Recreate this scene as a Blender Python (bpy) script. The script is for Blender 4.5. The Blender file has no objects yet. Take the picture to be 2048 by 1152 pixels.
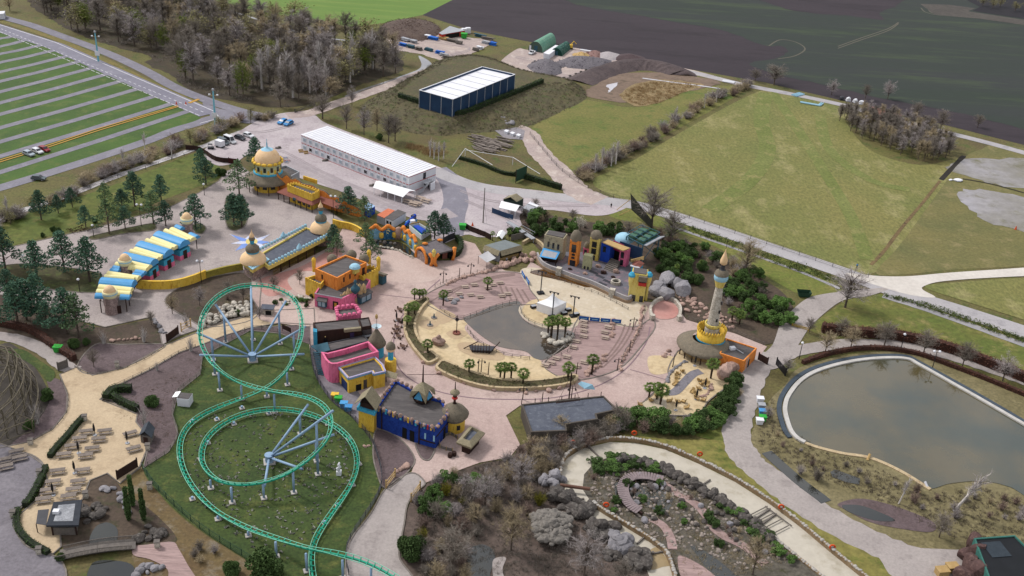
import bpy,bmesh,math,random
from mathutils import Vector,Matrix,geometry
R=math.radians
sc=bpy.context.scene
col=sc.collection
rnd=random.Random(7)
# ------------------------------------------------------------ camera, sky, sun, exposure
CAM_H,PITCH,VX,VY=150.0,28.0,750.0,4500.0  # height, pitch and nadir point solved from right angles of roofs
_v=math.hypot(VX-1024,VY-576)
FPX=_v*math.tan(R(PITCH))
ROLL=math.atan2(1024-VX,VY-576)
cr,sr,cp,sp=math.cos(ROLL),math.sin(ROLL),math.cos(R(PITCH)),math.sin(R(PITCH))
fw=Vector((0,cp,-sp));rt=Vector((1,0,0));dn=Vector((0,-sp,-cp))
cx=cr*rt-sr*dn
cy=-(sr*rt+cr*dn)
cam=bpy.data.cameras.new('camera');camo=bpy.data.objects.new('camera',cam);col.objects.link(camo)
mt=Matrix.Identity(4)
for i in range(3):
    mt[i][0]=cx[i];mt[i][1]=cy[i];mt[i][2]=-fw[i]
mt[2][3]=CAM_H
camo.matrix_world=mt
cam.sensor_width=36;cam.lens=36*FPX/2048;cam.clip_start=1;cam.clip_end=20000
sc.camera=camo
SUN_EL,SUN_AZ=48,-60  # azimuth from +Y clockwise: light from the left and slightly behind the park
w=bpy.data.worlds.new('World');sc.world=w;w.use_nodes=True
nt=w.node_tree;nt.nodes.clear()
sky=nt.nodes.new('ShaderNodeTexSky');sky.sky_type='NISHITA';sky.sun_disc=False
sky.sun_elevation=R(SUN_EL);sky.sun_rotation=R(SUN_AZ);sky.dust_density=3.0;sky.air_density=1.0
tcw=nt.nodes.new('ShaderNodeTexCoord');nz=nt.nodes.new('ShaderNodeTexNoise');nz.inputs['Scale'].default_value=3.2
nz.inputs['Detail'].default_value=6
rp=nt.nodes.new('ShaderNodeValToRGB');rp.color_ramp.elements[0].position=.38;rp.color_ramp.elements[1].position=.62
rp.color_ramp.elements[0].color=(.55,.55,.55,1);rp.color_ramp.elements[1].color=(.98,.98,.98,1)
cl=nt.nodes.new('ShaderNodeMix');cl.data_type='RGBA'  # broken cloud cover over the sky
n2=nt.nodes.new('ShaderNodeTexNoise');n2.inputs['Scale'].default_value=5.5;n2.inputs['Detail'].default_value=7;r2_=nt.nodes.new('ShaderNodeValToRGB')
r2_.color_ramp.elements[0].position=.36;r2_.color_ramp.elements[1].position=.66;r2_.color_ramp.elements[0].color=(.42,.45,.5,1);r2_.color_ramp.elements[1].color=(1,.98,.95,1)
vs_=nt.nodes.new('ShaderNodeVectorMath');vs_.operation='SCALE';vs_.inputs['Scale'].default_value=10.5
nt.links.new(tcw.outputs['Generated'],n2.inputs['Vector']);nt.links.new(n2.outputs[0],r2_.inputs[0]);nt.links.new(r2_.outputs[0],vs_.inputs[0]);nt.links.new(vs_.outputs[0],cl.inputs['B'])
bg=nt.nodes.new('ShaderNodeBackground');bg.inputs['Strength'].default_value=.1
wo=nt.nodes.new('ShaderNodeOutputWorld')
nt.links.new(tcw.outputs['Generated'],nz.inputs['Vector']);nt.links.new(nz.outputs[0],rp.inputs[0])
nt.links.new(rp.outputs[0],cl.inputs['Factor']);nt.links.new(sky.outputs[0],cl.inputs['A'])
nt.links.new(cl.outputs['Result'],bg.inputs[0]);nt.links.new(bg.outputs[0],wo.inputs[0])
sl=bpy.data.lights.new('sun','SUN');sl.energy=2.3;sl.angle=R(11);sl.color=(1,.975,.95)
so=bpy.data.objects.new('sun',sl);col.objects.link(so)
_d=Vector((math.sin(R(SUN_AZ))*math.cos(R(SUN_EL)),math.cos(R(SUN_AZ))*math.cos(R(SUN_EL)),math.sin(R(SUN_EL))))
so.rotation_euler=_d.to_track_quat('Z','Y').to_euler()
sc.view_settings.view_transform='Standard';sc.view_settings.look='None';sc.view_settings.exposure=0.56
sc.cycles.max_bounces=4;sc.cycles.diffuse_bounces=2;sc.cycles.glossy_bounces=2;sc.cycles.transparent_max_bounces=4

# ------------------------------------------------------------ survey: photo position -> point on the land
def P(x,y,z=0.0):
    u,v=x-1024,y-576
    a=u*cr+v*sr;b=-u*sr+v*cr
    fy=FPX*cp-b*sp;dz=-FPX*sp-b*cp
    t=(z-CAM_H)/dz
    return Vector((a*t,fy*t,z))
def proj(p):
    d=Vector(p)-Vector((0,0,CAM_H));f=d.dot(fw)
    return(1024+FPX*d.dot(cx)/f,576-FPX*d.dot(cy)/f)
def HT(x,y,ty):  # height of something standing at (x,y) whose top reaches row ty
    lo,hi=0.0,80.0;g=P(x,y)
    for _ in range(40):
        m=(lo+hi)/2
        if proj((g.x,g.y,m))[1]>ty:lo=m
        else:hi=m
    return lo
def mpp(x,y):  # metres per photo pixel across
    return(P(x+1,y)-P(x,y)).length
# ------------------------------------------------------------ materials
def lin(h,k=.8):
    h=h.lstrip('#');o=[]
    for i in(0,2,4):
        c=int(h[i:i+2],16)/255
        o.append((c/12.92 if c<=.04045 else((c+.055)/1.055)**2.4)**1.18*k)
    return(*o,1)
_mats={}
def mat(name,c1,c2=None,scale=1.0,rough=.85,spec=.25,c3=None,fine=.25,fscale=None,bump=0.0,metal=0.0,rand=.0,
        stretch=None,rot=0.0,contrast=.5,voro=0.0,vscale=1.0,vdark=.45,k=.8,vin=None):
    """two or three tone surface: broad noise between c1 and c2, patches of c3, fine grain on top, optional cracks between stones"""
    if name in _mats:return _mats[name]
    m=bpy.data.materials.new(name);m.use_nodes=True;_mats[name]=m
    n=m.node_tree.nodes;L=m.node_tree.links.new;n.clear()
    out=n.new('ShaderNodeOutputMaterial');bs=n.new('ShaderNodeBsdfPrincipled');L(bs.outputs[0],out.inputs[0])
    bs.inputs['Roughness'].default_value=rough;bs.inputs['Specular IOR Level'].default_value=spec;bs.inputs['Metallic'].default_value=metal
    tc=n.new('ShaderNodeTexCoord');mp=n.new('ShaderNodeMapping');L(tc.outputs['Object'],mp.inputs[0])
    mp.inputs['Rotation'].default_value=(0,0,R(rot))
    if stretch:mp.inputs['Scale'].default_value=stretch
    def noise(s,det=5,ro=.6):
        t=n.new('ShaderNodeTexNoise');t.inputs['Scale'].default_value=s;t.inputs['Detail'].default_value=det
        t.inputs['Roughness'].default_value=ro;L(mp.outputs[0],t.inputs['Vector']);return t
    def ramp(src,a,b):
        r=n.new('ShaderNodeMapRange');r.inputs['From Min'].default_value=a;r.inputs['From Max'].default_value=b
        L(src,r.inputs['Value']);return r.outputs[0]
    def mix(f,a,b,mode='MIX'):
        x=n.new('ShaderNodeMix');x.data_type='RGBA';x.blend_type=mode
        if isinstance(f,float):x.inputs['Factor'].default_value=f
        else:L(f,x.inputs['Factor'])
        for s,v in(('A',a),('B',b)):
            if isinstance(v,tuple):x.inputs[s].default_value=v
            else:L(v,x.inputs[s])
        return x.outputs['Result']
    c=lin(c1,k)
    if c2:c=mix(ramp(noise(scale).outputs[0],.5-contrast*.3,.5+contrast*.3),c,lin(c2,k))
    if c3:c=mix(ramp(noise(scale*2.7,6,.7).outputs[0],.52,.68),c,lin(c3,k))
    f=noise(fscale or scale*9,4,.7)
    if fine:
        lo,hi=1-fine,1+fine
        g=n.new('ShaderNodeMapRange');g.inputs['From Min'].default_value=.3;g.inputs['From Max'].default_value=.7
        g.inputs['To Min'].default_value=lo;g.inputs['To Max'].default_value=hi;L(f.outputs[0],g.inputs['Value'])
        c=mix(1.0,c,g.outputs[0],'MULTIPLY')
    vd=None
    if voro:
        v=n.new('ShaderNodeTexVoronoi');v.feature='DISTANCE_TO_EDGE';v.inputs['Scale'].default_value=vscale;L(mp.outputs[0],v.inputs['Vector'])
        v2=n.new('ShaderNodeTexVoronoi');v2.inputs['Scale'].default_value=vscale;L(mp.outputs[0],v2.inputs['Vector'])
        bw_=n.new('ShaderNodeRGBToBW');L(v2.outputs['Color'],bw_.inputs[0]);c=mix(.4,c,bw_.outputs[0],'SOFT_LIGHT')
        vd=ramp(v.outputs['Distance'],0,voro)
        c=mix(vd,mix(1.0,c,(vdark,vdark,vdark,1),'MULTIPLY'),c)
    if rand:
        oi=n.new('ShaderNodeObjectInfo');g=n.new('ShaderNodeMapRange');g.inputs['To Min'].default_value=1-rand;g.inputs['To Max'].default_value=1+rand
        L(oi.outputs['Random'],g.inputs['Value']);c=mix(1.0,c,g.outputs[0],'MULTIPLY')
    L(c,bs.inputs['Base Color'])
    if bump:
        b=n.new('ShaderNodeBump');b.inputs['Strength'].default_value=min(1,bump);b.inputs['Distance'].default_value=max(.05,bump*.3)
        L(vd if vd is not None else f.outputs[0],b.inputs['Height']);L(b.outputs[0],bs.inputs['Normal'])
    return m
def water_mat(name,c1,c2,scale,rough=.06):
    m=mat(name,c1,c2,scale,rough=rough,spec=1.0,fine=.05,contrast=.3)
    return m
# ------------------------------------------------------------ mesh helpers
class MB:
    def __init__(s):s.v=[];s.f=[]
    def add(s,vs,fs):
        o=len(s.v);s.v+=[Vector(v)for v in vs];s.f+=[tuple(i+o for i in f)for f in fs];return s
    def box(s,c,d,rz=0.0,tilt=0.0):
        x,y,z=d[0]/2,d[1]/2,d[2]/2;M=Matrix.Rotation(rz,3,'Z')@Matrix.Rotation(tilt,3,'Y')
        c=Vector(c)
        vs=[c+M@Vector(q)for q in((-x,-y,-z),(x,-y,-z),(x,y,-z),(-x,y,-z),(-x,-y,z),(x,-y,z),(x,y,z),(-x,y,z))]
        return s.add(vs,[(0,3,2,1),(4,5,6,7),(0,1,5,4),(1,2,6,5),(2,3,7,6),(3,0,4,7)])
    def prism(s,pts,z0,z1,cap=True):
        n=len(pts)
        if sum(pts[i][0]*pts[(i+1)%n][1]-pts[(i+1)%n][0]*pts[i][1]for i in range(n))<0:pts=pts[::-1]
        vs=[(p[0],p[1],z0)for p in pts]+[(p[0],p[1],z1)for p in pts]
        fs=[(i,(i+1)%n,n+(i+1)%n,n+i)for i in range(n)]
        o=len(s.v);s.add(vs,fs)
        if cap:
            for t in geometry.tessellate_polygon([[Vector((p[0],p[1],0))for p in pts]]):
                a,b,c=t
                nz=(pts[b][0]-pts[a][0])*(pts[c][1]-pts[a][1])-(pts[b][1]-pts[a][1])*(pts[c][0]-pts[a][0])
                if nz<0:b,c=c,b
                s.f.append((o+n+a,o+n+b,o+n+c));s.f.append((o+a,o+c,o+b))
        return s
    def tube(s,path,r,n=6,cap=True):
        path=[Vector(p)for p in path];m=len(path);rs=r if isinstance(r,(list,tuple))else[r]*m
        o=len(s.v);u=None
        for i,p in enumerate(path):
            t=(path[min(i+1,m-1)]-path[max(i-1,0)]);t=t.normalized()if t.length>1e-9 else Vector((0,0,1))
            if u is None:u=t.orthogonal().normalized()
            else:
                u=u-t*u.dot(t);u=u.normalized()if u.length>1e-6 else t.orthogonal().normalized()
            b=t.cross(u)
            for k in range(n):
                a=2*math.pi*k/n;s.v.append(p+(u*math.cos(a)+b*math.sin(a))*rs[i])
        for i in range(m-1):
            for k in range(n):
                s.f.append((o+i*n+k,o+i*n+(k+1)%n,o+(i+1)*n+(k+1)%n,o+(i+1)*n+k))
        if cap:
            s.f.append(tuple(o+k for k in range(n))[::-1]);s.f.append(tuple(o+(m-1)*n+k for k in range(n)))
        return s
    def lathe(s,c,prof,n=20,a0=0.0,a1=2*math.pi):
        c=Vector(c);full=abs(a1-a0-2*math.pi)<1e-6;k=n if full else n+1;o=len(s.v)
        for(r,z)in prof:
            for i in range(k):
                a=a0+(a1-a0)*i/n;s.v.append(c+Vector((r*math.cos(a),r*math.sin(a),z)))
        for j in range(len(prof)-1):
            for i in range(n if full else k-1):
                i2=(i+1)%k
                s.f.append((o+j*k+i,o+j*k+i2,o+(j+1)*k+i2,o+(j+1)*k+i))
        return s
    def strip(s,pts,w,z0,z1):  # wall following a line of world points
        n=len(pts);a=[];b=[]
        for i in range(n):
            t=(Vector(pts[min(i+1,n-1)])-Vector(pts[max(i-1,0)]));t.z=0;t=t.normalized()if t.length>1e-9 else Vector((1,0,0))
            q=Vector((-t.y,t.x,0))*(w/2);p=Vector((pts[i][0],pts[i][1],0));a.append(p+q);b.append(p-q)
        o=len(s.v)
        for i in range(n):
            zz1=z1[i]if isinstance(z1,(list,tuple))else z1
            s.v+=[a[i]+Vector((0,0,z0)),a[i]+Vector((0,0,zz1)),b[i]+Vector((0,0,zz1)),b[i]+Vector((0,0,z0))]
        for i in range(n-1):
            for k in range(3):
                s.f.append((o+i*4+k,o+i*4+k+1,o+i*4+k+5,o+i*4+k+4))
        s.f.append((o,o+3,o+2,o+1));e=o+(n-1)*4;s.f.append((e,e+1,e+2,e+3))
        return s
    def rock(s,c,d,rz=0.0,rng=rnd):
        bm=bmesh.new();bmesh.ops.create_icosphere(bm,subdivisions=2,radius=.5)
        ds=[Vector((rng.gauss(0,1),rng.gauss(0,1),rng.gauss(0,1))).normalized()for _ in range(7)]
        cut=[rng.uniform(.3,.44)for _ in ds];M=Matrix.Rotation(rz,3,'Z');vs=[]
        for v in bm.verts:
            p=v.co.copy()
            for q,k in zip(ds,cut):
                e=p.dot(q)
                if e>k:p-=q*(e-k)
            p+=Vector((rng.uniform(-.02,.02),rng.uniform(-.02,.02),rng.uniform(-.02,.02)))
            vs.append(Vector(c)+M@Vector((p.x*d[0],p.y*d[1],(p.z+.32)*d[2])))
        bm.verts.index_update();fs=[tuple(v.index for v in f.verts)for f in bm.faces];bm.free()
        return s.add(vs,fs)
    def crag(s,c,d,rng,k=16):
        for i in range(k):
            a=rng.uniform(0,6.28);t=rng.random()**.5*.42;q=rng.uniform(.3,.55);s.rock((c[0]+math.cos(a)*t*d[0],c[1]+math.sin(a)*t*d[1],c[2]+max(0,.5-t*1.3)*d[2]*rng.uniform(.4,1)-.2),(d[0]*q,d[1]*q*.8,d[2]*q*1.1),rng.uniform(0,3),rng)
        return s
    def mesh(s,name,m,origin=None,smooth=False):
        me=bpy.data.meshes.new(name);o=origin or Vector((0,0,0))
        me.from_pydata([(v-o)[:]for v in s.v],[],s.f);me.materials.append(m)
        if smooth:me.polygons.foreach_set('use_smooth',[True]*len(me.polygons))
        me.update();return me
def link(name,me,parent=None):
    o=bpy.data.objects.new(name,me);col.objects.link(o)
    if parent:o.parent=parent
    return o
def tag(o,label=None,cat=None,group=None,kind=None):
    if label:o['label']=label
    if cat:o['category']=cat
    if group:o['group']=group
    if kind:o['kind']=kind
    return o
def thing(name,label,cat,loc,rz=0.0,group=None):
    o=bpy.data.objects.new(name,None);col.objects.link(o);o.location=loc;o.rotation_euler=(0,0,rz);o.empty_display_size=.5
    return tag(o,label,cat,group)
def rootof(o):
    while o.parent:o=o.parent
    return o
def part(name,mb,m,parent,local=False,smooth=False):
    """a mesh under its thing; built in world space unless local"""
    return link(name,mb.mesh(name,m,None if local else Vector(rootof(parent).location),smooth),parent)
def solo(name,mb,m,label,cat,group=None,smooth=False,kind=None):
    """a thing that is one mesh, with its origin at its base"""
    n=len(mb.v);c=sum(mb.v,Vector((0,0,0)))/n;c.z=min(v.z for v in mb.v)
    o=link(name,mb.mesh(name,m,c,smooth));o.location=c
    return tag(o,label,cat,group,kind)
def copy_tree(o,parent=None):
    c=o.copy();col.objects.link(c)
    if parent:c.parent=parent
    for ch in list(o.children):copy_tree(ch,c)
    return c
def struct(name,mb,m,smooth=False):
    o=link(name,mb.mesh(name,m,None,smooth));o['kind']='structure';return o
def smoothpts(pts,closed=False,k=6):
    n=len(pts);out=[]
    for i in range(n if closed else n-1):
        g=(lambda j:pts[j%n])if closed else(lambda j:pts[max(0,min(n-1,j))])
        p0,p1,p2,p3=Vector(g(i-1)),Vector(g(i)),Vector(g(i+1)),Vector(g(i+2))
        for j in range(k):
            t=j/k
            out.append(.5*((2*p1)+(p2-p0)*t+(2*p0-5*p1+4*p2-p3)*t*t+(3*p1-p0-3*p2+p3)*t*t*t))
    if not closed:out.append(Vector(pts[-1]))
    return out
def W(pts,z=0.0):return[P(q[0],q[1],z)for q in pts]
_lay={}
KERBED={'tree_island','gate_garden','sand_walk','mulch_bed','gravel_walk','forecourt','island_bed','pond_path','asphalt_walk','deck_terrace','lower_terrace','beach_bar_sand'}
def lay(z):  # every sheet of land cover a few millimetres above the one below
    k=round(z*25);_lay[k]=_lay.get(k,0)+1
    return z+_lay[k]*.0012
def sheet(name,pts,m,z,smooth=True,rough=0.0,label=None,kind='structure',cat=None):
    """flat piece of land cover"""
    w=W(pts);z=lay(z)
    if smooth:w=smoothpts(w,True,5)
    if rough:
        w2=[]
        for i,p in enumerate(w):
            q=w[(i+1)%len(w)];n=max(1,int((q-p).length/(rough*3)));n=min(n,30)
            t=(q-p).normalized()if(q-p).length>1e-6 else Vector((1,0,0))
            for j in range(n):
                w2.append(p.lerp(q,j/n)+Vector((-t.y,t.x,0))*rnd.uniform(-rough,rough))
        w=w2
    tr=geometry.tessellate_polygon([[Vector((p.x,p.y,0))for p in w]]);fs=[]
    for a,b,c in tr:
        nzz=(w[b].x-w[a].x)*(w[c].y-w[a].y)-(w[b].y-w[a].y)*(w[c].x-w[a].x)
        fs.append((a,b,c)if nzz>0 else(a,c,b))
    mb=MB();mb.add([(p.x,p.y,z)for p in w],fs)
    if name in KERBED:struct('kerb',MB().strip(w+[w[0]],.32,0,z+.1),mat('kerb_stone','#8d8680','#7b736c',.8,fine=.25))
    o=link(name,mb.mesh(name,m));o['kind']=kind
    if label:o['label']=label
    return o
JAG={'pale_dirt','grey_path','peaty_ditch','dry_ditch','sky_white_ditch_water','dry_grass_verge','ditch_water'}
def ribbon(name,pts,width,m,z,smooth=True,kind='structure',world=False):
    w=pts if world else W(pts)
    if smooth:w=smoothpts(w,False,6)
    z=lay(z);n=len(w);mb=MB();vs=[]
    for i in range(n):
        t=w[min(i+1,n-1)]-w[max(i-1,0)];t.z=0;t.normalize();q=Vector((-t.y,t.x,0))
        wd=width if not isinstance(width,(list,tuple))else width[0]+(width[1]-width[0])*i/(n-1)
        if m.name in JAG:wd*=rnd.uniform(.9,1.1)
        vs+=[w[i]+q*wd/2,w[i]-q*wd/2]
    mb.add([(v.x,v.y,z)for v in vs],[(2*i,2*i+1,2*i+3,2*i+2)for i in range(n-1)])
    o=link(name,mb.mesh(name,m));o['kind']=kind;return o
ORD=['first','second','third','fourth','fifth','sixth','seventh','eighth','ninth','tenth','eleventh','twelfth','thirteenth','fourteenth',
       'fifteenth','sixteenth','seventeenth','eighteenth','nineteenth','twentieth']
def ordn(i,n):
    """place in a row counted from the left of the photo"""
    if i==0:return 'leftmost'
    if i==n-1:return 'rightmost'
    return(ORD[i]if i<20 else('twenty-'+ORD[i-20]if i<29 else 'a later'))+' from the left'
# ------------------------------------------------------------ land cover
m_base=mat('rough_grass','#6b6043','#727042',.05,c3='#566331',fine=.42,fscale=1.2)
m_lot=mat('lot_grass','#49622e','#557033',.06,c3='#69753f',fine=.22,fscale=1.5)
m_meadow=mat('meadow_grass','#868151','#787b49',.025,c3='#9b946a',fine=.36,contrast=.45,fscale=.9,stretch=(1,.6,1))
m_meadow2=mat('meadow_grass_green','#72763f','#837d4c',.04,c3='#5c7035',fine=.34,fscale=.9)
m_green=mat('winter_crop','#6a8640','#768c48',.02,c3='#7f934c',fine=.1,fscale=.6,stretch=(.35,3,1),rot=12)
m_soil=mat('ploughed_soil','#3e353c','#463d43',.02,c3='#352d33',fine=.22,fscale=.8,stretch=(.3,1.5,1),rot=-28)
m_crop=mat('sparse_crop','#384239','#3d4140',.012,c3='#4a563f',fine=.14,fscale=.5,stretch=(.3,2.2,1),rot=-28)
m_asph=mat('asphalt','#85838f','#8e8c97',.08,c3='#9a97a2',fine=.12,fscale=2)
m_lane=mat('parking_lane','#84818b','#8e8b93',.1,c3='#9996a0',fine=.14,fscale=2)
m_road=mat('light_road','#aba7a9','#b5b1b2',.06,c3='#9c989b',fine=.1,fscale=1.5)
m_yard=mat('gravel_yard','#b3a9ac','#bfb6b7',.05,c3='#a3989c',fine=.16,fscale=1.2)
m_dirt=mat('pale_dirt','#b9aaa2','#a89a98',.07,c3='#c9bdb5',fine=.18,fscale=1.2)
m_sandroad=mat('sandy_road','#c9c2bb','#d3cdc6',.08,fine=.1)
m_cobble=mat('forecourt_paving','#a79d9b','#b3a9a5',.06,c3='#9b9190',fine=.2,fscale=2.2)
m_pink=mat('pink_paving','#b7a29c','#c1aea7',.07,c3='#aa9791',fine=.16,fscale=2)
m_pinkb=mat('pink_paving_circle','#c3b1a9','#bba79f',.1,fine=.14,fscale=2)
m_pinkd=mat('pink_paving_deep','#b98a82','#c09890',.1,fine=.12)
m_deck=mat('plank_print_deck','#a18b88','#ae9894',.15,c3='#917c79',fine=.25,fscale=1.5,stretch=(.25,2.2,1),rot=-20)
m_sand=mat('sand_path','#bdaa90','#c7b59b',.07,c3='#b09d84',fine=.14,fscale=2)
m_pool=mat('pool_floor','#c6b392','#d0bea0',.1,c3='#b6a283',fine=.14)
m_poolg=mat('rubber_safety_floor','#b8a388','#bda98e',.2,fine=.1)
m_poolw=mat('dried_pool_floor','#c9bdab','#c3b6a2',.12,c3='#d0c6b6',fine=.1)
m_lawn=mat('mown_lawn','#41532a','#505e2e',.09,c3='#666a3a',fine=.45,fscale=1.6)
m_mulch=mat('bark_mulch','#685a5a','#76686a',.12,c3='#5c4f4e',fine=.3,fscale=2)
m_bed=mat('planting_soil','#54483f','#63564a',.1,c3='#474a30',fine=.35,fscale=1.3)
m_brown=mat('bare_slope','#6d5b42','#7a6b4a',.07,c3='#8a8070',fine=.3,fscale=1.2)
m_straw=mat('straw_bank','#877e61','#787052',.07,c3='#968c6c',fine=.34,fscale=1.2)
m_path=mat('grey_path','#a49c99','#aea6a2',.08,c3='#978f8c',fine=.14,fscale=1.8)
m_grav=mat('dark_gravel','#7f7a80','#8b868b',.09,c3='#767176',fine=.2,fscale=1.5)
m_conc=mat('channel_concrete','#bab3a6','#c5beb2',.06,c3='#aca494',fine=.07)
m_wetc=mat('wet_concrete','#9c8a68','#a8977a',.1,fine=.1,rough=.4)
m_white=mat('white_paint','#e0dfe2','#d8d6da',.5,fine=.06)
m_yellowp=mat('yellow_hose','#c09c50','#b89048',.5,fine=.1)
m_pond=water_mat('pond_water','#474e44','#635b42',.03)
m_pool_w=water_mat('lagoon_water','#4a443f','#66594b',.05,rough=.02)
m_ditch=water_mat('ditch_water','#8f8b8b','#a39e9e',.05,rough=.08)
m_dark_w=water_mat('dark_water','#2c2e2c','#35362f',.1,rough=.05)
m_brown_w=water_mat('brown_water','#5b3d14','#6b4a1c',.1,rough=.08)
m_puddle=mat('wet_sheen','#c8c6cc','#b8b2b4',.1,rough=.25,fine=.08)

g=MB();S=6000
g.add([(-S,-400,0),(S,-400,0),(S,2*S,0),(-S,2*S,0)],[(0,1,2,3)]);struct('ground',g,m_base)
z1,z2,z3,z4,z5,z6=.04,.08,.12,.16,.20,.24
# fields
sheet('green_field',[(300,-60),(1000,-60),(945,-6),(845,30),(770,46),(700,55),(640,40),(520,24),(420,-2)],m_green,z1,False)
sheet('ploughed_field',[(845,30),(985,-40),(2400,-60),(2400,370),(2048,290),(1850,240),(1700,205),(1530,165),(1330,130),(1200,110),(1040,80),(940,60)],m_soil,z1,False)
sheet('sown_field',[(1125,-60),(1130,0),(1300,35),(1440,60),(1525,90),(1560,92),(1575,104),(1545,118),(1500,128),(1560,150),(1640,168),(1760,196),(1900,222),(2060,262),(2300,330),(2300,-60)],m_crop,z2,True,.8)
sheet('soil_patch',[(1500,-20),(1800,-20),(1795,10),(1760,25),(1765,40),(1700,32),(1620,26),(1560,14)],m_soil,z3,True,.6)
for c in([(1538,92),(1560,80),(1590,84),(1610,98),(1590,112),(1556,118)],):ribbon('tractor_track',c,.9,mat('track_soil','#6b675c'),z3)
mtk=mat('track_soil','#6b675c')
for k in(0,4):ribbon('tractor_track',[(1676,93+k),(1720,77+k),(1775,58+k),(1797,45+k*.6)],.8,mtk,z3)
for k in range(7):ribbon('tractor_track',[(1842+k*14,16+k*1.2),(1850+k*13,24+k*1.5),(1872+k*14,30+k*1.2),(1900+k*12,32+k)],.9,mtk,z3)
sheet('field_margin',[(1840,8),(1900,10),(1950,17),(1936,23),(2048,40),(2200,70),(2200,60),(2060,52),(1960,38),(1870,30)],mat('bare_margin','#5f5a54','#55504c',.03),.13,False)
sheet('dark_field',[(1880,-40),(2300,-60),(2300,60),(2048,38),(1945,22),(1960,14),(1940,4)],mat('near_black_soil','#25222a','#2d2930',.03),z4,False)  # near-black tone, darker than the neighbouring fields
# car park
sheet('car_park_grass',[(-260,20),(0,60),(110,96),(240,155),(402,232),(398,240),(330,268),(285,286),(150,332),(0,376),(-200,436),(-400,300)],m_lot,z1,False)
LANES=[((0,77),(28,72)),((0,93),(48,81)),((0,108),(70,93)),((0,125),(98,103)),((0,144),(127,114)),((0,163),(152,125)),((0,184),(180,137)),
         ((0,206),(208,150)),((0,229),(240,163)),((0,256),(275,178)),((0,284),(308,193)),((0,313),(345,207)),((0,345),(378,222))]
for(a,b)in LANES:
    e=(a[0]-220,a[1]+.29*220+6)
    ribbon('parking_lane',[e,a,((a[0]+b[0])/2,(a[1]+b[1])/2+1),b,(b[0]+12,b[1]-2)],3.5,m_lane,z2,False)
ribbon('access_lane',[(-220,440),(0,376),(150,330),(290,284),(345,262),(395,247),(425,236),(470,232)],5.5,m_lane,z2)
ribbon('main_road',[(-200,-6),(0,57),(110,92),(240,150),(418,229)],[9.5,9.5],m_asph,z3,False)
ribbon('road_edge_line',[(-200,-14),(0,50),(110,85),(240,142),(428,223),(436,232),(428,240),(400,247)],.35,m_white,z4,False)
def dashes(name,a,b,n,width,duty=.5,z=z4):
    A,B=P(*a),P(*b);mb=MB()
    t=(B-A)/n;q=Vector((-t.y,t.x,0)).normalized()*width/2;z=lay(z)
    for i in range(n):
        s=A+t*i;e=s+t*duty
        mb.add([(v.x,v.y,z)for v in(s+q,s-q,e-q,e+q)],[(0,1,2,3)])
    o=link(name,mb.mesh(name,m_white));o['kind']='structure'
dashes('road_centre_line',(-5,55),(412,227),46,.3)
dashes('road_side_line',(0,64),(402,233),40,.3,.75)
ribbon('service_road',[(-60,10),(0,33),(60,50),(130,75),(190,97),(245,120),(300,147),(350,175),(420,203),(480,222),(530,233)],6.0,m_lane,z3)
ribbon('dry_verge',[(0,42),(100,74),(200,116),(300,166),(400,210)],4,mat('dry_grass_verge','#857848','#7a7245',.1,c3='#5d6b33',fine=.3),z2)
sheet('junction_tarmac',[(405,205),(440,218),(500,228),(545,236),(500,247),(470,243),(430,240),(400,246),(396,240),(420,232)],m_lane,z2)
# stream and yard roads
ribbon('ditch_water',[(-60,458),(0,438),(70,413),(143,388),(246,348),(310,326),(369,305),(412,291),(450,276),(500,258)],3.2,mat('sky_white_ditch_water','#b9b4b4','#cfcaca',.3,c3='#7d786f',rough=.15,spec=.5),z2)  # white sky reflection is put into the water's base colour
sheet('canal_water',[(837,112),(850,117),(861,125),(864,133),(858,141),(838,148),(800,158),(760,170),(720,184),(700,194),(690,192),(720,180),(780,160),(820,146),(838,138),(843,128)],m_ditch,z2)
ribbon('ditch_water',[(330,-8),(380,2),(440,16),(512,38),(560,52),(600,66),(640,75),(700,82)],1.8,m_ditch,z3)
ribbon('gravel_track',[(575,232),(620,226),(660,212),(700,199),(760,178),(820,155),(862,140),(880,128),(900,118)],[7.5,6],m_dirt,z3)
sheet('storage_yard',[(770,70),(800,66),(880,70),(930,75),(985,80),(975,92),(950,105),(930,112),(905,124),(870,118),(840,108),(790,98)],m_dirt,z2,True,.5)
sheet('work_yard',[(1035,98),(1060,100),(1140,95),(1200,108),(1235,118),(1290,126),(1370,137),(1480,165),(1600,190),(1596,194),(1480,172),(1370,146),(1280,133),(1220,128),(1150,150),(1120,163),(1090,167),(1050,160),(1020,135),(1000,125)],m_dirt,z2)
ribbon('field_road',[(1280,129),(1370,142),(1480,168),(1600,192),(1700,214),(1760,232),(1850,255),(1960,282),(2048,306),(2200,350)],5.5,m_road,z3)
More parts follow.
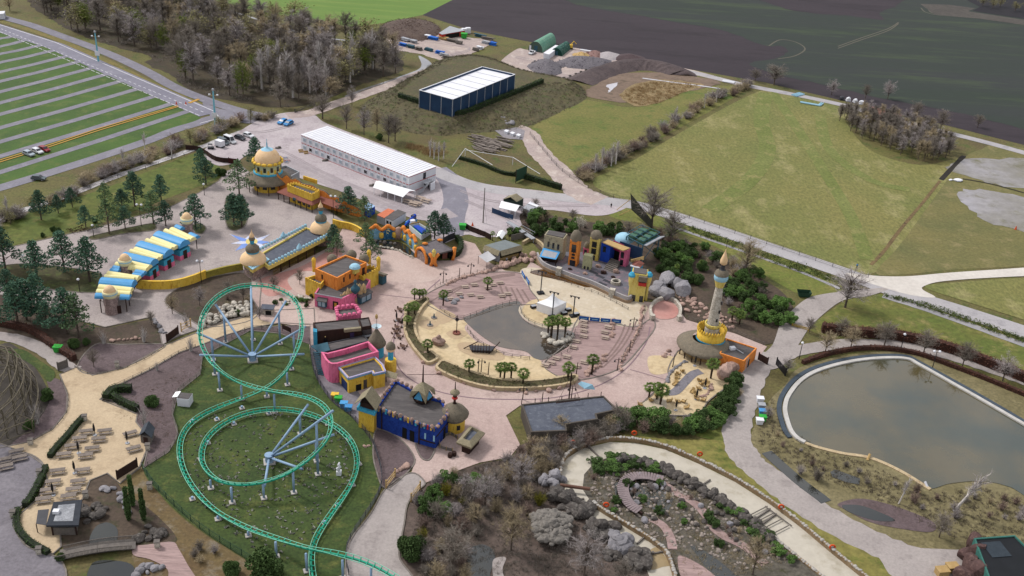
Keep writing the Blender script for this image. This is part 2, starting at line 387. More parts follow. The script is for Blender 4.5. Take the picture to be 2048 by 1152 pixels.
# gravel yard round the offices
sheet('gravel_yard',[(408,300),(470,268),(505,247),(540,232),(590,224),(628,230),(655,248),(760,288),(880,335),(960,366),(1090,383),(1180,398),(1260,404),(1240,422),(1190,432),(1090,420),(1060,440),(1010,470),(960,475),(930,470),(870,490),(850,440),(760,425),(735,400),(640,370),(560,340),(545,310),(500,308),(470,326),(430,330)],m_yard,z2)
ribbon('lane_by_offices',[(872,338),(900,362),(912,400),(905,430),(900,470)],9,m_lane,z3)
ribbon('wheel_worn_strip',[(560,318),(660,362),(760,402),(850,432),(905,425)],8,mat('worn_gravel','#a59c9f','#b0a7a8',.1,fine=.15),z3)
ribbon('estate_road',[(868,340),(900,356),(960,374),(1050,388),(1140,397),(1240,406),(1310,421),(1420,456),(1560,503),(1690,547),(1780,580),(1900,616),(2048,664),(2200,716)],[7,8.5],m_road,z3)
ribbon('curved_track',[(1200,402),(1160,386),(1135,362),(1110,335),(1085,312),(1068,288),(1058,268),(1030,254),(1005,250)],[12,7],m_dirt,z3)
sheet('sandy_fork',[(1690,548),(1760,553),(1820,553),(1900,546),(2048,536),(2200,524),(2200,548),(2048,553),(1950,558),(1880,564),(1850,572),(1845,580),(1870,596),(1800,586)],m_sandroad,z4)
sheet('lane_junction',[(1780,576),(1700,582),(1640,590),(1610,600),(1580,625),(1560,650),(1545,690),(1520,715),(1510,740),(1560,735),(1590,700),(1600,685),(1620,655),(1655,622),(1690,600),(1740,592)],m_path,z3)
ribbon('park_lane',[(1530,705),(1510,745),(1492,790),(1476,840),(1474,880),(1495,920),(1540,957),(1600,1003),(1690,1058),(1790,1105),(1870,1135),(1960,1150)],[6.5,9],m_path,z3)
sheet('lane_end_apron',[(1720,1060),(1800,1092),(1900,1100),(1960,1105),(1940,1160),(1800,1160),(1760,1120)],m_path,z4)
ribbon('pond_path',[(1560,715),(1600,701),(1680,689),(1750,688),(1820,694),(1900,712),(1980,738),(2048,762),(2150,800)],5.2,m_path,z3)
# meadows
mtm=mat('tyre_marks','#a3999c','#aaa0a2',.2,fine=.1)
for q in([(480,262),(530,262),(600,246)],[(500,300),(560,300),(640,340),(740,385),(840,425)],[(545,305),(600,330),(700,378),(800,418),(890,440)],[(920,380),(980,400),(1080,410),(1180,410)],[(930,400),(990,425),(1020,440)],[(1030,112),(1080,125),(1110,150),(1060,158)],[(1040,150),(1100,158),(1160,145),(1240,122)],[(800,75),(880,84),(940,96),(900,110)]):
    for k in(0,3.2):ribbon('tyre_mark',[(x,y+k)for x,y in q],.45,mtm,z4)
sheet('big_meadow',[(1185,362),(1260,325),(1370,260),(1500,190),(1552,180),(1620,196),(1700,222),(1690,240),(1740,300),(1840,330),(1925,318),(1880,380),(1800,490),(1750,545),(1690,538),(1560,495),(1420,448),(1310,412),(1240,398)],m_meadow,z1)
sheet('east_meadow',[(1925,318),(1960,300),(2010,290),(2200,340),(2200,520),(2048,532),(1900,540),(1820,548),(1752,546),(1800,490),(1880,380)],mat('dull_meadow','#6f6f48','#80794f',.04,c3='#8f8560',fine=.25,fscale=.9),z1)
sheet('west_meadow',[(1060,262),(1110,225),(1165,200),(1260,215),(1330,200),(1400,175),(1490,178),(1370,250),(1180,352),(1160,360),(1130,335),(1090,300)],m_meadow2,z1)
sheet('east_corner_grass',[(1850,575),(1900,566),(2048,556),(2200,550),(2200,690),(2048,640),(1940,606)],m_meadow,z2)
sheet('frosty_hollow',[(1895,335),(1930,320),(2048,318),(2200,330),(2200,400),(2048,378),(1960,362)],mat('pale_dry_mud','#a7a4a8','#8b877e',.03,c3='#77745c',fine=.15),z2,True,1.5)
sheet('frosty_hollow',[(1920,385),(1960,380),(2048,395),(2200,420),(2200,480),(2048,462),(1990,450),(1940,420)],mat('pale_dry_mud','#a7a4a8'),z2,True,1.5)
ribbon('meadow_ditch',[(1928,312),(1910,330),(1882,360)],2.0,mat('peaty_ditch','#2f2a26','#3a342c',.3),z2)
ribbon('meadow_ditch',[(1880,362),(1850,400),(1800,460),(1770,500),(1742,530)],1.3,mat('dry_ditch','#8a7754','#6b5a40',.15,c3='#4a3d2e',contrast=.9),z2)
ribbon('meadow_ditch',[(1925,358),(1980,368),(2048,386)],1.0,mat('peaty_ditch','#2f2a26'),z3)
sheet('wet_hollow',[(1170,190),(1200,165),(1235,150),(1290,145),(1370,150),(1440,165),(1400,178),(1360,186),(1310,200),(1240,205)],mat('wet_mud','#7b6a5e','#8a786a',.06,c3='#6a5d4e',fine=.2),z2,True,.8)
sheet('reed_ground',[(1240,190),(1270,168),(1330,160),(1400,168),(1400,176),(1355,190),(1310,208),(1270,212)],mat('reed_litter','#9b8868','#8d7c5e',.1,c3='#7d7250',fine=.3),z3,True,.8)
sheet('shallow_puddle',[(1212,172),(1225,168),(1236,166),(1230,175),(1222,182),(1216,186),(1218,178)],m_puddle,z4,True,.4)
ribbon('ditch_water',[(1285,157),(1330,163),(1400,172),(1440,178)],1.5,m_puddle,z4)
mgs=mat('mown_streak','#727a42','#808450',.05,c3='#928c5e',fine=.36,fscale=.9)
for q,w_,m in(([(1532,186),(1522,240),(1535,300),(1500,360),(1420,420)],7,mgs),([(1545,184),(1590,250),(1640,330),(1700,430),(1735,520)],5,mgs),([(1640,230),(1660,300),(1740,360),(1820,380)],5,mgs)):ribbon('meadow_streak',q,w_,m,z2)
# verge, hedge strip and ditch along the estate road
sheet('road_verge',[(1215,425),(1260,408),(1330,432),(1450,474),(1600,530),(1680,566),(1660,600),(1590,585),(1480,520),(1400,480),(1300,450),(1240,440)],mat('verge_grass','#6f7a38','#7d7c45',.1,c3='#8a8450',fine=.3),z1)
ribbon('ditch_water',[(1340,452),(1420,480),(1500,508),(1600,544),(1680,578)],1.5,m_ditch,z2)
ribbon('ditch_water',[(1766,592),(1830,612),(1900,636),(2048,690),(2200,745)],3.0,m_ditch,z2)
sheet('green_bank',[(1620,660),(1655,626),(1700,598),(1760,588),(1850,612),(2048,682),(2200,740),(2200,790),(2048,745),(1900,700),(1800,682),(1700,680)],mat('bank_grass','#657036','#77743f',.07,c3='#8f8558',fine=.3),z1)
# entrance forecourt and pine lawn
sheet('pine_lawn',[(-200,520),(0,450),(60,425),(200,380),(330,330),(400,305),(445,340),(446,352),(390,376),(300,410),(200,448),(110,470),(30,490),(-200,560)],mat('pine_lawn_grass','#5b6a30','#6b7038',.06,c3='#7c7846',fine=.3),z1)
sheet('forecourt',[(-100,520),(40,491),(110,475),(180,460),(250,440),(340,415),(400,385),(438,362),(450,345),(480,330),(505,350),(600,392),(650,418),(692,445),(640,470),(560,520),(505,550),(500,590),(520,625),(420,652),(360,672),(325,690),(316,650),(300,635),(210,655),(150,640),(100,615),(0,590),(-100,590)],m_cobble,z2,False)
sheet('tree_island',[(-60,545),(20,530),(80,530),(150,538),(200,548),(205,560),(198,585),(120,582),(60,572),(0,565),(-60,560)],mat('island_grass','#4a5230','#5a5238',.12,c3='#64703a',fine=.35),z3)
sheet('tree_island',[(180,474),(230,462),(300,448),(312,452),(305,462),(250,468),(190,480)],mat('island_grass','#4a5230'),z3)
sheet('tree_island',[(452,398),(470,392),(490,400),(495,430),(490,452),(470,462),(455,455),(450,430)],mat('island_grass','#4a5230'),z3)
sheet('tree_island',[(385,452),(400,448),(412,456),(405,468),(390,466)],mat('island_grass','#4a5230'),z3)
sheet('planting_bed',[(1040,440),(1060,425),(1150,440),(1250,455),(1330,470),(1420,500),(1500,545),(1570,590),(1590,648),(1535,690),(1470,668),(1372,640),(1345,600),(1300,600),(1240,590),(1090,510)],m_bed,z2)
sheet('planting_bed',[(-100,600),(0,590),(90,612),(150,640),(210,655),(300,640),(318,660),(325,695),(300,712),(250,735),(185,750),(155,733),(100,700),(40,680),(-100,660)],m_bed,z1)
sheet('mulch_bed',[(155,733),(190,690),(240,690),(330,690),(300,712),(250,735),(185,750)],m_mulch,z2)
sheet('gate_garden',[(330,600),(400,560),(510,548),(520,600),(505,640),(420,655),(380,640)],m_bed,z3)
ribbon('grey_side_path',[(-80,665),(0,673),(45,682),(95,705),(125,730),(150,742)],4.2,m_path,z3)
# central plaza
PL=[(505,552),(600,525),(665,492),(690,450),(722,466),(738,490),(800,500),(850,522),(905,522),(922,480),(950,488),(972,522),(1010,542),(1046,546),(1062,524),(1090,540),(1140,560),(1250,600),(1310,606),(1345,600),(1372,640),(1410,652),(1470,668),(1534,694),(1520,712),(1440,720),(1370,745),(1330,765),(1290,800),(1262,840),(1230,815),(1180,800),(1040,812),(1012,832),(1040,890),(1020,915),(960,926),(880,955),(850,967),(822,948),(832,920),(800,885),(720,850),(700,800),(620,700),(610,640),(560,640),(505,640),(520,620),(500,590)]
sheet('plaza',PL,m_pink,z3,False)
sheet('plaza_circle',[(752,512),(800,494),(860,515),(888,535),(870,560),(820,568),(770,560),(742,540)],m_pinkb,z4)
sheet('plaza_circle',[(575,562),(600,545),(640,545),(660,560),(640,585),(600,590)],m_pinkb,z4)
sheet('dark_paving_fan',[(520,560),(600,535),(660,500),(680,500),(680,520),(620,560),(560,590),(530,590)],m_pinkd,z4-.02)
RING=[(880,560),(835,600),(800,640),(787,690),(800,740),(850,775),(930,795),(1020,800),(1110,796),(1190,775),(1250,740),(1290,690),(1300,655)]
ribbon('drain_line',RING,.35,mat('drain_slot','#8f7a80'),z5)
for q in([(760,590),(850,600)],[(800,760),(770,800)],[(1080,800),(1085,830)],[(870,780),(840,830)],[(1260,740),(1330,760)]):ribbon('paving_joint',q,.25,mat('drain_slot','#8f7a80'),z5)
# island in the middle
sheet('deck_terrace',[(845,600),(880,575),(940,553),(1000,545),(1045,550),(1060,580),(1075,608),(1010,612),(960,630),(915,640),(880,625)],m_deck,z4)
sheet('lower_terrace',[(1155,640),(1175,635),(1265,655),(1300,640),(1310,655),(1285,690),(1235,740),(1150,762),(1100,745),(1090,725),(1130,690)],m_deck,z4)
sheet('sand_lagoon',[(825,612),(850,602),(885,625),(915,642),(960,632),(940,645),(930,660),(960,690),(1010,712),(1070,716),(1100,745),(1120,758),(1000,762),(930,750),(880,728),(850,710),(825,680),(815,650)],m_pool,z5)
sheet('island_sand',[(1040,545),(1062,536),(1110,545),(1180,565),(1240,590),(1290,610),(1290,628),(1262,655),(1170,640),(1150,655),(1100,660),(1050,640),(1038,615),(1075,608),(1060,580)],m_poolw,z5)
sheet('island_sand',[(1044,620),(1070,600),(1130,605),(1160,628),(1150,645),(1100,652),(1056,640)],m_pool,z5+.03)
sheet('lagoon_water',[(928,637),(958,626),(987,613),(1038,604),(1037,624),(1053,644),(1092,658),(1143,664),(1148,680),(1134,696),(1092,719),(1069,718),(1050,704),(1000,695),(968,677),(937,651)],m_pool_w,z6)
sheet('lagoon_water',[(1060,545),(1090,540),(1130,552),(1180,570),(1175,576),(1120,562),(1075,552)],m_brown_w,z6)
for c in([(870,630),(885,620),(912,634),(882,650)],[(840,644),(858,640),(880,648),(862,660),(842,655)],[(892,668),(915,660),(936,668),(912,680)],[(915,690),(935,686),(975,690),(1008,712),(1000,722),(960,718),(925,706)]):sheet('rubber_play_floor',c,m_poolg,z6)
sheet('sand_strip',[(1296,716),(1320,712),(1348,716),(1345,740),(1320,750),(1300,745)],m_pool,z4)
sheet('beach_bar_sand',[(1348,716),(1372,700),(1480,722),(1470,760),(1420,800),(1390,830),(1310,830),(1262,826),(1300,795),(1335,760),(1336,740)],m_pool,z5)
sheet('grey_sand',[(1262,822),(1300,800),(1330,800),(1330,826),(1310,822)],m_poolw,z6)
sheet('pink_lookout',[(1302,620),(1318,604),(1340,604),(1356,620),(1350,636),(1325,640),(1308,634)],m_pinkd,z6)
# sand and gravel walks at the lower left
sheet('sand_walk',[(628,618),(540,622),(500,632),(420,656),(330,692),(250,737),(185,752),(155,735),(120,750),(135,790),(133,825),(105,860),(60,885),(-40,905),(-40,930),(60,912),(86,930),(95,960),(75,1000),(40,1030),(30,1060),(50,1085),(75,1100),(105,1110),(122,1095),(120,1040),(165,1000),(180,962),(215,948),(240,968),(278,938),(292,905),(300,880),(272,845),(275,830),(225,806),(200,800),(230,775),(300,741),(360,706),(400,692),(450,672),(500,657),(560,647),(630,650)],m_sand,z4,False)
sheet('pink_side_walk',[(520,622),(580,612),(630,618),(630,652),(560,648),(520,640)],m_pinkb,z5)
sheet('asphalt_walk',[(-40,900),(45,906),(80,922),(88,945),(70,985),(40,1020),(28,1050),(45,1085),(70,1102),(122,1122),(118,1170),(-40,1170)],m_grav,z5)
sheet('pink_walk',[(268,1095),(300,1090),(345,1085),(358,1100),(375,1130),(395,1170),(340,1170),(335,1140),(300,1120),(268,1112)],m_deck,z4)
sheet('gravel_walk',[(822,947),(850,967),(832,985),(815,1010),(808,1050),(800,1090),(800,1120),(825,1170),(705,1170),(692,1120),(702,1080),(742,1028),(772,978)],m_path,z4)
sheet('lawn',[(560,668),(500,662),(430,700),(405,715),(400,750),(357,785),(345,830),(356,870),(337,905),(287,938),(330,1000),(400,1060),(512,1132),(560,1165),(700,1170),(692,1120),(700,1078),(750,1004),(764,960),(750,905),(735,870),(700,830),(660,800),(628,745),(620,690)],m_lawn,z2)
sheet('mulch_bed',[(200,800),(230,775),(300,741),(360,706),(400,692),(450,672),(500,657),(620,650),(620,690),(560,668),(500,662),(430,700),(405,715),(400,750),(357,785),(345,830),(356,870),(337,905),(287,938),(300,880),(272,845),(275,830)],m_mulch,z3,False)
sheet('mulch_bed',[(755,860),(800,880),(828,915),(820,940),(772,978),(752,940),(746,900)],m_mulch,z4)
sheet('bare_slope',[(215,945),(285,935),(330,1003),(400,1063),(512,1135),(545,1170),(300,1170),(270,1130),(270,1095),(345,1085),(350,1070),(300,1020),(250,1000)],m_brown,z1)
sheet('rockery_soil',[(120,1040),(165,1000),(180,960),(215,945),(250,985),(300,1020),(350,1070),(345,1088),(300,1090),(268,1095),(140,1110)],m_bed,z2)
sheet('coaster_gravel',[(-80,760),(0,690),(40,700),(80,750),(100,800),(85,850),(60,880),(0,900),(-80,900)],mat('coaster_ground','#4c4640','#56504a',.1,fine=.3),z2)
sheet('left_mulch',[(122,762),(135,790),(133,825),(105,860),(60,885),(20,892),(70,850),(100,800),(95,760)],m_mulch,z3)
sheet('green_strip',[(0,700),(45,700),(80,722),(110,745),(98,765),(70,735),(30,712)],m_lawn,z3)
sheet('service_paving',[(625,690),(690,770),(720,790),(722,850),(700,830),(660,800),(628,745)],m_grav,z4)
# lower right
sheet('garden_soil',[(805,1052),(830,985),(852,968),(880,956),(960,928),(1022,916),(1042,890),(1100,880),(1140,905),(1118,950),(1122,985),(1185,1045),(1250,1085),(1285,1120),(1300,1170),(825,1170),(800,1120)],mat('garden_mulch','#62564f','#70635c',.1,c3='#4a4238',fine=.35),z1)
sheet('channel_floor',[(1305,1170),(1285,1120),(1250,1085),(1190,1045),(1150,1015),(1122,985),(1118,950),(1130,920),(1165,898),(1220,885),(1270,887),(1330,900),(1400,930),(1470,965),(1540,1010),(1600,1055),(1660,1105),(1740,1170),(1665,1170),(1590,1110),(1540,1070),(1480,1025),(1420,980),(1340,940),(1280,918),(1230,912),(1190,925),(1168,950),(1165,980),(1185,1010),(1210,1028),(1260,1058),(1310,1090),(1335,1115),(1352,1170)],m_conc,z3,False)
sheet('wet_floor',[(1292,1112),(1310,1096),(1325,1108),(1340,1130),(1325,1135),(1300,1140)],m_wetc,z4)
sheet('channel_island',[(1168,950),(1190,925),(1230,912),(1280,918),(1340,940),(1420,980),(1480,1025),(1540,1070),(1590,1110),(1665,1170),(1352,1170),(1335,1115),(1310,1090),(1260,1058),(1210,1028),(1185,1010),(1165,980)],mat('island_soil','#605a50','#6f6a62',.12,c3='#4a4a30',fine=.4),z2)
sheet('canyon_water',[(1228,975),(1245,960),(1290,955),(1330,975),(1345,1000),(1330,1025),(1290,1015),(1270,1030),(1240,1005)],m_dark_w,z3)
sheet('canyon_water',[(1380,1090),(1420,1110),(1470,1150),(1480,1170),(1440,1170),(1400,1120)],m_dark_w,z3)
sheet('pink_walk',[(1355,1116),(1380,1120),(1420,1145),(1440,1170),(1372,1170)],m_deck,z4)
sheet('bank_slope',[(1140,905),(1165,888),(1250,870),(1340,880),(1440,880),(1476,905),(1540,962),(1600,1008),(1690,1064),(1790,1125),(1800,1170),(1740,1170),(1660,1105),(1600,1055),(1540,1010),(1470,965),(1400,930),(1330,900),(1270,887),(1220,885),(1165,898)],mat('bank_slope_grass','#7f7a44','#8b8450',.06,c3='#5f6a30',fine=.3),z2,False)
sheet('lawn_slope',[(1440,850),(1478,790),(1492,760),(1476,840),(1474,885),(1440,882),(1390,870)],mat('bank_grass','#657036'),z2)
sheet('pond_bank',[(1540,800),(1570,770),(1600,735),(1700,710),(1800,704),(1900,725),(2048,790),(2200,850),(2200,1080),(1960,1100),(1800,1090),(1690,1045),(1600,990),(1545,940),(1500,900),(1510,850)],m_straw,z1)
sheet('pond_water',[(1573,835),(1571,812),(1580,790),(1604,762),(1640,742),(1700,726),(1760,719),(1810,720),(1836,732),(1900,768),(1960,802),(2048,852),(2200,940),(2200,1100),(2048,992),(2010,972),(1960,963),(1900,968),(1860,978),(1830,960),(1800,940),(1740,915),(1680,905),(1620,888),(1588,868)],m_pond,z3)
ribbon('muddy_ditch',[(1533,905),(1560,930),(1600,965),(1640,995),(1652,1005)],3.0,m_dark_w,z3)
sheet('mud_hollow',[(1676,1008),(1720,998),(1780,1010),(1850,1036),(1872,1052),(1860,1065),(1800,1058),(1740,1045),(1690,1020)],m_mulch,z2)
sheet('mud_pool',[(1684,1012),(1720,1012),(1760,1026),(1790,1042),(1750,1042),(1700,1026)],m_dark_w,z3)
sheet('small_basin',[(1660,945),(1670,940),(1720,958),(1718,970),(1690,965),(1665,955)],m_dark_w,z3,False)
sheet('rock_pond',[(178,1090),(182,1070),(195,1052),(215,1046),(232,1055),(236,1070),(230,1090),(205,1100),(178,1100)],m_dark_w,z3)
sheet('rock_pond',[(180,1135),(200,1122),(250,1125),(270,1140),(262,1170),(180,1170)],m_dark_w,z3)
sheet('garden_pond',[(935,1110),(945,1095),(965,1090),(985,1100),(990,1120),(980,1150),(985,1170),(930,1170)],m_dark_w,z3)
sheet('garden_walk',[(985,1125),(1000,1115),(1012,1118),(1005,1140),(1010,1170),(990,1170)],m_path,z3)
# ------------------------------------------------------------ plants: a few grown models of each kind, copied with their parts
m_bark=mat('bark','#74685f','#60554d',1.2,rand=.15)
m_twig=mat('bare_twigs','#8b837a','#999087',.3,rand=.22,fine=.2)
m_twig_red=mat('red_twigs','#8f7c74','#9b887d',.3,rand=.2)
m_twig_tan=mat('tan_twigs','#b0a085','#bcae92',.3,rand=.2)
m_twig_grey=mat('grey_twigs','#aaa19f','#b5adab',.3,rand=.2)
m_birch=mat('birch_bark','#dcd6d2','#c0b9b4',1.5,c3='#857e78',rand=.1)
m_bud=mat('spring_leaves','#6c7a35','#7f8a40',.5,rand=.25)
m_pale_bud=mat('pale_catkins','#a09a72','#8f8a60',.5,rand=.2)
m_needle=mat('pine_needles','#4c6a5a','#597a64',.6,c3='#6c8058',rand=.22,fine=.35)
m_needle2=mat('green_needles','#566e50','#647b56',.6,c3='#72855a',rand=.2,fine=.35)
m_leafd=mat('dark_evergreen_leaves','#4c6138','#5a7040',.8,c3='#4a6030',rand=.25,fine=.4)
m_leafm=mat('evergreen_leaves','#66834a','#738f50',.8,c3='#5f7d3d',rand=.22,fine=.4)
m_hedge=mat('clipped_hedge_leaves','#43592f','#52693a',.8,rand=.1,fine=.4)
m_beech=mat('brown_beech_leaves','#6a473c','#7a5546',.8,rand=.1,fine=.35)
m_yel=mat('yellow_twigs','#8a8434','#77742c',.5,rand=.15)
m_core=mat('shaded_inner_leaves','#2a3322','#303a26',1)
m_palmt=mat('palm_trunk_fibre','#5b4a3c','#4c3f34',2)
m_palm=mat('palm_fronds','#566a34','#6a7c3c',1,rand=.2,c3='#868f4a')
m_blossom=mat('white_blossom','#c9c2b8','#b8b09f',.6,rand=.1)
def rv(r,up=0.0):
    while True:
        v=Vector((r.uniform(-1,1),r.uniform(-1,1),r.uniform(-1,1)))
        if .1<v.length<=1:break
    v.normalize();v.z+=up;return v.normalized()
def twigtri(mb,p,d,L,wd,r):
    s=d.cross(rv(r));s=s.normalized()*wd if s.length>1e-4 else Vector((wd,0,0))
    o=len(mb.v);mb.v+=[p-s,p+s,p+d*L];mb.f.append((o,o+1,o+2))
def leafquad(mb,p,sz,r,up=.3):
    n=rv(r,up);a=n.orthogonal().normalized();b=n.cross(a);t=r.uniform(0,6.28)
    a,b=a*math.cos(t)+b*math.sin(t),b*math.cos(t)-a*math.sin(t)
    o=len(mb.v);k=r.uniform(.6,1.3)*sz
    mb.v+=[p-a*k*.5,p+b*k*.35,p+a*k*.6,p-b*k*.35];mb.f.append((o,o+1,o+2,o+3))
def grow_leafy(seed,H,blobs,n,sz,trunk=.15,flat=.75):
    """evergreen crown out of leaf clumps on limbs: blobs is a list of (x,y,z,r) in units of height"""
    r=random.Random(seed);wood,leaf=MB(),MB()
    top=max(b[2]for b in blobs)*H
    wood.tube([Vector((0,0,-.2)),Vector((r.uniform(-.1,.1),0,top*.5)),Vector((r.uniform(-.2,.2),r.uniform(-.2,.2),top))],[trunk,trunk*.75,trunk*.25],6,False)
    for(x,y,z,q)in blobs:
        c=Vector((x*H,y*H,z*H));wood.tube([Vector((0,0,max(.1,c.z-.35*abs(c.xy.length)-.1))),c*.6+Vector((0,0,c.z*.38)),c],[trunk*.4,trunk*.3,trunk*.12],3,False)
        k=max(8,int(n*q*q*40))
        for j in range(k):
            v=rv(r)*r.uniform(.55,1.0)**.6;p=c+Vector((v.x*q*H,v.y*q*H,v.z*q*H*flat));leafquad(leaf,p,sz,r)
    return wood,leaf
def proto(name,wood,crown,mw,mc,core=None):
    a=wood.mesh(name+'_trunk',mw,smooth=True)if wood else None
    return(name,a,crown.mesh(name+'_crown',mc))
def pine_blobs(seed,n=26,base=.22,wid=.26):
    r=random.Random(seed);o=[]
    for i in range(n):
        z=base+(1-base)*((i+.5)/n)**.85;a=i*2.4+r.uniform(-.4,.4)
        rr=wid*(1.05-((z-base)/(1-base))**1.6)*r.uniform(.45,1.0)
        o.append((math.cos(a)*rr,math.sin(a)*rr,z*.93,r.uniform(.085,.13)*(1.15-.5*z)))
    o.append((0,0,.95,.07));return o
def blob_cloud(seed,n,rx,z0,z1,q):
    r=random.Random(seed);o=[]
    for i in range(n):
        a=r.uniform(0,6.283);s=r.random()**.5;z=r.uniform(z0,z1);k=math.sin(math.pi*min(1,max(.12,(z-z0*.3)/(z1*1.12))))
        o.append((math.cos(a)*rx*s*k,math.sin(a)*rx*s*k,z,r.uniform(q*.7,q*1.3)))
    return o
PR={}
def reg(kind,lst):PR[kind]=lst
def grow_crown(seed,H,rx,rz,cz,npts=60,tw=22,tl=1.3,wd=.03,trunk=.2,multi=0,low=.25,rad=.05):
    """bare crown filling a rounded envelope: limbs to points of the envelope, fine twigs along them"""
    r=random.Random(seed);wood,fine=MB(),MB();C=Vector((0,0,cz*H))
    bases=[Vector((0,0,0))]if not multi else[Vector((math.cos(6.283*k/multi)*.3,math.sin(6.283*k/multi)*.3,-.1))for k in range(multi)]
    if not multi:wood.tube([Vector((0,0,-.3)),Vector((r.uniform(-.1,.1)*H*.1,r.uniform(-.1,.1)*H*.1,H*low*1.2)),Vector((r.uniform(-.3,.3),r.uniform(-.3,.3),H*(cz+rz*.55)))],[trunk*1.2,trunk*.85,trunk*.2],6,False)
    for i in range(npts):
        v=rv(r,.15);k=r.uniform(.55,1.0)if i%3 else r.uniform(.25,.7)
        lump=1+.16*math.sin(seed+v.x*5)*math.cos(seed*2+v.y*5)
        e=C+Vector((v.x*rx,v.y*rx,v.z*rz))*H*k*lump
        if e.z<H*.06:e.z=H*r.uniform(.06,.2)
        if multi:s=r.choice(bases)
        else:s=Vector((0,0,min(e.z*.8,max(H*low,e.z-.75*e.xy.length-.05*H))))
        m=s.lerp(e,.5)+Vector((0,0,.06*H if not multi else .0))+rv(r)*.03*H
        if multi:m=Vector((s.x+(e.x-s.x)*.35,s.y+(e.y-s.y)*.35,s.z+(e.z-s.z)*.55))
        wood.tube([s,m,e],[rad*H*.1*r.uniform(.7,1.2),rad*H*.07,.012*H*.1],3,False)
        for j in range(tw):
            t=r.uniform(.3,1.0);p=s.lerp(m,t*2)if t<.5 else m.lerp(e,t*2-1)
            d=((e-m).normalized()*.7+rv(r)*.9+Vector((0,0,.25))).normalized()
            twigtri(fine,p,d,tl*r.uniform(.5,1.2),wd,r)
    return wood,fine
reg('bare',[proto('bare_tree',*grow_crown(s,10,.46,.40,.60,90,22,1.35,.028,.2),m_bark,t)for s,t in((1,m_twig),(2,m_twig),(3,m_twig_tan),(4,m_twig_grey))])
reg('tall',[proto('bare_tree',*grow_crown(s,12,.2,.42,.57,70,20,1.2,.03,.14),m_bark,t)for s,t in((11,m_twig),(12,m_twig_grey),(13,m_twig),(14,m_twig_tan))])
reg('birch',[proto('birch',*grow_crown(s,12,.15,.34,.62,46,15,1.0,.022,.28,0,.35,.09),m_birch,m_twig_grey)for s in(21,22,23)])
reg('stem_birch',[proto('birch',*grow_crown(s,5.5,.3,.36,.6,34,10,.7,.014,.1,7,.2,.12),m_birch,m_twig_grey)for s in(31,32)])
reg('bush',[proto('bare_shrub',*grow_crown(s,3.2,.48,.48,.5,60,22,.7,.018,.05,9,.2,.08),m_bark,t)for s,t in((41,m_twig),(42,m_twig_tan),(43,m_twig_red),(44,m_twig_grey))])
reg('yellow',[proto('yellow_shrub',*grow_crown(51,2.6,.45,.45,.5,60,20,.7,.02,.05,9,.2,.08),m_yel,m_yel)])
def budding(seed,m,n=420):
    w,f=grow_crown(seed,10,.36,.42,.57,60,14,1.2,.03,.18);r=random.Random(seed)
    tips=[f.v[i]for i in range(2,len(f.v),3)]
    l=MB()
    for i in range(n*3):leafquad(l,r.choice(tips)+rv(r)*.25,.34,r)
    for q in range(0,len(f.f),2):l.add([f.v[i]for i in f.f[q]],[(0,1,2)])
    return proto('budding_tree',w,l,m_bark,m)
reg('bud',[budding(61,m_bud),budding(62,m_bud)]);reg('catkin',[budding(63,m_pale_bud,260),budding(64,m_pale_bud,200)])
reg('blossom',[budding(65,m_blossom,500)])
reg('pine',[proto('pine_tree',*grow_leafy(s,8.5,pine_blobs(s,30,.26,w),230,.3,.17,.6),m_bark,m_needle)for s,w in((71,.27),(72,.31),(73,.24))])
reg('lightpine',[proto('pine_tree',*grow_leafy(s,8.5,pine_blobs(s,24,.28,.27),170,.3,.15,.6),m_bark,m_needle2)for s in(75,76)])
reg('cypress',[proto('cypress',*grow_leafy(s,7,[(0,0,.06+.88*i/13,(.075 if 1<i<9 else .055))for i in range(14)],900,.3,.1,1.1),m_bark,m_leafd)for s in(81,82)])
reg('evergreen',[proto('evergreen_shrub',*grow_leafy(s,3,blob_cloud(s,24,.6,.12,.85,.17),130,.25,.06,.9),m_bark,m)for s,m in((91,m_leafd),(92,m_leafm),(93,m_leafd),(94,m_leafm))])
reg('ball',[proto('evergreen_shrub',*grow_leafy(s,3,blob_cloud(s,14,.42,.2,.75,.24),170,.22,.06,.95),m_bark,m_leafd)for s in(97,98)])
def grow_palm(seed,H):
    r=random.Random(seed);t,l=MB(),MB()
    t.tube([Vector((0,0,-.1)),Vector((.05,0,H*.5)),Vector((r.uniform(-.15,.15),0,H))],[.17,.2,.26],7)
    top=Vector((0,0,H))
    for i in range(24):
        a=i*2.39996;e=math.radians(70-115*(i/24));d=Vector((math.cos(a)*math.cos(e),math.sin(a)*math.cos(e),math.sin(e)))
        L=r.uniform(.75,1.0);b=top+d*L*.8;s=d.cross(Vector((0,0,1)));s=s.normalized()if s.length>.01 else Vector((1,0,0));u=s.cross(d)
        twigtri(l,top,d,L,.03,r)
        for k in range(9):
            f=(k-4)/4*1.25;dd=d*math.cos(f)+s*math.sin(f)*.95-Vector((0,0,.25))*abs(math.sin(f));w_=(s*math.cos(f)-d*math.sin(f))*.075
            o=len(l.v);tip=b+dd*L*.85-Vector((0,0,.22));l.v+=[b,b+dd*L*.45+w_,tip,b+dd*L*.45-w_];l.f.append((o,o+1,o+2,o+3))
    return proto('palm_tree',t,l,m_palmt,m_palm)
reg('palm',[grow_palm(101,4.2),grow_palm(102,3.6)])
PLANT_H={k:max(v.co.z for v in PR[k][0][2].vertices)for k in PR}
